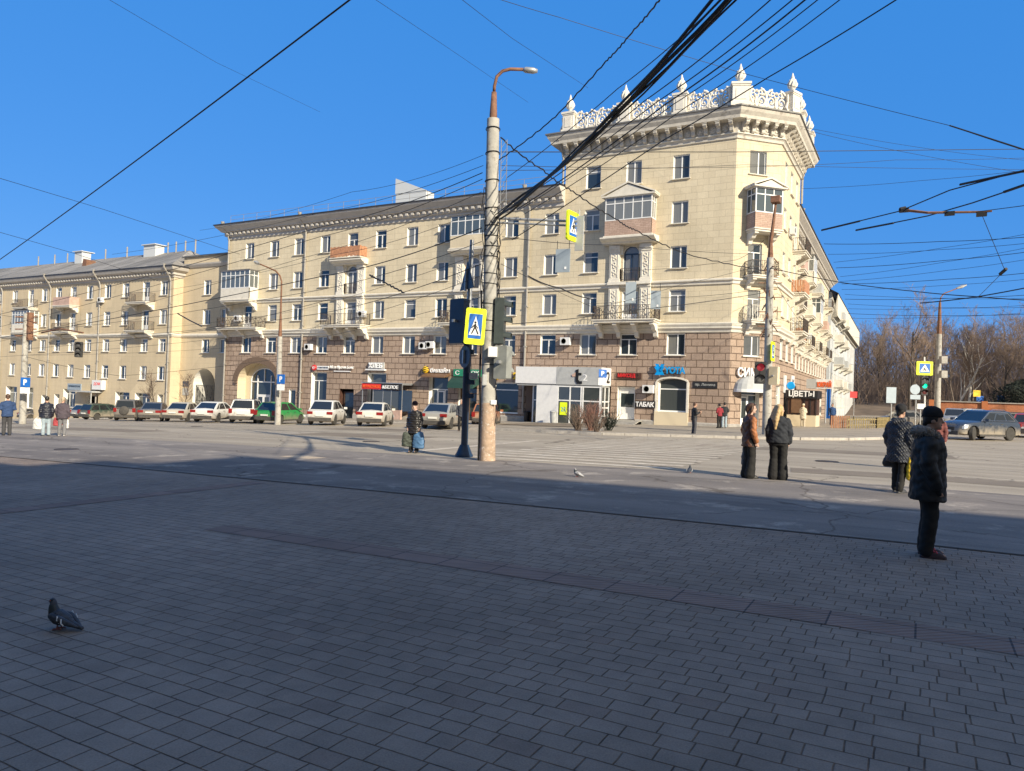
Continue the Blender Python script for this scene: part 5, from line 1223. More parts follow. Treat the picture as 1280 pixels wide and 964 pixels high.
crossing_sign('lime bordered crossing sign high on the steel arm of the big concrete pole',D(716.5,283,20.0),YAW+R_(56),.62,.80)
c=D(722,290,20.05)
t=thing('sign_back_plate','grey steel bracket plate hanging behind the high crossing sign','bracket',c); mb=MB(); mb.box((c.x-.10,c.y+.06,c.z-.5),(c.x+.14,c.y+.10,c.z+.45)); mb.tube([(c.x,c.y+.08,c.z+.45),(c.x,c.y+.08,c.z+.62)],.02,5); child(t,mb,'plate','greyp')
crossing_sign('large lime bordered crossing sign on the dark blue signal column at the kerb',D(594,408,20.25),YAW+R_(5),.56,1.0,tilt=3)
# signal column
Sb=G(580,571); t=thing('signal_column','dark blue signal column with flared foot next to the big concrete pole','signal column',Sb)
S1=D(586,390,21.9); S2=D(590,300,21.8); ax2=S1-Sb
mb=MB(); mb.lathe([(.27,0),(.27,.06),(.24,.10),(.15,.32),(.13,.36),(0,.36)],c=Sb,n=14); child(t,mb,'foot','navy',40)
mb=MB(); mb.tube([Sb+ax2*k for k in (.06,.35,.36,.62,.63,1)],[.105,.105,.115,.115,.125,.125],14); child(t,mb,'shaft','navy',40)
mb=MB(); mb.tube([S1-ax2*.03,S1+(S2-S1)*.6,S2],[.075,.07,.06],10); child(t,mb,'upper_mast','steel',40)
for px,py in ((588,440),(589,478),(588,495)): boxat(px,py,.22,.14,.24,21.85,'navy',t,'clamp_band')
boxat(592,470,.25,.18,.2,21.7,'steel',t,'control_box')
def disc(label,px,py,r,d,yaw,m,name='road_sign',tri=False,rim=None,ry=None):
    c=D(px,py,d); t=thing(name,label,'road sign',c); Mr=Matrix.Rotation(yaw,3,'Z'); fr=lambda x,y,z:c+Mr@Vector((x,y,z))
    P=[(r*math.cos(2*PI*i/20),r*math.sin(2*PI*i/20)) for i in range(20)] if not tri else [(0,r),(-r*.87,-r*.5),(r*.87,-r*.5)]
    mb=MB(); mb.prism(P,0,.03,lambda a,b,q:fr(a,q,b)); child(t,mb,'plate',m)
    mb=MB(); mb.obox(fr(0,-.03,0),.03,.03,r*.6,Mr); child(t,mb,'bracket','steel'); return t
disc('round sign seen from the back on the dark blue column below the lime sign',580.5,446,.33,21.7,YAW-R_(58),'navy')
disc('triangular road sign seen from the back near the top of the dark blue column',583.5,350,.55,21.6,YAW-R_(62),'navy',tri=True)
# signal heads
def signal(label,c,yaw,w,h,lenses,m='black',dep=.22,visor=True,pole=None):
    t=thing('traffic_light',label,'traffic light',c); Mr=Matrix.Rotation(yaw,3,'Z'); fr=lambda x,y,z:c+Mr@Vector((x,y,z))
    mb=MB(); mb.prism([(-w/2+.03,-h/2),(w/2-.03,-h/2),(w/2,-h/2+.03),(w/2,h/2-.03),(w/2-.03,h/2),(-w/2+.03,h/2),(-w/2,h/2-.03),(-w/2,-h/2+.03)],0,dep,lambda a,b,q:fr(a,q,b)); child(t,mb,'housing',m)
    n=len(lenses)
    for i,lm in enumerate(lenses):
        zc=h/2-h*(i+.5)/n; r=min(w*.38,h/n*.40)
        mb=MB(); mb.lathe([(0,-.03),(r*.6,-.022),(r,-.004),(r,.01)],n=16,fr=lambda x,y,z:fr(x,z,zc+y)); child(t,mb,'lens',lm,40)
        if visor:
            mb=MB(); a=[(r*1.1*math.cos(PI*j/10),r*1.1*math.sin(PI*j/10)) for j in range(11)]
            for p,q in zip(a[:-1],a[1:]):
                mb.face([fr(p[0],0,zc+p[1]),fr(q[0],0,zc+q[1]),fr(q[0]*1.02,-.2,zc+q[1]-.03),fr(p[0]*1.02,-.2,zc+p[1]-.03)])
            child(t,mb,'visor',m)
    mb=MB(); mb.obox(fr(0,dep+.06,0),.04,.08,.04,Mr); child(t,mb,'bracket','steel')
    return t
def emis(name,col,e):
    m,nt,b=nodes(name); b.inputs['Base Color'].default_value=c4([x*.3 for x in col]); b.inputs['Emission Color'].default_value=c4(col); b.inputs['Emission Strength'].default_value=e; return m
M['greenlit']=emis('lit_green_lens',(.0,.75,.35),1.3); M['redlit']=emis('lit_red_lens',(.55,.03,.05),.22); M['lens']=mat('dark_unlit_lens',(.10,.10,.10),.3); M['lensr']=mat('dim_red_lens',(.10,.02,.02),.3)
signal('large dark signal head facing away beside the lime sign on the blue column',D(576,402,21.9),YAW+R_(135),.62,1.32,['lens','lens','lens'],'navy',.18)
signal('narrow dark signal head seen from the side, right of the big concrete pole',D(631,402,20.5),YAW+R_(80),.36,1.30,['lens','lens','lens'],'sigdark',.26)
signal('grey boxy signal on the big concrete pole under the narrow signal head',D(632,453.5,20.45),YAW+R_(150),.40,.92,['lens','lens'],'siggrey',.30)
# second pole at the corner
P3=G(958,546); t=thing('utility_pole','weathered concrete pole with tall rusty mast on the corner pavement behind the blonde woman','utility pole',P3); T3=D(963,322,38.6); ax3=T3-P3
mb=MB(); mb.tube([P3+ax3*k for k in (0,.4,1)],[.24,.215,.18],16); child(t,mb,'shaft',mp_[0],40)
mb=MB(); mb.tube([T3-ax3*.02,T3+ax3*.08,D(970,252,38.4)],[.16,.10,.055],8); c=D(970,250,38.4); mb.obox(c,.22,.28,.16); child(t,mb,'lamp_mast','rustw')
mb=MB(); rr=random.Random(9)
for i in range(26):
    k=rr.uniform(.55,1.0); c=P3+ax3*k; a=rr.uniform(0,6.3); mb.tube([c+Vector((.2*math.cos(a),.2*math.sin(a),0)),c+Vector((rr.uniform(.3,.5)*math.cos(a),rr.uniform(.3,.5)*math.sin(a),rr.uniform(-.4,.3)))],.035,4)
for k in (.62,.7,.78,.86,.93): 
    c=P3+ax3*k; mb.tube([c-CR*.6,c+CR*.65],.03,4)
child(t,mb,'cable_fittings','rustw')
crossing_sign('narrow looking lime crossing sign turned sideways on the corner pole',D(966.5,439.5,38.3),YAW+R_(55),.62,1.0)
signal('dark pedestrian signal with a dim red figure left of the corner pole',D(950.5,466,38.2),YAW-R_(8),.52,1.15,['redlit','lens'])
signal('beige box signal housing facing away, right of the corner pole',D(969,470,38.5),YAW+R_(140),.46,.95,['lens','lens'],'beige',.3)
mb=MB()
# third pole (right, in front of the park)
P4=G(1171,530); P4=D(1171,530,62); P4.z=gz(P4.x); T4=D(1175,378,61.5); t=thing('utility_pole','pale slim concrete pole with a curved lamp arm in front of the bare park trees','utility pole',P4); ax4=T4-P4
mb=MB(); mb.tube([P4,P4+ax4*.75],[.26,.2],14); child(t,mb,'shaft',mp_[0],40); mb=MB(); mb.tube([P4+ax4*.74,T4],[.2,.09],8); mb.tube([T4,D(1176,372,61.5),D(1180,367,61.5),D(1198,360,61.5)],.05,6); child(t,mb,'lamp_arm','rustw')
mb=MB(); a,b=D(1196,360.5,61.5),D(1208,356.5,61.5); mb.tube([a,(a+b)/2,b],[.08,.14,.06],6); child(t,mb,'lamp_head','steel')
for py in (450,468): boxat(1179,py,.5,.6,.4,61,'concrete',t,'equipment_box')
# lamp post on the left parking row
P5=G(347,531); T5=D(352,352,48.3); t=thing('lamp_post','slim concrete lamp post with long curved arm rising beside the green hatchback','lamp post',P5); ax5=T5-P5
mb=MB(); mb.tube([P5,P5+ax5*.62],[.20,.15],14); child(t,mb,'shaft',mp_[0],40)
mb=MB(); mb.tube([P5+ax5*.61,P5+ax5*.78,T5,D(350,345,48.2),D(345,339,48),D(334,334,47),D(322,329,46)],[.13,.06,.05,.05,.05,.045,.04],8); child(t,mb,'lamp_arm','rustw')
mb=MB(); a,b=D(324,330,46.2),D(318,327,45.7); mb.tube([a,(a+b)/2,b],[.06,.13,.05],6); child(t,mb,'lamp_head','steel')
def psign(label,px,py,d,w=.75,m='blues',plate=True,yaw=0,post=None):
    c=D(px,py,d); t=thing('parking_sign',label,'road sign',c); F=Fac(c.x,c.y,math.degrees(YAW)+yaw)
    mb=MB(); mb.box((-w/2,0,-w/2),(w/2,.04,w/2),fr=lambda u,v,z:(F.W(u,v,0)[0],F.W(u,v,0)[1],c.z+z)); child(t,mb,'blue_field',m)
    lettering(t,'P',w*.36,w*.6,F,0,c.z,-.003,'letterw',.01,bold=.03)
    if plate:
        mb=MB(); mb.box((-w/2,0,-w/2-.42),(w/2,.03,-w/2-.03),fr=lambda u,v,z:(F.W(u,v,0)[0],F.W(u,v,0)[1],c.z+z)); child(t,mb,'white_plate','letterw')
    if post:
        mb=MB(); mb.tube([F.W(0,.09,post.z),F.W(0,.09,c.z+w/2)],.035,8); child(t,mb,'post','steel')
    return t
psign('narrow blue parking sign with white plate on the lamp post by the green hatchback',351,474,48.0,.62,yaw=-25)
P6=G(28,530); T6=D(33,392,48.5); t=thing('utility_pole','grey concrete pole at the far left behind the three people','utility pole',P6); ax6=T6-P6
mb=MB(); mb.tube([P6,T6],[.22,.16],14); child(t,mb,'shaft',mp_[0],40)
mb=MB()
for k in (.80,.86,.92,.97):
    c=P6+ax6*k; mb.tube([c-CR*.7,c+CR*.7],.05,4); mb.obox(c+CR*.25,.16,.16,.28); 
child(t,mb,'equipment_cluster','rustw')
psign('square blue parking sign with a white plate on the far left concrete pole',31.5,478,48.0,.62)
psign('tall blue parking sign on its own thin steel post in front of the white pavilion',753.5,467,40.6,.45,post=G(750,541),yaw=10)
# right hand group of signs
def post_sign(label,px,py0,py1,d,shapes,postm='steel'):
    b=D(px,py1,d); b.z=gz(b.x)+.0; t=thing('road_sign',label,'road sign',b); tp=D(px,py0,d); mb=MB(); mb.tube([b,Vector((b.x,b.y,tp.z))],.045,8); child(t,mb,'post',postm)
    Mr=Matrix.Rotation(YAW,3,'Z')
    for kind,qx,qy,w,h,m in shapes:
        c=D(qx,qy,d-.1); mb=MB()
        if kind=='r': mb.obox(c,w/2,.02,h/2,Mr)
        else: mb.prism([(w/2*math.cos(2*PI*i/18),w/2*math.sin(2*PI*i/18)) for i in range(18)],0,.03,lambda a,bb,q:c+Mr@Vector((a,q,bb)))
        child(t,mb,'sign_plate',m)
    return t
post_sign('back of a large grey rectangular road sign on a thin post near the yellow fence',1113.5,484,526,56,[('r',1114,494,.74,1.2,'signback')])
post_sign('backs of a round and a rectangular grey road sign on one thin post',1144,480,530,56,[('c',1144,487,.76,.76,'signback'),('r',1144,496.5,.76,.34,'signback')])
post_sign('small pale rectangular sign low on a thin post beside the green traffic light',1150,505,530,57,[('r',1151,508,.55,.4,'whitep')])
crossing_sign('lime bordered children crossing sign on a steel post above the green traffic light',D(1156,460.5,58),YAW,1.28,1.08,child_sign=True)
signal('traffic light showing a lit green arrow on the post under the children crossing sign',D(1156,482.5,58),YAW,.5,1.42,['lens','greenlit','lensr'])
b=D(1156,535,58); b.z=gz(b.x); t=thing('sign_post','white steel post carrying the green traffic light and children crossing sign','post',b); mb=MB(); mb.tube([b,Vector((b.x,b.y,D(1156,446,58).z))-fw*(-.35)],.06,8); child(t,mb,'post','whitep')
for px,py,m,lb in ((1221,492,'yellow','small yellow road sign in front of the orange park wall'),(1225,499,'blues','small blue road sign just below the yellow one by the park wall'),(1251,498.5,'blues','small dark blue road sign before the park wall, right of the yellow sign'),(1067,493.5,'red','small red square sign left of the bare trees by the white building')):
    post_sign(lb,px,py-3,520,88,[('r',px,py,.85,.75,m)])
# suspended things
def hung(label,px,py,d,w,h,m,yaw=0):
    c=D(px,py,d); t=thing('hanging_sign',label,'road sign',c); Mr=Matrix.Rotation(YAW+R_(yaw),3,'Z'); mb=MB(); mb.obox(c,w/2,.025,h/2,Mr); child(t,mb,'panel',m)
    mb=MB(); 
    for s in (-1,1): mb.tube([c+Mr@Vector((s*w*.42,0,h/2)),c+Mr@Vector((s*w*.42,0,h/2+.35))],.012,4)
    child(t,mb,'hanger','wire'); mb=MB(); mb.obox(c+Mr@Vector((w*.2,-.03,-h*.32)),.04,.012,.05,Mr); child(t,mb,'sticker','letterw'); return t
hung('largest pale blue hanging lane sign back, leftmost of the three over the road',703.5,326,30,.62,.95,'signback',-25)
hung('pale hanging lane sign panel in front of the carved tower portal',788.5,366,33,.46,.95,'signback',-15)
hung('smallest pale hanging lane sign panel, right of the carved tower portal',819.5,375,34,.46,.85,'signback',-15)
signal('three lens traffic light hung from a cable over the road at the left',D(98,437,45),YAW+R_(20),.42,.95,['lens','lens','lens'],'black')
# bins, fence, planters
def bin_(label,px,py,d,m,s=1):
    b=G(px,py) if d is None else D(px,py,d); b.z=gz(b.x)+.13; t=thing('litter_bin',label,'bin',b); mb=MB(); mb.lathe([(.20*s,0),(.24*s,.1*s),(.26*s,.75*s),(.29*s,.78*s),(.29*s,.86*s),(.24*s,.86*s),(.22*s,.3*s),(0,.28*s)],c=b,n=12); child(t,mb,'body',m,40); mb=MB(); mb.tube([b+Vector((-.27*s,0,.5*s)),b+Vector((-.27*s,0,.9*s)),b+Vector((.27*s,0,.9*s)),b+Vector((.27*s,0,.5*s))],.02,5); child(t,mb,'hoop',m)
bin_('grey round litter bin in front of the white pavilion panel',691.5,531,None,'greyp'); bin_('squat black litter bin at the left end of the white pavilion',658,529,None,'black',.9)
t=thing('low_fence','low yellow picket fence round the planted island beyond the corner','fence',(-3.2,60,gz(-3.2)))
pts=[(-4.6,57.2),(-2.9,60.5),(-1.9,66.5)]; mb=MB(); M['yf']=mat('faded_yellow_paint',(.34,.27,.13),.75,var=.35,scale=6)
for a,b in zip(pts[:-1],pts[1:]):
    L=math.dist(a,b); n=int(L/.28)
    for i in range(n+1):
        x=a[0]+(b[0]-a[0])*i/n; y=a[1]+(b[1]-a[1])*i/n; mb.box((x-.035,y-.02,gz(x)+.1),(x+.035,y+.02,gz(x)+.9))
    for z in (.35,.75): mb.tube([(a[0],a[1]+.04,gz(a[0])+z),(b[0],b[1]+.04,gz(b[0])+z)],.03,4)
child(t,mb,'pickets','yf')
t=thing('low_fence','short orange board fence at the left end of the yellow picket fence','fence',(-5.2,57,gz(-5))); mb=MB()
for i in range(9): x=-5.6+.13*i; mb.box((x-.05,56.9+.15*i,gz(x)+.1),(x+.05,56.94+.15*i,gz(x)+1.0))
child(t,mb,'boards','orange')
# park wall
strip('soil_bank',[(-8,92),(2,92),(9,94)],[(-8,99),(2,99.5),(9,100)],.55,M['farwalk'])
t=thing('park_wall','long orange brick park wall with posts in front of the bare wood','wall',(40,100,gz(24)))
mb=MB(); plain(mb,(1,100.5),(75,100.5),-.6,2.45); plain(mb,(1,100.8),(75,100.8),-.6,2.45); mb.build('brick_panel',M['redbrick'],t,off=t.location)
mb=MB()
for x in rng(1,75,5.5): mb.box((x-.3,100.3,-.6),(x+.3,101,2.65))
child(t,mb,'pier','redbrick'); mb=MB(); mb.box((1,100.35,2.45),(75,100.95,2.56)); child(t,mb,'coping','concrete')

# ================================================================ CARS
def paint(name,col,rough=.3,metal=.0,dirt=(.30,.255,.20),dz=.75,amt=.9,clear=.6):
    m,nt,b=nodes(name); L=nt.links
    tc=N(nt,'ShaderNodeTexCoord'); sp=N(nt,'ShaderNodeSeparateXYZ'); L.new(tc.outputs['Object'],sp.inputs[0])
    nz=N(nt,'ShaderNodeTexNoise',Scale=4.0,Detail=7.0,Roughness=.65); L.new(tc.outputs['Object'],nz.inputs['Vector'])
    ad=N(nt,'ShaderNodeMath',operation='MULTIPLY_ADD'); ad.inputs[1].default_value=-.9; L.new(nz.outputs['Fac'],ad.inputs[0]); L.new(sp.outputs['Z'],ad.inputs[2])
    r=N(nt,'ShaderNodeMapRange'); r.inputs[1].default_value=-.12; r.inputs[2].default_value=dz-.25; r.inputs[3].default_value=amt; r.inputs[4].default_value=.06; L.new(ad.outputs[0],r.inputs[0])
    mx=N(nt,'ShaderNodeMix',data_type='RGBA'); mx.inputs[6].default_value=c4(col); mx.inputs[7].default_value=c4(dirt); L.new(r.outputs[0],mx.inputs[0]); L.new(mx.outputs[2],b.inputs['Base Color'])
    rr=N(nt,'ShaderNodeMapRange'); rr.inputs[3].default_value=rough; rr.inputs[4].default_value=.85; L.new(r.outputs[0],rr.inputs[0]); L.new(rr.outputs[0],b.inputs['Roughness'])
    b.inputs['Metallic'].default_value=metal; b.inputs['Coat Weight'].default_value=clear*.5; b.inputs['Coat Roughness'].default_value=.15
    return m
M['tyre']=mat('dusty_tyre_rubber',(.05,.047,.043),.9,var=.3,scale=8)
M['rim']=mat('dusty_alloy_rim',(.55,.52,.47),.45,metal=.15,var=.2,scale=6)
M['tail']=mat('red_tail_light',(.22,.012,.012),.3,var=.1); M['head']=mat('clear_headlight',(.62,.65,.68),.12,var=.05); M['carglass']=mat('tinted_car_glass',(.015,.018,.02),.05,var=.05,spec=1.0); M['blackt']=mat('dusty_black_trim',(.06,.055,.05),.7,var=.3,scale=6); M['plate']=mat('white_number_plate',(.62,.61,.57),.5,var=.05); M['chrome']=mat('chrome_trim',(.75,.75,.76),.15,metal=1,var=.02)
KIND={ # L,W,H, belt, hoodfront, stations of the roofline (x from rear) : rear glass base, roof rear, roof front, windscreen base
 'sedan':dict(L=4.5,W=1.76,H=1.46,belt=.93,rg=.62,rr=1.35,rf=2.65,ws=3.45,trunk=.98,nose=.68,wr=.32,xr=.95,xf=3.62),
 'hatch':dict(L=4.05,W=1.72,H=1.5,belt=.95,rg=.10,rr=.62,rf=2.35,ws=3.15,trunk=.95,nose=.70,wr=.31,xr=.72,xf=3.22),
 'suv':dict(L=4.55,W=1.86,H=1.68,belt=1.06,rg=.12,rr=.60,rf=2.7,ws=3.45,trunk=1.06,nose=.84,wr=.37,xr=.90,xf=3.60),
 'wagon':dict(L=4.2,W=1.66,H=1.45,belt=.92,rg=.08,rr=.38,rf=2.5,ws=3.15,trunk=.92,nose=.72,wr=.30,xr=.78,xf=3.28),
 'saloon':dict(L=4.6,W=1.80,H=1.50,belt=.97,rg=.45,rr=1.25,rf=2.6,ws=3.5,trunk=1.04,nose=.72,wr=.34,xr=.98,xf=3.68),
 'compact':dict(L=4.2,W=1.78,H=1.62,belt=1.03,rg=.18,rr=.85,rf=2.45,ws=3.3,trunk=1.0,nose=.80,wr=.35,xr=.80,xf=3.38),
 'cross':dict(L=4.66,W=1.88,H=1.63,belt=1.04,rg=.14,rr=.75,rf=2.35,ws=3.20,trunk=1.04,nose=.86,wr=.37,xr=.92,xf=3.78),
 'jeep':dict(L=4.0,W=1.75,H=1.7,belt=1.08,rg=.05,rr=.25,rf=2.35,ws=2.9,trunk=1.08,nose=.95,wr=.37,xr=.75,xf=3.2)}
def car_proto(name,kind,pm,label,cat='car',group=None,spare=False,dark_trim=True,hero=False):
    k=KIND[kind]; L,W,H=k['L'],k['W'],k['H']; w=W/2; zb=.24; belt=k['belt']
    t=thing(name,label,cat,(0,0,0),0,group)
    # body stations: x, halfwidth, top height at centre, top height at shoulder, bottom
    S=[(0.0,w*.80,k['trunk']*.70,k['trunk']*.66,.40),(.06,w*.92,k['trunk']*.93,k['trunk']*.88,.32),(.25,w*.97,k['trunk']*1.0,belt*.97,zb),(k['xr'],w,k['trunk'],belt,zb),(L*.5,w,belt,belt*.99,zb),(k['ws']-.1,w*.995,belt+.02,belt*.98,zb),(k['xf'],w*.985,(belt+k['nose'])/2+.10,belt*.93,zb),(L-.28,w*.92,k['nose']+.06,k['nose']-.01,zb+.02),(L-.08,w*.80,k['nose']-.08,k['nose']-.12,.30),(L,w*.66,k['nose']-.26,k['nose']-.28,.36)]
    mb=MB(); rings=[]
    for x,hw_,zc,zs,z0 in S:
        mid=(zs*.55+z0*.45)
        prof=[(0,z0),(hw_*.80,z0),(hw_*.96,z0+.07),(hw_*1.0,mid),(hw_*1.0,zs*.86),(hw_*.97,zs*.97),(hw_*.90,zs+.005),(hw_*.55,zc*.75+zs*.25+.008),(0,zc+.012)]
        ring=[(x,y,z) for y,z in prof]+[(x,-y,z) for y,z in prof[-2:0:-1]]; rings.append(ring)
    n=len(rings[0])
    for a,b in zip(rings[:-1],rings[1:]):
        for i in range(n): mb.face([a[i],a[(i+1)%n],b[(i+1)%n],b[i]])
    mb.face(rings[0][::-1]); mb.face(rings[-1])
    # cabin
    g=[(k['rg'],w*.88,belt),(k['rr'],w*.74,H-.05),(k['rr']+.25,w*.73,H),(k['rf']-.15,w*.73,H-.01),(k['rf'],w*.74,H-.06),(k['ws'],w*.90,belt-.0)]
    body=mb.build('body',pm,t,weld=True)
    cut=MB()
    for x in (k['xr'],k['xf']): cut.lathe([(k['wr']+.06,-w-.3),(k['wr']+.06,w+.3)],c=(x,0,k['wr']),n=24,axis='y')
    co_=cut.build('cut',M['blackt'],None); md=body.modifiers.new('b','BOOLEAN'); md.operation='DIFFERENCE'; md.object=co_; md.solver='EXACT'
    me=evalmesh(body,'car_body'); body.modifiers.clear(); body.data=me; bpy.data.objects.remove(co_)
    if len(me.materials)<2: me.materials.append(M['blackt'])
    me.shade_smooth(); me.set_sharp_from_angle(angle=R_(38))
    cab=MB(); xr,xrt,xft,xws=k['rg'],k['rr'],k['rf'],k['ws']
    def q(x,y,z): return (x,y,z)
    tz=H-.045; wt=w*.735; wb=w*.90
    lower=[(xr,-wb*.97,belt-.03),(xws,-wb,belt-.03),(xws,wb,belt-.03),(xr,wb*.97,belt-.03)]
    upper=[(xrt,-wt,tz),(xft,-wt,tz),(xft,wt,tz),(xrt,wt,tz)]
    xm=(xrt+xft)/2
    roof=[(xrt+.12,-wt*.86,H-.01),(xft-.14,-wt*.86,H-.01),(xft-.14,wt*.86,H-.01),(xrt+.12,wt*.86,H-.01)]
    for i in range(4):
        j=(i+1)%4; cab.face([lower[i],lower[j],upper[j],upper[i]]); cab.face([upper[i],upper[j],roof[j],roof[i]])
    rm=[(xm,-wt*.86,H+.02),(xm,wt*.86,H+.02)]
    cab.face([roof[0],rm[0],rm[1],roof[3]]); cab.face([rm[0],roof[1],roof[2],rm[1]])
    cab.face([roof[0],roof[1],rm[0]]); cab.face([roof[2],roof[3],rm[1]])
    c=cab.build('cabin',pm,t,weld=True); c.data.shade_smooth(); c.data.set_sharp_from_angle(angle=R_(28))
    def panel(A,B,C,Dd,ins,off,name,m,par):
        # quad inset on a cabin face; off moves it outward
        A,B,C,Dd=map(Vector,(A,B,C,Dd)); ce=(A+B+C+Dd)/4; nn=(B-A).cross(Dd-A).normalized()
        if nn.dot(ce-Vector((L/2,0,.9)))<0: nn=-nn
        P=[p+(ce-p)*ins for p in (A,B,C,Dd)]
        b=MB(); o=[p+nn*off for p in P]; i_=[p-nn*.02 for p in P]
        b.face(o); 
        for a in range(4): b.face([o[a],o[(a+1)%4],i_[(a+1)%4],i_[a]])
        return b.build(name,M[m],par)
    l,u=lower,upper
    panel(l[1],l[2],u[2],u[1],.09,.006,'windscreen','carglass',t)
    panel(l[0],l[3],u[3],u[0],.12,.006,'rear_window','carglass',t)
    for s in (0,1):
        a,b,cc,d=(l[0],l[1],u[1],u[0]) if s==0 else (l[3],l[2],u[2],u[3])
        a,b,cc,d=map(Vector,(a,b,cc,d)); z=Vector((0,0,.05))
        cuts=[.06,.30,.34,.63,.67,.93] if kind in('suv','wagon','jeep','cross') else [.10,.20,.24,.58,.62,.93]
        for c0,c1 in zip(cuts[0::2],cuts[1::2]):
            panel(a.lerp(b,c0)+z,a.lerp(b,c1)+z,d.lerp(cc,c1)-z*.6,d.lerp(cc,c0)-z*.6,.03,.006,'side_window','carglass',t)
    # bumpers, lights, plate
    b=MB(); z0=.30
    for s in (1,):
        b.box((-.05,-w*.84,z0),(.06,w*.84,.52)); 
    b.build('rear_bumper',M['blackt'] if dark_trim else pm,t)
    b=MB(); b.box((L-.14,-w*.70,.26),(L+.02,w*.70,.46)); b.build('front_bumper',M['blackt'],t)
    b=MB(); b.box((L-.05,-w*.45,.50),(L+.012,w*.45,k['nose']-.17)); b.build('grille',M['black'],t)
    for s in (-1,1):
        b=MB(); zt=k['trunk']
        if kind in('suv','wagon','jeep','hatch','cross','compact'): b.obox((.03,s*w*(.80 if kind!='compact' else .72),zt*.82),.05,w*(.13 if kind!='compact' else .20),.16 if kind not in('compact','cross') else .085)
        else: b.obox((.04,s*w*.72,zt*.80),.05,w*.22,.09)
        b.build('tail_light',M['tail'],t)
        b=MB(); b.prism([(L-.40,k['nose']-.05),(L-.08,k['nose']-.13),(L-.06,k['nose']-.26),(L-.30,k['nose']-.22)],s*w*.62,s*w*.94,lambda x,z,y:(x-(abs(y)-w*.62)*.35,y,z)); b.build('headlight',M['head'],t)
        b=MB(); b.obox((k['ws']-.28,s*(w+.10),belt+.07),.07,.10,.07); b.build('wing_mirror',pm,t)
        for x in (k['xr']+.75,k['xr']+1.65):
            if x<k['ws']-.4:
                b=MB(); b.obox((x,s*(w+.004),belt*.86),.09,.012,.018); b.build('door_handle',M['blackt'],t)
        b=MB()
        for x in (k['xr']+.45,k['xr']+1.3,k['ws']-.15): b.box((x-.006,s*(w*1.0)-.004 if s>0 else -w*1.0-.003,.40),(x+.006,s*w*1.0+.003 if s>0 else -w*1.0+.004,belt*.86))
        b.build('door_seam',M['blackt'],t)
        b=MB(); b.box((k['xr']+.42,s*w*.97-.03,.22),(k['xf']-.42,s*w*.97+.035,.33)); b.build('sill_trim',M['blackt'],t)
    pz=k['trunk']*.60 if kind!='sedan' else .66
    b=MB(); b.box((-.075,-.26,pz),(-.005,.26,pz+.11)); b.build('number_plate',M['plate'],t)
    b=MB(); b.box((L-.0,-.26,.42),(L+.035,.26,.53)); b.build('number_plate',M['plate'],t)
    if kind in('suv','wagon','cross'):
        for s in (-1,1):
            b=MB(); b.tube([(xrt+.2,s*wt*.84,H),(xrt+.3,s*wt*.84,H+.05),(xft-.4,s*wt*.84,H+.05),(xft-.3,s*wt*.84,H)],.018,5); b.build('roof_rail',M['chrome'] if hero else M['blackt'],t)
    if hero:
        for s in (-1,1):
            b=MB(); b.tube([(xws-.05,s*wb*1.0,belt+.02),(xft,s*wt*1.01,tz-.03),(xm,s*wt*1.015,tz-.01),(xrt+.2,s*wt*1.01,tz-.06),(xr+.35,s*wb*.99,belt+.05)],.016,5); b.tube([(xws-.05,s*(wb+.012),belt+.02),(xr+.35,s*(wb+.005),belt+.05)],.014,5); b.build('chrome_trim',M['chrome'],t)
    if spare:
        b=MB(); b.lathe([(0,-.16),(.26,-.16),(.34,-.13),(.35,-.05),(.30,0)],c=(-.02,0,.86),n=20,axis='x'); b.build('spare_wheel',M['blackt'],t,smooth=40)
    # wheels
    wr=k['wr']; ty=MB(); ty.lathe([(wr*.66,-.10),(wr*.90,-.11),(wr,-.08),(wr,.08),(wr*.90,.11),(wr*.66,.10)],n=24,axis='y'); tym=ty.mesh('tyre',M['tyre'],smooth=35)
    ri=MB(); ri.lathe([(wr*.68,-.09),(wr*.60,-.05),(wr*.2,-.07),(0,-.07)],n=20,axis='y')
    for i in range(5):
        a=2*PI*i/5; d=Vector((math.cos(a),0,math.sin(a))); e=Vector((-math.sin(a),0,math.cos(a)))
        P=[d*wr*.12+e*.05,d*wr*.66+e*.035,d*wr*.66-e*.035,d*wr*.12-e*.05]; ri.face([(p.x,-.088,p.z) for p in P]); 
        for j in range(4): p,q2=P[j],P[(j+1)%4]; ri.face([(p.x,-.088,p.z),(q2.x,-.088,q2.z),(q2.x,-.05,q2.z),(p.x,-.05,p.z)])
    rim=ri.mesh('rim',M['rim'])
    for x in (k['xr'],k['xf']):
        for s in (-1,1):
            o=link('wheel',tym,t); o.location=(x,s*(w-.12),wr); o.rotation_euler=(0,0,0 if s<0 else PI)
            if hero and x==k['xf']: o.rotation_euler=(0,0,(0 if s<0 else PI)+R_(24))
            link('rim',rim,o)
    return t
def park(t,p,heading,lift=0.0):
    # p: ground point under the rear bumper centre; heading: degrees anticlockwise from +y
    t.location=(p.x,p.y,gz(p.x)+lift); t.rotation_euler=(0,0,R_(90+heading)); return t
PM={n:paint('car_paint_'+n,*a) for n,a in dict(white=((.66,.66,.64),.3),dustywhite=((.60,.585,.54),.4),green=((.015,.24,.06),.3,0,(.2,.19,.13),.6),silver=((.42,.42,.40),.35,.4),grey=((.13,.13,.135),.35,.3),darkgreen=((.015,.045,.035),.35),navy=((.02,.028,.05),.3),red=((.35,.03,.05),.3),black=((.02,.02,.022),.25),orange=((.33,.12,.05),.4),steel=((.035,.055,.09),.2,.3,(.36,.31,.24),.62,.9),beige=((.46,.43,.37),.4)).items()}
PG='cars parked in front of the buildings'
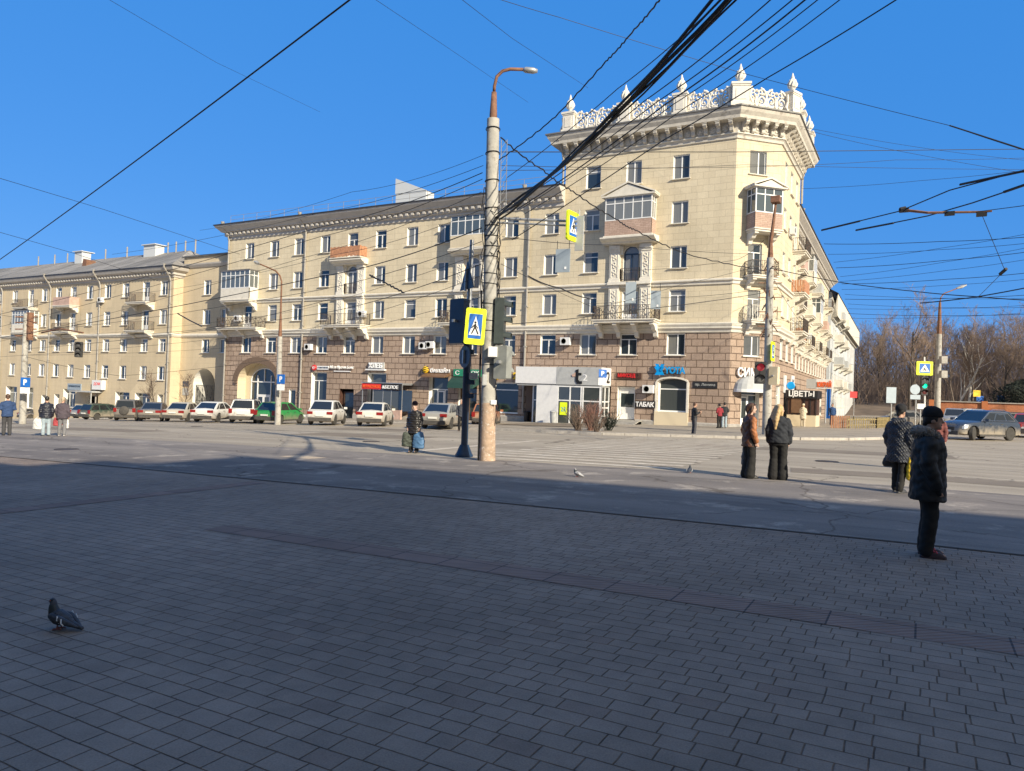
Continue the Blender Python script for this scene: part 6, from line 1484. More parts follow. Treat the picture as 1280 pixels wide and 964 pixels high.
carspec=[ # kind, paint, px,py, heading, label, extra
 ('saloon','dustywhite',461,533.5,29,'dusty white sedan parked under the ХЛЕБ sign',{}),
 ('hatch','white',399,532,29,'dusty white crossover parked below the round red emblem sign',{'kind':'compact'}),
 ('hatch','green',330,530.5,14,'bright green hatchback parked right behind the slim lamp post',{}),
 ('suv','white',301,529.5,37,'white sport utility car with red corner lamps parked before the arched entrance',{}),
 ('saloon','white',251,528.5,26,'newer white sedan with rounded roof parked in front of the tall archway',{}),
 ('sedan','beige',215,527.5,31,'older white sedan parked just left of the tall archway',{}),
 ('sedan','grey',186,527,44,'dusty grey sedan parked left of the older white sedan',{}),
 ('jeep','grey',155,526.5,42,'grey off-roader carrying its spare wheel on the tailgate',{'spare':True}),
 ('wagon','darkgreen',104,525,5,'dark green estate car parked near the lilac shop sign',{}),
 ('hatch','silver',92,524,2,'silver car half hidden behind the person in the plum jacket',{}),
 ('sedan','navy',24,524,-8,'dark blue sedan behind the far left concrete pole',{}),
 ('saloon','silver',540,537,17,'muddy silver sedan parked under the striped ball sign',{}),
 ('hatch','orange',604,533,25,'rust orange hatchback mostly hidden behind the big concrete pole',{}),
]
for kd,pm,px,py,hd,lb,ex in carspec:
    kd=ex.pop('kind',kd)
    t=car_proto('parked_car',kd,PM[pm],lb,'car',PG,**ex); park(t,G(px,py),hd)
# moving / right hand traffic: p is a ground point at the rear, so shift back from a front anchor
hero=car_proto('car','cross',PM['steel'],'blue grey sport utility car with beige dirt along its doors turning at the right','car',None,hero=True,dark_trim=False)
c=G(1232,551); hd=math.degrees(YAW)+90+21
h=Vector((math.cos(R_(90+hd)),math.sin(R_(90+hd)),0)); p=G(1252,548); rw=p-h*.9-Vector((-h.y,h.x,0))*(-.81)
hero.location=(0,0,0)
# anchor: the near rear wheel stands at pixel (1252,550)
nr=G(1261,551); left=Vector((-h.y,h.x,0)); pos=nr-h*KIND['cross']['xr']-left*.82; hero.location=(pos.x,pos.y,gz(pos.x)+.0); hero.rotation_euler=(0,0,R_(90+hd))
def traffic(kind,pm,px,py,d,face,label,dx=0):
    t=car_proto('car',kind,PM[pm],label,'car',None); b=D(px,py,d); k=KIND[kind]; hd=math.degrees(YAW)+face; h=Vector((math.cos(R_(90+hd)),math.sin(R_(90+hd)),0)); p=b-h*k['L']/2
    t.location=(p.x,p.y,gz(b.x)); t.rotation_euler=(0,0,R_(90+hd)); return t
traffic('hatch','red',1287,540,47,-40,'red car partly cut by the right edge of the picture behind the blue grey one')
traffic('suv','silver',1193,524,64,150,'silver car with a dark windscreen behind the pale slim concrete pole')
traffic('suv','white',1216,524,67,160,'white van like car just behind the bonnet of the blue grey car')
traffic('sedan','grey',1128,525,60,75,'dark grey car with a pale roof beyond the yellow picket fence')
traffic('wagon','black',1262,523,72,80,'black car seen above the roof of the blue grey car')
traffic('hatch','navy',1236,521,84,95,'small dark blue car far back near the park wall')
# ================================================================ PEOPLE AND BIRDS
import numpy as np
def cloth(name,col,rough=.85,var=.2,scale=5,bump=.25,bscale=22,quilt=None):
    m=mat(name,col,rough,var=var,scale=scale,bump=0 if quilt else bump,bscale=bscale)
    if quilt:
        nt=m.node_tree; L=nt.links; b=nt.nodes['Principled BSDF']; tc=N(nt,'ShaderNodeTexCoord'); hs=[]
        for sg in ((1,-1) if quilt!='h' else (0,)):
            w=N(nt,'ShaderNodeTexWave',Scale=(8.5 if quilt!='h' else 4.2),Distortion=1.2,Detail=2.0); w.bands_direction='Z' if quilt=='h' else 'DIAGONAL'
            mp=N(nt,'ShaderNodeMapping'); mp.inputs['Scale'].default_value=(sg if sg else 1,1,1); L.new(tc.outputs['Object'],mp.inputs['Vector']); L.new(mp.outputs[0],w.inputs['Vector']); hs.append(w.outputs['Fac'])
        o=hs[0]
        if len(hs)>1:
            mn=N(nt,'ShaderNodeMath',operation='MINIMUM'); L.new(hs[0],mn.inputs[0]); L.new(hs[1],mn.inputs[1]); o=mn.outputs[0]
        bp=N(nt,'ShaderNodeBump',Strength=.7,Distance=.02); L.new(o,bp.inputs['Height']); L.new(bp.outputs['Normal'],b.inputs['Normal'])
    return m
M['skin']=mat('skin',(.46,.27,.19),.55,var=.08); M['skinpale']=mat('pale_skin',(.56,.36,.28),.55,var=.08)
M['eye']=mat('dark_eye',(.02,.015,.012),.2); M['lips']=mat('lips',(.32,.12,.10),.5)
class Blob:
    def __init__(s): s.mb=MB()
    def limb(s,pts,rs,n=12):
        # tapered limb with rounded ends
        pts=[Vector(p) for p in pts]; d0=(pts[0]-pts[1]).normalized(); d1=(pts[-1]-pts[-2]).normalized()
        P=[pts[0]+d0*rs[0]*.95,pts[0]+d0*rs[0]*.6]+pts+[pts[-1]+d1*rs[-1]*.6,pts[-1]+d1*rs[-1]*.95]; Rr=[rs[0]*.3,rs[0]*.8]+list(rs)+[rs[-1]*.8,rs[-1]*.3]
        s.mb.tube(P,Rr,n); return s
    def ell(s,c,rx,ry,rz,n=14,rot=None):
        prof=[(math.sin(PI*i/9),-math.cos(PI*i/9)) for i in range(10)]; prof[0]=(.02,-1);prof[-1]=(.02,1)
        c=Vector(c); s.mb.lathe(prof,n=n,fr=lambda x,y,z:c+(rot@Vector((x*rx,y*ry,z*rz)) if rot else Vector((x*rx,y*ry,z*rz)))); return s
    def loft(s,rings,n=18,close=True):
        # rings: (cx,cy,z,rx,ry)
        base=len(s.mb.v)
        for cx,cy,z,rx,ry in rings:
            for k in range(n):
                a=2*PI*k/n; ca,sa=math.cos(a),math.sin(a); e=.85
                s.mb.v.append((cx+rx*math.copysign(abs(ca)**e,ca),cy+ry*math.copysign(abs(sa)**e,sa),z))
        for i in range(len(rings)-1):
            for k in range(n):
                a=base+i*n+k;b=base+i*n+(k+1)%n; s.mb.f.append((a,b,b+n,a+n)); s.mb.mi.append(0); s.mb.uv.append(None)
        for q in (0,len(rings)-1): s.mb.f.append(tuple(base+q*n+k for k in range(n))); s.mb.mi.append(0); s.mb.uv.append(None)
        return s
    def fuse(s,name,m,parent,vox=.014,smooth=3,wr=0,seed=0):
        o=s.mb.build('tmp',m,None)
        md=o.modifiers.new('r','REMESH'); md.mode='VOXEL'; md.voxel_size=vox
        sm=o.modifiers.new('s','SMOOTH'); sm.iterations=smooth; sm.factor=.5
        me=evalmesh(o,name); bpy.data.objects.remove(o)
        if wr:
            n=len(me.vertices); co=np.empty(n*3,np.float32); no=np.empty(n*3,np.float32); me.vertices.foreach_get('co',co); me.vertices.foreach_get('normal',no); p=co.reshape(-1,3); x,y,z=p[:,0]+seed,p[:,1]+seed*.7,p[:,2]
            k=np.sin(x*23+np.sin(z*17+y*9)*1.8)*np.sin(y*19+np.sin(x*13)*1.5)*.35+np.sin(z*38+np.sin(x*16+y*11)*2.4)*.38+np.sin(z*71+np.sin(y*31+x*23)*1.9+x*20)*.20
            p=p+no.reshape(-1,3)*(k*wr)[:,None]; me.vertices.foreach_set('co',p.astype(np.float32).ravel()); me.update()
        me.shade_smooth(); 
        if not me.materials: me.materials.append(m)
        return link(name,me,parent)
def person(label,pos,face,h=1.72,skin='skin',fem=False,coat=None,coat_len=.80,coat_w=1.0,hem_flare=1.0,trous=None,trous_w=1.0,shoes=None,hair=None,hair_style='short',hat=None,hood=None,fur=None,arms='down',stride=.0,lean=0,glove=None,group=None,scarf=None,vox=.014,boots=0,flare=1.0,head_turn=0,seed=0,sleeve=None,bend=0):
    t=thing('person',label,'person',(0,0,0),0,group); s=h/1.75
    V=lambda x,y,z:Vector((x*s,y*s+lean*max(0,z-.9)*s,z*s))
    sh=.185 if not fem else .165; hipw=.095
    # joints
    hipL,hipR=V(-hipw,0,.92),V(hipw,0,.92); kneeL,kneeR=V(-.10,.03+stride*.5,.50),V(.10,.03-stride*.4,.50); anL,anR=V(-.105,stride*.9,.085),V(.105,-stride*.9,.085)
    toe=lambda a:a+Vector((0,.17*s,-.045*s))
    A={'down':(((-sh-.012,.0,1.365),(-sh-.07,-.03,1.13),(-sh-.05,.06,.88)),((sh+.012,.0,1.365),(sh+.07,-.03,1.13),(sh+.05,.06,.88))),
       'pocket':(((-sh-.012,.0,1.365),(-sh-.09,-.07,1.14),(-sh-.01,.10,1.00)),((sh+.012,.0,1.365),(sh+.09,-.07,1.14),(sh+.01,.10,1.00))),
       'front':(((-sh-.012,.0,1.365),(-sh-.08,-.02,1.13),(-.07,.22,1.08)),((sh+.012,.0,1.365),(sh+.08,-.02,1.13),(.07,.22,1.08))),
       'phone':(((-sh-.012,.0,1.365),(-sh-.05,.02,1.12),(-.08,.26,1.18)),((sh+.012,.0,1.365),(sh+.06,.0,1.13),(.06,.28,1.24)))}[arms]
    A=[[V(*p) for p in a] for a in A]
    hc=V(0,.035,1.63); Rt=Matrix.Rotation(R_(head_turn),3,'Z'); F_=lambda x,y,z:hc+Rt@Vector((x*s,y*s,z*s))
    b=Blob()
    b.ell(F_(0,0,.02),.076*s,.094*s,.105*s,rot=Rt); b.ell(F_(0,.035,-.055),.055*s,.060*s,.062*s,rot=Rt)       # cranium and jaw
    b.ell(F_(0,.075,-.095),.026*s,.022*s,.022*s,rot=Rt); b.limb([F_(0,.092,.012),F_(0,.112,-.028)],[.010*s,.015*s],8)   # chin, nose
    for q in (-1,1): b.ell(F_(q*.078,-.005,-.01),.012*s,.024*s,.034*s,rot=Rt)
    b.limb([F_(0,-.02,-.05),V(0,-.01,1.42)],[.056*s,.066*s])
    b.loft([tuple(V(0,0,z))[:2]+(z*s,rx*s,ry*s) for z,rx,ry in ((.86,.15,.105),(1.0,.145,.10),(1.12,.13,.095),(1.3,sh-.03,.11),(1.40,sh-.04,.085),(1.45,.07,.06))])
    for a in A:
        b.limb(a,[.050*s,.042*s,.030*s],10); d=(a[2]-a[1]).normalized(); c=a[2]+d*.05*s; b.ell(c,.026*s,.034*s,.040*s)
        sd=Vector((1,0,0)); pn=d.cross(sd); pn=pn.normalized() if pn.length>.1 else Vector((0,1,0))
        for i,(o,l) in enumerate(((-.026,.062),(-.009,.072),(.009,.068),(.026,.05))):
            p0=c+pn*o*s+d*.025*s; p1=p0+d*l*.55*s+sd*.0; p2=p1+d*l*.4*s+Vector((0,.012*s,0)); b.limb([p0,p1,p2],[.0095*s,.009*s,.008*s],6)
        p0=c+pn*.028*s; b.limb([p0,p0+pn*.024*s+d*.02*s,p0+pn*.024*s+d*.052*s],[.011*s,.010*s,.009*s],6)
    for hp,kn,an in ((hipL,kneeL,anL),(hipR,kneeR,anR)):
        b.limb([hp,kn,an],[.082*s,.055*s,.042*s]); b.limb([an+Vector((0,-.03*s,-.05*s)),toe(an)],[.04*s,.032*s],8)
    body=b.fuse('body',M[skin],t,vox=.011 if vox<.013 else .015,smooth=1)
    for q in (-1,1):
        e=MB(); c=F_(q*.031,.086,.012); e.lathe([(.0,-.008),(.010,-.004),(.012,0),(.010,.004),(0,.008)],n=8,fr=lambda x,y,z:c+Vector((x*s,z*.6*s,y*.7*s))); e.build('eye',M['eye'],t,smooth=True)
    e=MB(); e.tube([F_(-.022,.088,-.060),F_(0,.097,-.058),F_(.022,.088,-.060)],.0055*s,5); e.build('mouth',M['lips'],t)
    # trousers
    if trous:
        b=Blob(); b.loft([tuple(V(0,0,z))[:2]+(z*s,rx*s*trous_w,ry*s*trous_w) for z,rx,ry in ((.80,.165,.118),(.92,.172,.125),(1.02,.155,.115))])
        for hp,kn,an in ((hipL,kneeL,anL),(hipR,kneeR,anR)): b.limb([hp,kn,an+Vector((0,-.012*s,.0))],[.105*s*trous_w,.082*s*trous_w,.074*s*trous_w*flare])
        b.fuse('trousers',trous,t,vox,3,wr=.006,seed=seed)
    for an,kn in ((anL,kneeL),(anR,kneeR)):
        b=Blob(); b.loft([(an.x,an.y+.065*s,z*s,rx*s,ry*s) for z,rx,ry in ((.0,.047,.145),(.03,.05,.148),(.055,.044,.13),(.085,.040,.075))],14); b.limb([an+Vector((0,-.01*s,-.02*s)),an+Vector((0,-.01*s,.03*s+boots))],[.05*s,.052*s],10)
        b.fuse('shoe',shoes,t,.011 if vox<.015 else .016,2)
    if coat:
        hem=coat_len; w=coat_w
        st=[(hem,.19*hem_flare,.145*hem_flare),(hem+.02,.192*hem_flare,.147*hem_flare),(1.02 if hem<.9 else hem+.12,.182,.138),(1.16,.172,.136),(1.30,sh+.015,.135),(1.385,sh+.02,.115),(1.43,sh-.03,.10),(1.465,.09,.085),(1.49,.075,.075)]
        b=Blob(); b.loft([tuple(V(0,.0,z))[:2]+(z*s,rx*s*w,ry*s*w) for z,rx,ry in sorted(st)])
        if sleeve is None:
            for a in A: b.limb([a[0],a[1],a[1].lerp(a[2],.97)],[.070*s*w,.066*s*w,.057*s*w])
        b.fuse('coat',coat,t,vox,4,wr=.014,seed=seed)
        if sleeve is not None:
            for a in A:
                b=Blob(); b.limb([a[0],a[1],a[1].lerp(a[2],.97)],[.074*s*w,.068*s*w,.058*s*w]); b.fuse('sleeve',sleeve,t,vox,4,wr=.012,seed=seed+3)
    if hood:
        b=Blob(); b.limb([V(-.10,-.05,1.47),V(0,-.12,1.44),V(.10,-.05,1.47)],[.055*s,.075*s,.055*s]); b.limb([V(-.10,-.05,1.47),V(-.06,.07,1.46)],[.055*s,.035*s]); b.limb([V(.10,-.05,1.47),V(.06,.07,1.46)],[.055*s,.035*s]); b.fuse('hood',hood,t,vox,3,wr=.006)
    if fur:
        rr=random.Random(seed+5); f=MB(); ring=[V(-.15,.06,1.45),V(-.14,-.03,1.50),V(-.09,-.11,1.51),V(0,-.14,1.49),V(.09,-.11,1.51),V(.14,-.03,1.50),V(.15,.06,1.45)]
        for i in range(900):
            k=rr.random()*(len(ring)-1); j=int(k); c=ring[j].lerp(ring[j+1],k-j); d=Vector((rr.gauss(0,1),rr.gauss(0,1),rr.gauss(0,1))).normalized(); e=d.orthogonal()*.006
            p=c+d*.035*s; tip=p+(d+Vector((0,0,-.4)))*.06*s; f.face([p+e,p-e,tip]); f.face([p+d.cross(e),p-d.cross(e),tip])
        b=Blob(); b.limb(ring,[.045*s,.055*s,.06*s,.065*s,.06*s,.055*s,.045*s]); o=b.fuse('fur_trim',fur,t,vox,1); f.build('fur_strands',fur,o)
    if scarf:
        b=Blob(); b.limb([V(.07*math.cos(a),.0+.075*math.sin(a),1.475+.01*math.sin(a*2)) for a in [2*PI*i/10 for i in range(11)]],[.036*s]*11); b.fuse('scarf',scarf,t,vox,2,wr=.006)
    if hair:
        b=Blob(); b.ell(F_(0,-.016,.035),.089*s,.098*s,.108*s,rot=Rt)
        if hair_style=='long':
            for x in (-.06,-.03,0,.03,.06): b.limb([F_(x,-.06,.06),F_(x*1.35,-.11,-.10),F_(x*1.7,-.16,-.25),F_(x*1.6,-.175,-.44)],[.05*s,.058*s,.055*s,.03*s],10)
            for q in (-1,1): b.limb([F_(q*.07,.0,.05),F_(q*.085,.0,-.08),F_(q*.085,-.03,-.24)],[.03*s,.032*s,.02*s],8)
        elif hair_style=='bob':
            for q in (-1,1): b.limb([F_(q*.07,.005,.05),F_(q*.082,-.01,-.04),F_(q*.07,-.03,-.11)],[.035*s,.036*s,.024*s],8)
            b.limb([F_(0,-.07,.06),F_(0,-.09,-.04),F_(0,-.075,-.12)],[.06*s,.055*s,.035*s]); b.limb([F_(-.05,.07,.075),F_(.05,.07,.075)],[.035*s,.035*s])
        else:
            b.limb([F_(0,-.05,.05),F_(0,-.07,-.04)],[.06*s,.045*s])
        # keep the face free
        o=b.fuse('hair',hair,t,.010 if vox<.015 else .016,1,wr=.006,seed=seed)
        me=o.data
        Ri=Rt.inverted()
        for v in me.vertices:
            q=Ri@(v.co-hc)
            if q.y>.045*s and q.z<.075*s and abs(q.x)<.09*s: v.co=hc+Rt@Vector((q.x*.93,.045*s-(q.y-.045*s)*.3,q.z))
    if hat:
        b=Blob(); b.loft([(F_(0,-.008,0).x,F_(0,-.008,0).y,hc.z+z*s,rx*s,ry*s) for z,rx,ry in ((.035,.092,.112),(.05,.096,.116),(.10,.093,.110),(.14,.074,.088),(.165,.040,.05),(.172,.01,.012))]); b.fuse('hat',hat,t,.010 if vox<.015 else .016,2,wr=.005)
    t.location=pos; t.rotation_euler=(0,0,face); t['_s']=s
    del t['_s']
    hands=[]
    Rz=Matrix.Rotation(face,3,'Z')
    for a in A: hands.append(Vector(pos)+Rz@(a[2]+(a[2]-a[1]).normalized()*.09*s))
    if glove:
        for a in A:
            b=Blob(); d=(a[2]-a[1]).normalized(); c=a[2]+d*.05*s; b.limb([a[2]-d*.03*s,c,c+d*.06*s],[.042*s,.044*s,.030*s],10); b.limb([c,c+Vector((0,.035*s,-.02*s))],[.02*s,.016*s],8); b.fuse('glove',glove,t,.012,1)
    return t,hands
# direction helper: face yaw so that local +y points along (camera frame) angle: 0 = away from camera, 90 = left, -90 = right, 180 = toward camera
def fdir(a): return YAW+R_(a)
c_=lambda n,*a,**k: cloth(n,*a,**k)
blackc=c_('black_down_fabric',(.016,.017,.020),.7,quilt='h'); blackm=c_('black_padded_fabric',(.012,.011,.011),.65,var=.4,bump=.6,bscale=9); blackt_=c_('black_trousers',(.011,.0105,.0105)); denim=c_('pale_denim',(.30,.37,.42)); greyt=c_('grey_trousers',(.17,.17,.18)); navyj=c_('navy_jacket',(.025,.055,.14)); plum=c_('plum_grey_jacket',(.075,.06,.075)); brownl=c_('brown_leather_jacket',(.085,.032,.018),.5); rustl=c_('rust_sleeve',(.34,.13,.05),.6); charcoal=c_('charcoal_sweatshirt',(.020,.023,.030)); quiltn=c_('dark_quilted_coat',(.030,.034,.046),.6,quilt='d'); shoeb=c_('black_shoe',(.014,.014,.015),.5); shoew=c_('pale_sneaker',(.45,.43,.42),.6); redsh=c_('dark_sneaker',(.055,.035,.045),.6); creamc=c_('cream_coat',(.62,.54,.40)); furg=c_('grey_brown_fur',(.36,.29,.235),.95); furp=c_('pinkish_fur_collar',(.42,.29,.24),.95); hblond=c_('blonde_hair',(.48,.33,.16),.55,var=.3,scale=30); hbrown=c_('brown_hair',(.075,.038,.022),.5,var=.3,scale=30); hblack=c_('black_hair',(.014,.012,.011),.5); hgrey=c_('light_hair',(.42,.34,.24),.6); knit=c_('black_knit_hat',(.012,.012,.014),.95,bump=.6,bscale=60); redj=c_('dark_red_jacket',(.22,.02,.03)); bluej=c_('blue_overalls',(.02,.06,.17))
pos=lambda x,y:G(x,y)
# near man at the right
Pm=G(1157,696); near,_=person('man in black padded jacket with fur collar and knit hat standing on the pavers',Pm,fdir(-114),1.70,coat=blackm,coat_len=.68,coat_w=1.36,hem_flare=.98,trous=blackt_,trous_w=1.08,shoes=redsh,hat=knit,hair=hblack,fur=furg,arms='down',vox=.011,seed=2,glove=blackt_)
_sr=near.matrix_basis
for o in [c for c in near.children if c.name.startswith('shoe')]:
    cs=[v.co for v in o.data.vertices]; xm=(min(v.x for v in cs)+max(v.x for v in cs))/2; ym=max(v.y for v in cs); zm=max(v.z for v in cs)
    mb=MB()
    for k in range(4): mb.tube([(xm-.035,ym-.10-.03*k,.070+.012*k),(xm,ym-.11-.03*k,.088+.012*k),(xm+.035,ym-.10-.03*k,.070+.012*k)],.009,5)
    mb.build('laces',M['red'],o)
Pw=G(1122,616); w2,hd2=person('person in long quilted dark coat and hat carrying a black bag and yellow bag',Pw,fdir(-62),1.74,coat=quiltn,coat_len=.62,coat_w=1.22,hem_flare=1.02,trous=blackt_,shoes=c_('grey_black_boot',(.05,.05,.055),.5),hat=knit,hair=hblack,hood=quiltn,arms='down',stride=.10,boots=.10,seed=4,glove=blackt_)
def bag(name,label,cat,top,w,h,d,m,yaw=0,handle=.16,sag=1.1):
    t=thing(name,label,cat,top-Vector((0,0,handle+h))); c=top-Vector((0,0,handle)); Mr=Matrix.Rotation(yaw,3,'Z')
    b=Blob(); base=len(b.mb.v); rings=[(0,.42,.55),(.06,.50,1.0),(.4,.52,1.0),(.75,.46,.8),(.95,.40,.45),(1.0,.38,.35)]
    b.loft([(0,0,-h+h*z,w*rx,d*.5*ry) for z,rx,ry in rings])
    b.mb.v=[tuple(c+Mr@Vector(v)) for v in b.mb.v]
    b.mb.v=[(x-t.location.x,y-t.location.y,z-t.location.z) for x,y,z in b.mb.v]
    b.fuse('sack',m,t,.012,2,wr=.012)
    mb=MB()
    for s in (-1,1): mb.tube([c+Mr@Vector((-w*.22,s*d*.12,-.03)),c+Mr@Vector((-w*.08,s*d*.05,handle*.8)),top+Vector((0,0,.01)),c+Mr@Vector((w*.08,s*d*.05,handle*.8)),c+Mr@Vector((w*.22,s*d*.12,-.03))],.009,5)
    child(t,mb,'handle',m); return t
ylw=c_('yellow_plastic_bag',(.72,.50,.03),.5,bump=.5,bscale=14); whb=c_('white_plastic_bag',(.62,.62,.60),.5,bump=.5,bscale=14); redb=c_('red_bag',(.42,.07,.08),.6); blueb=c_('blue_bag',(.07,.16,.30),.6); dgb=c_('dark_patterned_bag',(.035,.045,.035),.7,var=.8,scale=14); blkb=c_('black_handbag',(.012,.012,.013),.5)
bag('handbag','small black handbag held in the left hand of the person in the quilted coat','bag',hd2[0],.30,.24,.14,blkb,fdir(-38),.06)
bag('plastic_bag','yellow plastic bag held by the person in the quilted coat','bag',hd2[1],.30,.46,.16,ylw,fdir(40),.06)
# couple at the kerb
Pb=G(935,598); br,hb=person('person with a brown bob in rust sleeved brown jacket and wide black trousers',Pb,fdir(-82),1.74,coat=brownl,sleeve=rustl,coat_len=.74,coat_w=1.05,trous=blackt_,trous_w=1.12,flare=1.5,shoes=shoeb,hair=hbrown,hair_style='bob',arms='down',head_turn=-18,seed=7,skin='skinpale')
Pl=G(972,600); bl,hl=person('woman with long blonde hair in charcoal top and wide black trousers',Pl,fdir(-24),1.72,fem=True,coat=charcoal,coat_len=.86,coat_w=1.22,trous=blackt_,trous_w=1.15,flare=1.5,shoes=shoew,hair=hblond,hair_style='long',arms='down',head_turn=-50,seed=8,skin='skinpale')
bag('shopping_bag','dark grey bag held low by the person in the brown jacket','bag',hb[0]+Vector((0,0,.06)),.30,.48,.12,greyt,fdir(0),.10)
# left group
person('man in navy jacket and dark trousers walking at the far left edge',G(8,544.5),fdir(38),1.74,coat=navyj,coat_len=.80,coat_w=1.12,trous=c_('dark_grey_trousers',(.05,.05,.055)),shoes=shoeb,hair=hbrown,arms='front',vox=.018,seed=9)
a,ha=person('person with dark hair in glossy dark puffer jacket and pale jeans',G(57,545),fdir(34),1.66,fem=True,coat=c_('dark_glossy_puffer',(.02,.022,.035),.4,quilt='h'),coat_len=.80,coat_w=1.2,trous=denim,shoes=shoeb,hair=hblack,arms='down',vox=.018,seed=10)
bag('plastic_bag','pale plastic bag held by the person in the glossy puffer jacket','bag',ha[0]-CR*.1+Vector((0,0,.05)),.42,.46,.22,whb,fdir(0),.08)
a,ha=person('person with light hair in plum jacket and grey trousers with bags',G(77,545),fdir(8),1.64,coat=plum,coat_len=.78,coat_w=1.22,trous=greyt,shoes=shoew,hair=hgrey,arms='down',vox=.018,seed=11)
bag('shopping_bag','red bag held by the person in the plum jacket','bag',ha[0]+Vector((0,0,.08)),.38,.36,.16,redb,fdir(0),.06)
bag('plastic_bag','white plastic bag beside the red bag of the person in the plum jacket','bag',ha[1]-CR*.12+Vector((0,0,.06)),.26,.42,.14,whb,fdir(10),.06)
# woman with two bags crossing
a,ha=person('woman in shiny black down jacket and dark knit hat carrying two heavy bags',G(517,566),fdir(165),1.60,fem=True,coat=c_('shiny_black_down',(.02,.018,.018),.3,quilt='h'),coat_len=.66,coat_w=1.2,trous=blackt_,shoes=shoeb,hat=c_('dark_maroon_knit_hat',(.03,.01,.014)),hair=hblack,scarf=furp,arms='down',vox=.014,seed=12,glove=furp,skin='skinpale')
bag('shopping_bag','dark patterned bag in the hand of the woman crossing in black down jacket','bag',ha[1],.36,.46,.18,dgb,fdir(20),.08)
bag('shopping_bag','blue bag in the hand of the woman crossing in black down jacket','bag',ha[0],.40,.52,.2,blueb,fdir(-20),.06)
# far people
person('man in black jacket standing behind the dark blue column near the parked cars',G(576,539),fdir(170),1.74,coat=c_('grey_dark_coat',(.05,.055,.07)),coat_len=.80,trous=blackt_,shoes=shoeb,hair=hgrey,arms='down',vox=.02,seed=13)
person('man in black jacket holding a phone at the corner kerb below the street plate',G(867,545),fdir(-80),1.76,coat=blackc,coat_len=.82,trous=c_('grey_black_trousers',(.06,.06,.07)),shoes=shoeb,hair=hbrown,arms='phone',vox=.02,seed=14)
q=D(899,535,48.2); q.z=gz(q.x)+.12; person('person in dark red jacket at the corner wall beside someone in black',q,fdir(20),1.60,coat=redj,coat_len=.84,trous=blackt_,shoes=shoeb,hair=hblack,arms='front',vox=.02,seed=15)
q=D(905,535,48.6); q.z=gz(q.x)+.12; person('person in black coat and pale jeans at the corner wall beside the red jacket',q,fdir(-10),1.68,coat=c_('black_wool',(.02,.022,.026)),coat_len=.80,trous=denim,shoes=shoeb,hair=hblack,arms='front',vox=.02,seed=16)
q=D(1003.5,530,54); q.z=gz(q.x)+.12; person('woman in cream coat with pale hood in front of the flower kiosk',q,fdir(-40),1.66,fem=True,coat=creamc,coat_len=.62,coat_w=1.25,trous=c_('cream_trousers',(.50,.43,.32)),shoes=shoew,hat=creamc,hair=hblond,hood=creamc,arms='front',vox=.02,seed=17)
q=D(1040,527,60); q.z=gz(q.x)+.12; person('man in blue overalls walking on the side street pavement beyond the kiosk',q,fdir(160),1.74,coat=bluej,coat_len=.80,trous=bluej,shoes=shoeb,hair=hbrown,arms='down',stride=.12,vox=.02,seed=18)
person('person with reddish hair mostly hidden behind the man with the fur collar',G(1168,589),fdir(150),1.66,coat=c_('dull_red_jacket',(.16,.05,.045)),coat_len=.8,trous=greyt,shoes=shoeb,hair=c_('red_brown_hair',(.17,.05,.028)),hair_style='bob',arms='down',vox=.02,seed=19)
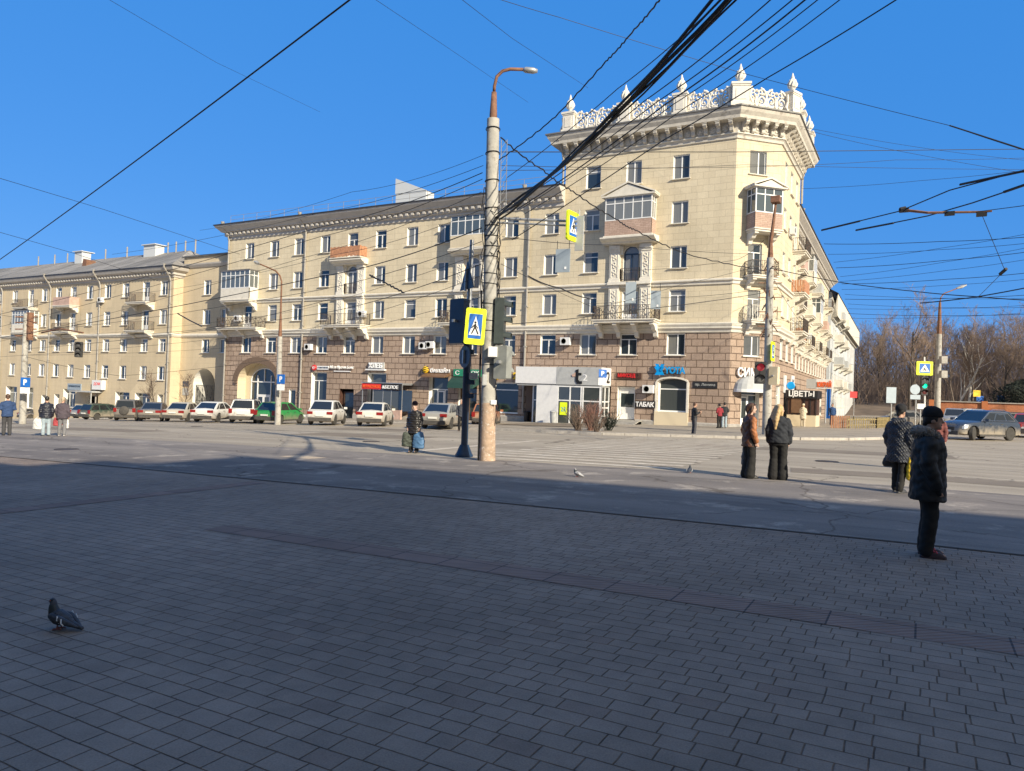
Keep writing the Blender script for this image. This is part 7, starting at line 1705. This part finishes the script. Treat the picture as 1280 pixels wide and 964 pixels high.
# pigeons
def pigeon(label,pos,yaw,s=1.0,light=False):
    t=thing('pigeon',label,'pigeon',pos,yaw); M.setdefault('pg',mat('slate_pigeon_feathers',(.055,.06,.075),.6,var=.55,scale=18,stain=((.015,.017,.02),16,.52))); M.setdefault('pgl',mat('pale_mottled_feathers',(.36,.36,.37),.6,var=.5,scale=22,stain=((.05,.05,.055),20,.55))); M.setdefault('pgd',mat('dark_neck_feathers',(.022,.030,.034),.4,var=.4,scale=20)); M.setdefault('pgf',mat('pink_bird_leg',(.36,.12,.10),.6))
    m=M['pgl'] if light else M['pg']
    b=Blob(); q=lambda x,y,z:Vector((x,y,z-.026 if z>.035 else z*.5))*s
    b.limb([q(0,.055,.125),q(0,.02,.115),q(0,-.05,.095),q(0,-.10,.075)],[.052*s,.062*s,.048*s,.026*s]); b.limb([q(0,.06,.135),q(0,.075,.185),q(0,.075,.222)],[.042*s,.030*s,.024*s]); b.ell(q(0,.083,.232),.021*s,.027*s,.022*s); b.limb([q(0,.105,.228),q(0,.126,.221)],[.007*s,.003*s],6)
    b.loft([(0,-.10*s,.040*s,.03*s,.02*s),(0,-.11*s,.046*s,.034*s,.03*s)],10); b.limb([q(0,-.09,.078),q(0,-.15,.060),q(0,-.19,.050)],[.026*s,.020*s,.014*s]); b.fuse('body',m,t,.006*s,2)
    for g in (-1,1):
        w=Blob(); w.limb([q(g*.045,.045,.135),q(g*.056,-.03,.115),q(g*.036,-.11,.08),q(g*.016,-.165,.058)],[.022*s,.028*s,.020*s,.008*s]); o=w.fuse('wing',m,t,.006*s,2)
        st=MB(); 
        for k in (0,1): st.tube([q(g*.0725,-.03-.035*k,.145-.02*k),q(g*.079,-.035-.035*k,.115-.02*k),q(g*.066,-.045-.035*k,.09-.015*k)],.005*s,5)
        st.build('wing_bar',M['letterw'] if not light else M['pgd'],o)
        lg=MB(); lg.tube([q(g*.02,.01,.07),q(g*.022,.015,.03),q(g*.022,.01,.006)],.006*s,6)
        for a in (-35,0,35,180): lg.tube([q(g*.022,.01,.006),q(g*.022+.035*math.sin(R_(a)),.01+.035*math.cos(R_(a)),.005)],.0045*s,5)
        lg.build('leg',M['pgf'],t)
        e=MB(); e.lathe([(0,-.004),(.004,0),(0,.004)],n=6,c=q(g*.0205,.088,.236)); e.build('eye',M['orangel'],t)
    nb=Blob(); nb.limb([q(0,.064,.15),q(0,.0755,.19)],[.044*s,.0335*s]); nb.fuse('neck_sheen',M['pgd'],t,.006*s,2); return t
p=G(76,788); p.z+=.012; pigeon('dark pigeon with white wing marks standing on the shaded pavers',p,fdir(78),.94)
p=G(722,596.5); p.z+=.008; pigeon('pale mottled pigeon on the sunlit asphalt near the kerb',p,fdir(60),.85,True)
p=G(862,591.5); p.z+=.008; pigeon('small dark pigeon on the asphalt left of the person in the brown jacket',p,fdir(-20),.85)
# ================================================================ TREES
def tree_mesh(seed,h=15,spread=.42,tr=.20,levels=5,twr=.011,lean=.05,fork=.22,dens=1.0):
    """returns (trunk MB, crown MB): a tapered trunk with limbs and a crown of bare branches and twigs"""
    rr=random.Random(seed); T=MB(); C=MB()
    def branch(p,d,L,r,lv):
        n=3 if lv>2 else 5; pts=[p]; q=p.copy(); dd=d.copy()
        for i in range(n):
            dd=(dd+Vector((rr.gauss(0,.10),rr.gauss(0,.10),rr.gauss(.05,.07)))).normalized(); q=q+dd*L/n; pts.append(q.copy())
        rs=[max(twr*.6,r*(1-.62*i/n)) for i in range(n+1)]
        (T if lv<=1 else C).tube(pts,rs,7 if lv==0 else (5 if lv==1 else 3),caps=False)
        if lv>=levels: return
        k=int({0:9,1:6,2:5,3:4,4:3}.get(lv,3)*dens+rr.random())
        for i in range(k):
            f=(.30 if lv==0 else .18)+(1-(.30 if lv==0 else .18))*(i+rr.random())/k; j=min(n-1,int(f*n)); bp=pts[j].lerp(pts[j+1],f*n-j)
            ax=(pts[j+1]-pts[j]).normalized(); o=ax.orthogonal().normalized(); o.rotate(Matrix.Rotation(rr.uniform(0,2*PI),3,ax))
            an=rr.uniform(.45,1.0)*(1 if lv else .85); nd=(ax*math.cos(an)+o*math.sin(an)); nd=(nd+Vector((0,0,.22))).normalized()
            branch(bp,nd,L*(spread if lv==0 else .56)*rr.uniform(.7,1.2)*(1.15-.45*f if lv==0 else 1),max(twr,rs[j]*rr.uniform(.45,.62)),lv+1)
    branch(Vector((0,0,-.2)),Vector((rr.uniform(-lean,lean),rr.uniform(-lean,lean),1)).normalized(),h*.86,tr,0)
    return T,C
protos=[]
for i,(h,tr,sp) in enumerate(((12.5,.20,.50),(14,.24,.44),(11.5,.18,.55),(13,.19,.46))):
    T,C=tree_mesh(11+i,h,sp,tr,levels=5,twr=.016,dens=.86); protos.append((T.mesh('trunk',M['bark'],smooth=True),C.mesh('crown',M['twig'])))
def bare_tree(label,x,y,k,s,rz,group=None,bark=None):
    t=thing('bare_tree',label,'tree',(x,y,gz(x)+rise(y)-.1),rz,group); tm,cm=protos[k]
    if bark:
        tm=tm.copy(); tm.materials.clear(); tm.materials.append(M[bark])
    link('trunk',tm,t); link('crown',cm,t); t.scale=(s,s,s*random.uniform(.92,1.08)); return t
def rise(y): return min(9.0,max(0.0,(y-140)*.085))
mb=MB(); xs=rng(-60,190,10); ys=rng(140,330,10)
for a,b in zip(xs[:-1],xs[1:]):
    for c,d in zip(ys[:-1],ys[1:]): mb.face([(x,y,gz(x)-.02+rise(y)+.35*noise.noise(Vector((x*.07,y*.07,0)))) for x,y in ((a,c),(b,c),(b,d),(a,d))])
M['litter']=mat('leaf_litter_earth',(.13,.095,.07),.95,var=.4,scale=.4,bump=.6,bscale=3)
tag(mb.build('wooded_hill',M['litter'],smooth=True),kind='structure')
rr=random.Random(4)
GW='bare trees of the park wood behind the brick wall'
for row,(y0,dx,xa,xb) in enumerate(((104,4.0,13,66),(110,3.6,13,68),(118,3.6,14,72),(127,4.0,15,76),(138,5.2,15,80),(150,5.6,16,84),(164,5.2,-3,90),(176,5.2,-14,94),(190,5.6,-20,100),(206,6,-22,104),(224,6.5,-24,108))):
    x=xa+rr.uniform(0,2)
    while x<xb:
        jx,jy=x+rr.uniform(-1.5,1.5),y0+rr.uniform(-3.5,3.5)
        s=rr.uniform(.82,1.04)*(1+.016*row)
        bare_tree('leafless brown tree in the dense park wood behind the orange wall',jx,jy,rr.randrange(4),s,rr.uniform(0,6.28),GW)
        x+=dx*rr.uniform(.8,1.25)
# undergrowth of the wood: one tangled mass
mb=MB(); rr=random.Random(8)
for i in range(17000):
    y=rr.uniform(102,232); x=rr.uniform((13 if y<162 else -18),85+.2*(y-100)); z=gz(x)+rise(y); p=Vector((x,y,z)); d=Vector((rr.gauss(0,.30),rr.gauss(0,.30),1)).normalized(); L=rr.uniform(2,5.5)*(1+.012*(y-100))
    q=p+d*L*.5+Vector((rr.gauss(0,.2),0,0)); mb.tube([p,q,q+(d+Vector((rr.gauss(0,.5),rr.gauss(0,.5),0)))*L*.4],[.05,.038,.02],3,caps=False)
tag(mb.build('undergrowth',M['twig']),'tangled bare undergrowth filling the park wood between the trunks','undergrowth',kind='stuff')
# two white birches with forking stems
def birch(label,px,d,h,seed):
    T,C=tree_mesh(seed,h,.40,.17,levels=4,twr=.016,lean=.03); b=D(px,515,d); t=thing('birch_tree',label,'tree',(b.x,b.y,gz(b.x)),0)
    T.build('trunk',M['birch'],t,smooth=True); C.build('crown',M['twig'],t)
birch('white birch with bright forked limbs before the park wall, right of the pale pole',1212,92,11.5,21)
birch('slim straight white birch close to the right side of the pale slim pole',1188,92,10.5,22)
for px,d,k,s,lb in ((1252,90,2,.9,'large bare tree with grey limbs right of the forked birch'),(1136,92,1,.92,'dark trunked bare tree between the sign backs and the green traffic light'),(1100,168,0,1.15,'tall bare brown tree nearest the white gabled building')):
    b=D(px,515,d); bare_tree(lb,b.x,b.y,k,s,px*.7,None,'barkd')
# dark evergreen clump at the right edge
def conifer(label,px,d,h,r,seed):
    b=D(px,515,d); t=thing('evergreen_tree',label,'tree',(b.x,b.y,gz(b.x))); mb=MB(); mb.tube([(0,0,0),(0,0,h*.9)],[.16,.04],7); mb.build('trunk',M['barkd'],t); rr=random.Random(seed); mb=MB()
    for i in range(5200):
        f=rr.random()**.8; z=.5+f*(h-.5); R=r*(math.sin(PI*min(1,(f*.86+.14)))**.7)*(1+.25*math.sin(5*f+seed)+.2*noise.noise(Vector((f*6,seed,0)))); a=rr.uniform(0,2*PI); q=R*rr.random()**.45*(1+.22*math.sin(a*3+f*9))
        p=Vector((q*math.cos(a),q*math.sin(a),z)); d_=Vector((rr.gauss(0,1),rr.gauss(0,1),rr.gauss(0,.7))).normalized(); e=d_.orthogonal().normalized()*.07; mb.face([p+e,p-e,p+d_*.34])
    mb.build('crown',M['evergreen'],t)
conifer('dark round evergreen tree at the right edge in front of the park wall',1278,86,5.2,3.2,3)
# bushes in front of the pavilion, street saplings at the left
def shrub(label,p,h,n,m,seed,name='shrub',spread=.5):
    t=thing(name,label,'shrub' if name=='shrub' else 'tree',p); rr=random.Random(seed); mb=MB(); tw=MB()
    for i in range(n):
        a=rr.uniform(0,6.28); d=Vector((math.cos(a)*spread*rr.random(),math.sin(a)*spread*rr.random(),1)).normalized(); q=p+Vector((rr.gauss(0,.08),rr.gauss(0,.08),-.05)); L=h*rr.uniform(.6,1)
        e=q+d*L; mb.tube([q,q.lerp(e,.5)+Vector((rr.gauss(0,.05),rr.gauss(0,.05),0)),e],[.018,.013,.006],4,caps=False)
        for j in range(7):
            s=q.lerp(e,rr.uniform(.25,1)); v=(d+Vector((rr.gauss(0,.6),rr.gauss(0,.6),rr.gauss(0,.3)))).normalized(); tw.tube([s,s+v*h*rr.uniform(.12,.3)],[.008,.004],3,caps=False)
    child(t,mb,'stem',m); child(t,tw,'twigs',m); return t
for px,py,h,n,m,lb in ((722,541,1.5,38,'twig','pale leafless bush in front of the left pavilion door'),(738,541,1.7,60,'shrub','dense reddish bush in front of the pavilion window'),(760,541,1.25,42,'evergreen','small dark green bush left of the steps to the white door'),(745,543,1.0,30,'twig','low pale bush beside the tall blue parking sign')):
    q=G(px,py); q.z+=.12; shrub(lb,q,h,n,m,px,spread=.8)
for px,py,h,lb in ((196,522,4.6,'thin leafless sapling before the tan block, right of the white awning sign'),(228,522,4.2,'thin leafless sapling beside the house number plates and tall archway')):
    q=G(px,528); q.z=gz(q.x); q.y=44.2; T,C=tree_mesh(px,h,.38,.05,levels=3,twr=.012); pp=PY(px,520,45.6); t=thing('sapling',lb,'tree',(pp.x,45.6,gz(pp.x)+.1)); T.build('trunk',M['bark'],t); C.build('crown',M['twig'],t)
# ================================================================ OVERHEAD WIRES
def wire(label,pts,r,sag=0,name='overhead_wire',group=None,n=14,m='wire',wig=0):
    """pts: (px,py,depth); the line sags between its ends"""
    P=[D(*p) for p in pts]; Q=[]; 
    for a,b in zip(P[:-1],P[1:]):
        for i in range(n):
            f=i/n; q=a.lerp(b,f); q.z-=sag*4*f*(1-f); 
            if wig: q+=Vector((0,0,wig*math.sin(f*23+len(Q))))
            Q.append(q)
    Q.append(P[-1]); t=None
    mb=MB(); mb.tube(Q,r*.82,5); o=mb.build(name,M[m],None); tag(o,label,'wire',group); return o
GL='thin wires fanning from the big concrete pole to the left'; GR='thin parallel trolley wires over the right street'; GF='thin wires fanning from the big concrete pole up to the right'
wire('long single black cable slanting over the top left of the sky',[(-40,352,34),(437,0,12.5),(700,-215,8)],.020,.10)
wire('thin wire crossing the left sky towards the tan block roof',[(-30,214,30),(130,262,38),(300,318,50)],.014)
wire('thin wire low in the left sky over the tan block chimneys',[(-30,282,34),(90,316,42),(200,352,51.5)],.014)
wire('faint diagonal wire high in the upper left sky',[(120,-10,16),(270,78,24),(400,140,33)],.006)
wire('faint diagonal wire in the sky left of the street lamp head',[(455,-10,15),(560,60,21),(660,128,30)],.006)
wire('faint steep wire in the sky above the street lamp head',[(565,-10,14),(640,48,19),(735,110,28)],.007)
# bundle
t=thing('cable_bundle','thick bundle of black cables running from the big concrete pole up over the viewer','cables',D(622,272,20.6)); rr=random.Random(2)
ends=[(900,-10),(910,-10),(918,-12),(926,-12),(931,-10)]
for i,(ex,ey) in enumerate(ends):
    a=D(621+rr.uniform(-3,5),270+rr.uniform(-4,4),20.5); b=D(ex,ey,10.2); c=D(ex+330,ey-430,5.5); Q=[]
    for k in range(25):
        f=k/24; q=a.lerp(b,f); q.z-=(.22+.03*rr.random())*4*f*(1-f)+.03*math.sin(f*17+i*2); Q.append(q)
    for k in range(1,8): Q.append(b.lerp(c,k/7))
    mb=MB(); mb.tube(Q,[.026,.018,.034,.024,.016][i],6); child(t,mb,'strand','wire')
wire('wavy black cable rising from the big pole past the leftmost roof finials',[(624,200,20.5),(690,150,18.5),(757,77,16),(790,40,14.5),(830,-8,12.5),(990,-200,8)],.020,.03,wig=.02)
for i,(ex,ey,x0,y0,r) in enumerate(((972,-8,640,252,.014),(1000,-8,641,256,.014),(1016,-8,646,262,.018),(1032,-8,650,262,.012),(1060,-8,655,268,.012),(910,-8,634,222,.012))):
    wire('thin black wire fanning from the big concrete pole up to the top right',[(x0,y0,20.6),((x0+ex)/2,(y0+ey)/2+4,15.2),(ex,ey,11.5),(ex+180,ey-170,9)],r,.06,group=GF)
wire('single black wire from the big pole up past the corner finial',[(640,300,20.7),(830,175,17),(960,97,15),(1128,-5,12.5),(1290,-100,10)],.016,.02)
wire('long thin wire descending behind the roof finials to the right edge',[(590,-12,24),(700,22,26),(930,92,29),(1187,157,24),(1310,197,22)],.012,.02)
wire('thicker insulated wire end at the upper right edge',[(1187,157,23.9),(1320,200,21.8)],.028)
wire('straight horizontal black wire crossing the tower just below its cornice',[(626,190,20.8),(920,190,28),(1320,186,34)],.018,.0)
for i,(pts,lb) in enumerate((([(626,207,20.8),(920,209,30),(1120,200,34),(1320,196,38)],'thin wire just under the straight horizontal one across the tower'),([(626,213,20.8),(930,206,30),(1320,212,38)],'slightly drooping thin wire across the top storey windows of the tower'),([(1005,162,36),(1140,192,36),(1320,222,36)],'faint wire descending right of the tower cornice'),([(1003,236,38),(1150,226,36),(1320,208,34)],'thin wire rising to the right edge from the tower eaves pipe'),([(1000,158,40),(1160,186,40),(1320,204,40)],'faint wire close above the one descending from the tower cornice'))): wire(lb,pts,.011,.05)
wire('wavy dark cable across the tower front past the glazed pediment balcony',[(626,172,20.6),(679,213,22.5),(716,239,24),(771,274,26.5),(793,287,27.5),(859,318,31),(955,338,37.5)],.026,.05,wig=.03)
for i,(pts,r,lb) in enumerate((([(628,296,20.6),(760,306,28),(955,318,38)],.012,'thin wire across the middle storeys of the tower'),([(640,405,26),(790,388,31),(955,366,38)],.018,'dark wire rising across the tower balconies to the corner pole'),([(660,345,24),(700,360,27),(740,374,31)],.03,'short dark trolley wire fitting before the left tower windows'),([(745,385,31),(850,356,34),(955,330,38)],.010,'thin wire crossing the right tower windows'),([(626,330,20.6),(780,400,30),(955,404,38)],.009,'sagging thin wire over the carved tower portal'))): wire(lb,pts,r,.06)
# left fan
for i,(pts,r) in enumerate((([(604,194,20.7),(440,240,26),(250,288,38)],.008),([(604,207,20.7),(400,266,28),(140,318,45)],.010),([(603,216,20.7),(400,284,28),(-40,402,48)],.016),([(603,224,20.7),(400,296,28),(-40,418,48)],.013),([(602,240,20.7),(380,322,29),(-40,436,48)],.010),([(602,285,20.7),(400,346,28),(-40,428,46)],.020),([(602,302,20.7),(380,366,29),(33,415,48)],.012),([(600,318,20.7),(352,392,46),(33,424,48)],.009),([(602,330,20.7),(400,392,30),(33,436,48)],.014),([(600,345,20.7),(380,412,32),(-40,448,48)],.009),([(600,372,20.7),(350,430,44),(33,444,48)],.009),([(602,262,20.7),(420,318,27),(180,366,42)],.009))):
    wire('one of the thin wires running left from the big concrete pole',pts,r,.16,group=GL)
for i,(pts,lb) in enumerate((([(33,400,48),(98,420,45),(250,412,40),(420,372,34)],'cable carrying the hanging traffic light at the left'),([(-30,386,50),(33,398,48)],'short wire from the left edge to the far left pole'),([(33,446,48),(150,470,46),(352,448,48)],'slack low wire between the far left pole and the slim lamp post'))): wire(lb,pts,.014,.1)
mb=None
wire('dark rusty trolley switch bar crossing in front of the tan block',[(52,416,44),(75,411,43),(104,416,42)],.06,0,m='rustw')
wire('second dark trolley fitting left of the tall archway',[(222,392,40),(236,400,39),(252,408,38)],.04)
wire('short dark cable clamp before the yellow front left of the big concrete pole',[(462,344,30),(478,352,29),(505,366,28)],.04,wig=.03)
# trolley special work at the right
wire('upper thick black trolley wire section rising to the right edge',[(1027,288,27),(1125,264,24),(1187,238,22),(1310,205,19)],.024,0)
wire('lower thick black trolley wire section rising to the right edge',[(1070,288,27),(1160,270,24),(1215,254,22),(1310,222,19.5)],.026,0)
wire('dark insulated tube on the upper trolley wire near the right edge',[(1200,231,21.6),(1285,213,19.7)],.045,0)
wire('dark insulated tube on the lower trolley wire at the right edge',[(1255,240,20.8),(1310,221,19.4)],.05,0)
wire('left insulated tube at the start of the upper trolley wire',[(1027,288,26.9),(1075,276.5,25.5)],.042,0)
wire('left insulated tube at the start of the lower trolley wire',[(1070,288,26.9),(1117,279,25.3)],.042,0)
t=thing('trolley_crossbar','dark crossbar with clamps joining the two trolley wires at the right','trolley fitting',D(1126,263,23.9)); mb=MB(); mb.tube([D(1124,262,23.9),D(1160,266,23.3),D(1225,265,22.6),D(1240,264,22.4)],[.05,.04,.035,.03],6); child(t,mb,'bar','rustw'); mb=MB()
for px,py,d in ((1130,263,23.8),(1187,267,23),(1227,268,22.6)): mb.obox(D(px,py,d),.14,.07,.06)
mb.tube([D(1125,262,23.8),D(1132,260.5,23.8)],.07,5); child(t,mb,'clamp','wire')
wire('thin vertical drop wire hanging from the trolley crossbar',[(1228,270,22.6),(1256,338,25)],.012,0)
wire('thin wire continuing from the drop wire down to the low trolley fitting',[(1256,338,25),(1224,370,29)],.012,0)
wire('dark clamp where the drop wire bends at the right',[(1250,343,25.2),(1258,336,24.9)],.07,0)
wire('thick dark cable sloping down right from the corner pole over the side street',[(962,335,38.5),(1050,353,35),(1140,364,32),(1222,371,29),(1320,377,27)],.024,.02)
wire('dark trolley wire rising to the right edge from the low fitting',[(1150,379,31),(1222,371,29),(1320,352,26)],.028,.02)
wire('crossbar wire at the right edge joining the thin street wires',[(1220,265,22.6),(1320,252,21)],.014,0)
for i,(y0,y1,x0,d0) in enumerate(((305,293,1030,36),(318,300,1035,36),(328,285,1042,38),(335,310,1045,38),(346,302,1050,40),(352,318,1050,40),(355,337,1052,40),(362,345,1052,42),(368,372,1056,44),(374,366,1056,44),(380,383,1060,46),(386,379,1060,46),(392,391,1060,50),(398,388,1062,52))):
    wire('thin wire strung across the right street below the trolley crossbar',[(x0,y0,d0),((x0+1320)/2,(y0+y1)/2+3,d0-4),(1320,y1,d0-8)],.011 if i%3 else .016,.05,group=GR)
for pts,lb in (([(955,300,38.4),(920,325,42),(780,338,51.5)],'thin service wire from the corner pole to the tower front'),([(965,322,38.4),(985,345,48),(1004,372,60)],'dark service wire from the corner pole to the side balconies'),([(965,345,38.4),(1000,402,60),(1032,452,82)],'slanting service wire down the side street facade'),([(1062,455,70),(1100,457,66),(1170,440,61.5)],'pale slack cable before the bare trees, left of the pale slim pole'),([(1060,420,80),(1120,424,70),(1174,415,61.5)],'second slack cable before the bare trees'),([(963,360,38.4),(820,372,51),(700,380,51.6)],'thin wire from the corner pole along the third storey')): wire(lb,pts,.014,.15)
if TSC: bpy.data.scenes.remove(TSC)
# ================================================================ WORLD, SUN, CAMERA
w=bpy.data.worlds.new('World'); sc.world=w; w.use_nodes=True
nt=w.node_tree; bg=nt.nodes['Background']
sky=nt.nodes.new('ShaderNodeTexSky'); sky.sky_type='NISHITA'; sky.sun_disc=False
SUN_EL=R_(26); sh=Vector((.903,-.429)).normalized()
sky.sun_elevation=SUN_EL; sky.sun_rotation=math.atan2(sh.x,sh.y); sky.altitude=200; sky.air_density=1.0; sky.dust_density=.0; sky.ozone_density=4.0
ml=nt.nodes.new('ShaderNodeMix'); ml.data_type='RGBA'; ml.inputs[0].default_value=.80; ml.inputs[7].default_value=(.20,1.78,5.35,1)
nt.links.new(sky.outputs[0],ml.inputs[6])
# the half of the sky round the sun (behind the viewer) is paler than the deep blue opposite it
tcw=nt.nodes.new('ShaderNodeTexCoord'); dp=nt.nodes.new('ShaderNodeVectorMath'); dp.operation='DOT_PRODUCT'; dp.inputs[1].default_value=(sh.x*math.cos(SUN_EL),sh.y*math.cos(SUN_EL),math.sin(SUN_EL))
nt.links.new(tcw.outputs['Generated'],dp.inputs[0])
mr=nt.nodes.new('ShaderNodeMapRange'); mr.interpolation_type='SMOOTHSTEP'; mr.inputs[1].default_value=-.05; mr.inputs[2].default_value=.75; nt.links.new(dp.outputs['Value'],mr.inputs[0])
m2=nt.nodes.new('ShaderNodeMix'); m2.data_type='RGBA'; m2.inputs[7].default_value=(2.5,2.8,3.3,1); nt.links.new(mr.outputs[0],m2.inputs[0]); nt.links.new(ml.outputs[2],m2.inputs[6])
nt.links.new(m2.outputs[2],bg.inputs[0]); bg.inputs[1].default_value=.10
sl=bpy.data.lights.new('sun','SUN'); sl.energy=4.7; sl.angle=R_(.53); sl.color=(1,.895,.705)
so=bpy.data.objects.new('sun',sl); COL.objects.link(so)
sd=Vector((sh.x*math.cos(SUN_EL),sh.y*math.cos(SUN_EL),math.sin(SUN_EL)))
so.rotation_euler=sd.to_track_quat('Z','Y').to_euler()
cam=bpy.data.cameras.new('camera'); co=bpy.data.objects.new('camera',cam); COL.objects.link(co)
cam.sensor_width=36; cam.lens=FPX/1280*36; cam.clip_end=3000; cam.clip_start=.05
co.matrix_world=Matrix(((CR.x,CU.x,-fw.x,0),(CR.y,CU.y,-fw.y,0),(CR.z,CU.z,-fw.z,CZ),(0,0,0,1)))
sc.camera=co
sc.render.engine='CYCLES'; sc.cycles.use_denoising=True; sc.cycles.max_bounces=6
sc.view_settings.view_transform='Standard'; sc.view_settings.look='None'; sc.view_settings.gamma=1; sc.view_settings.exposure=.62
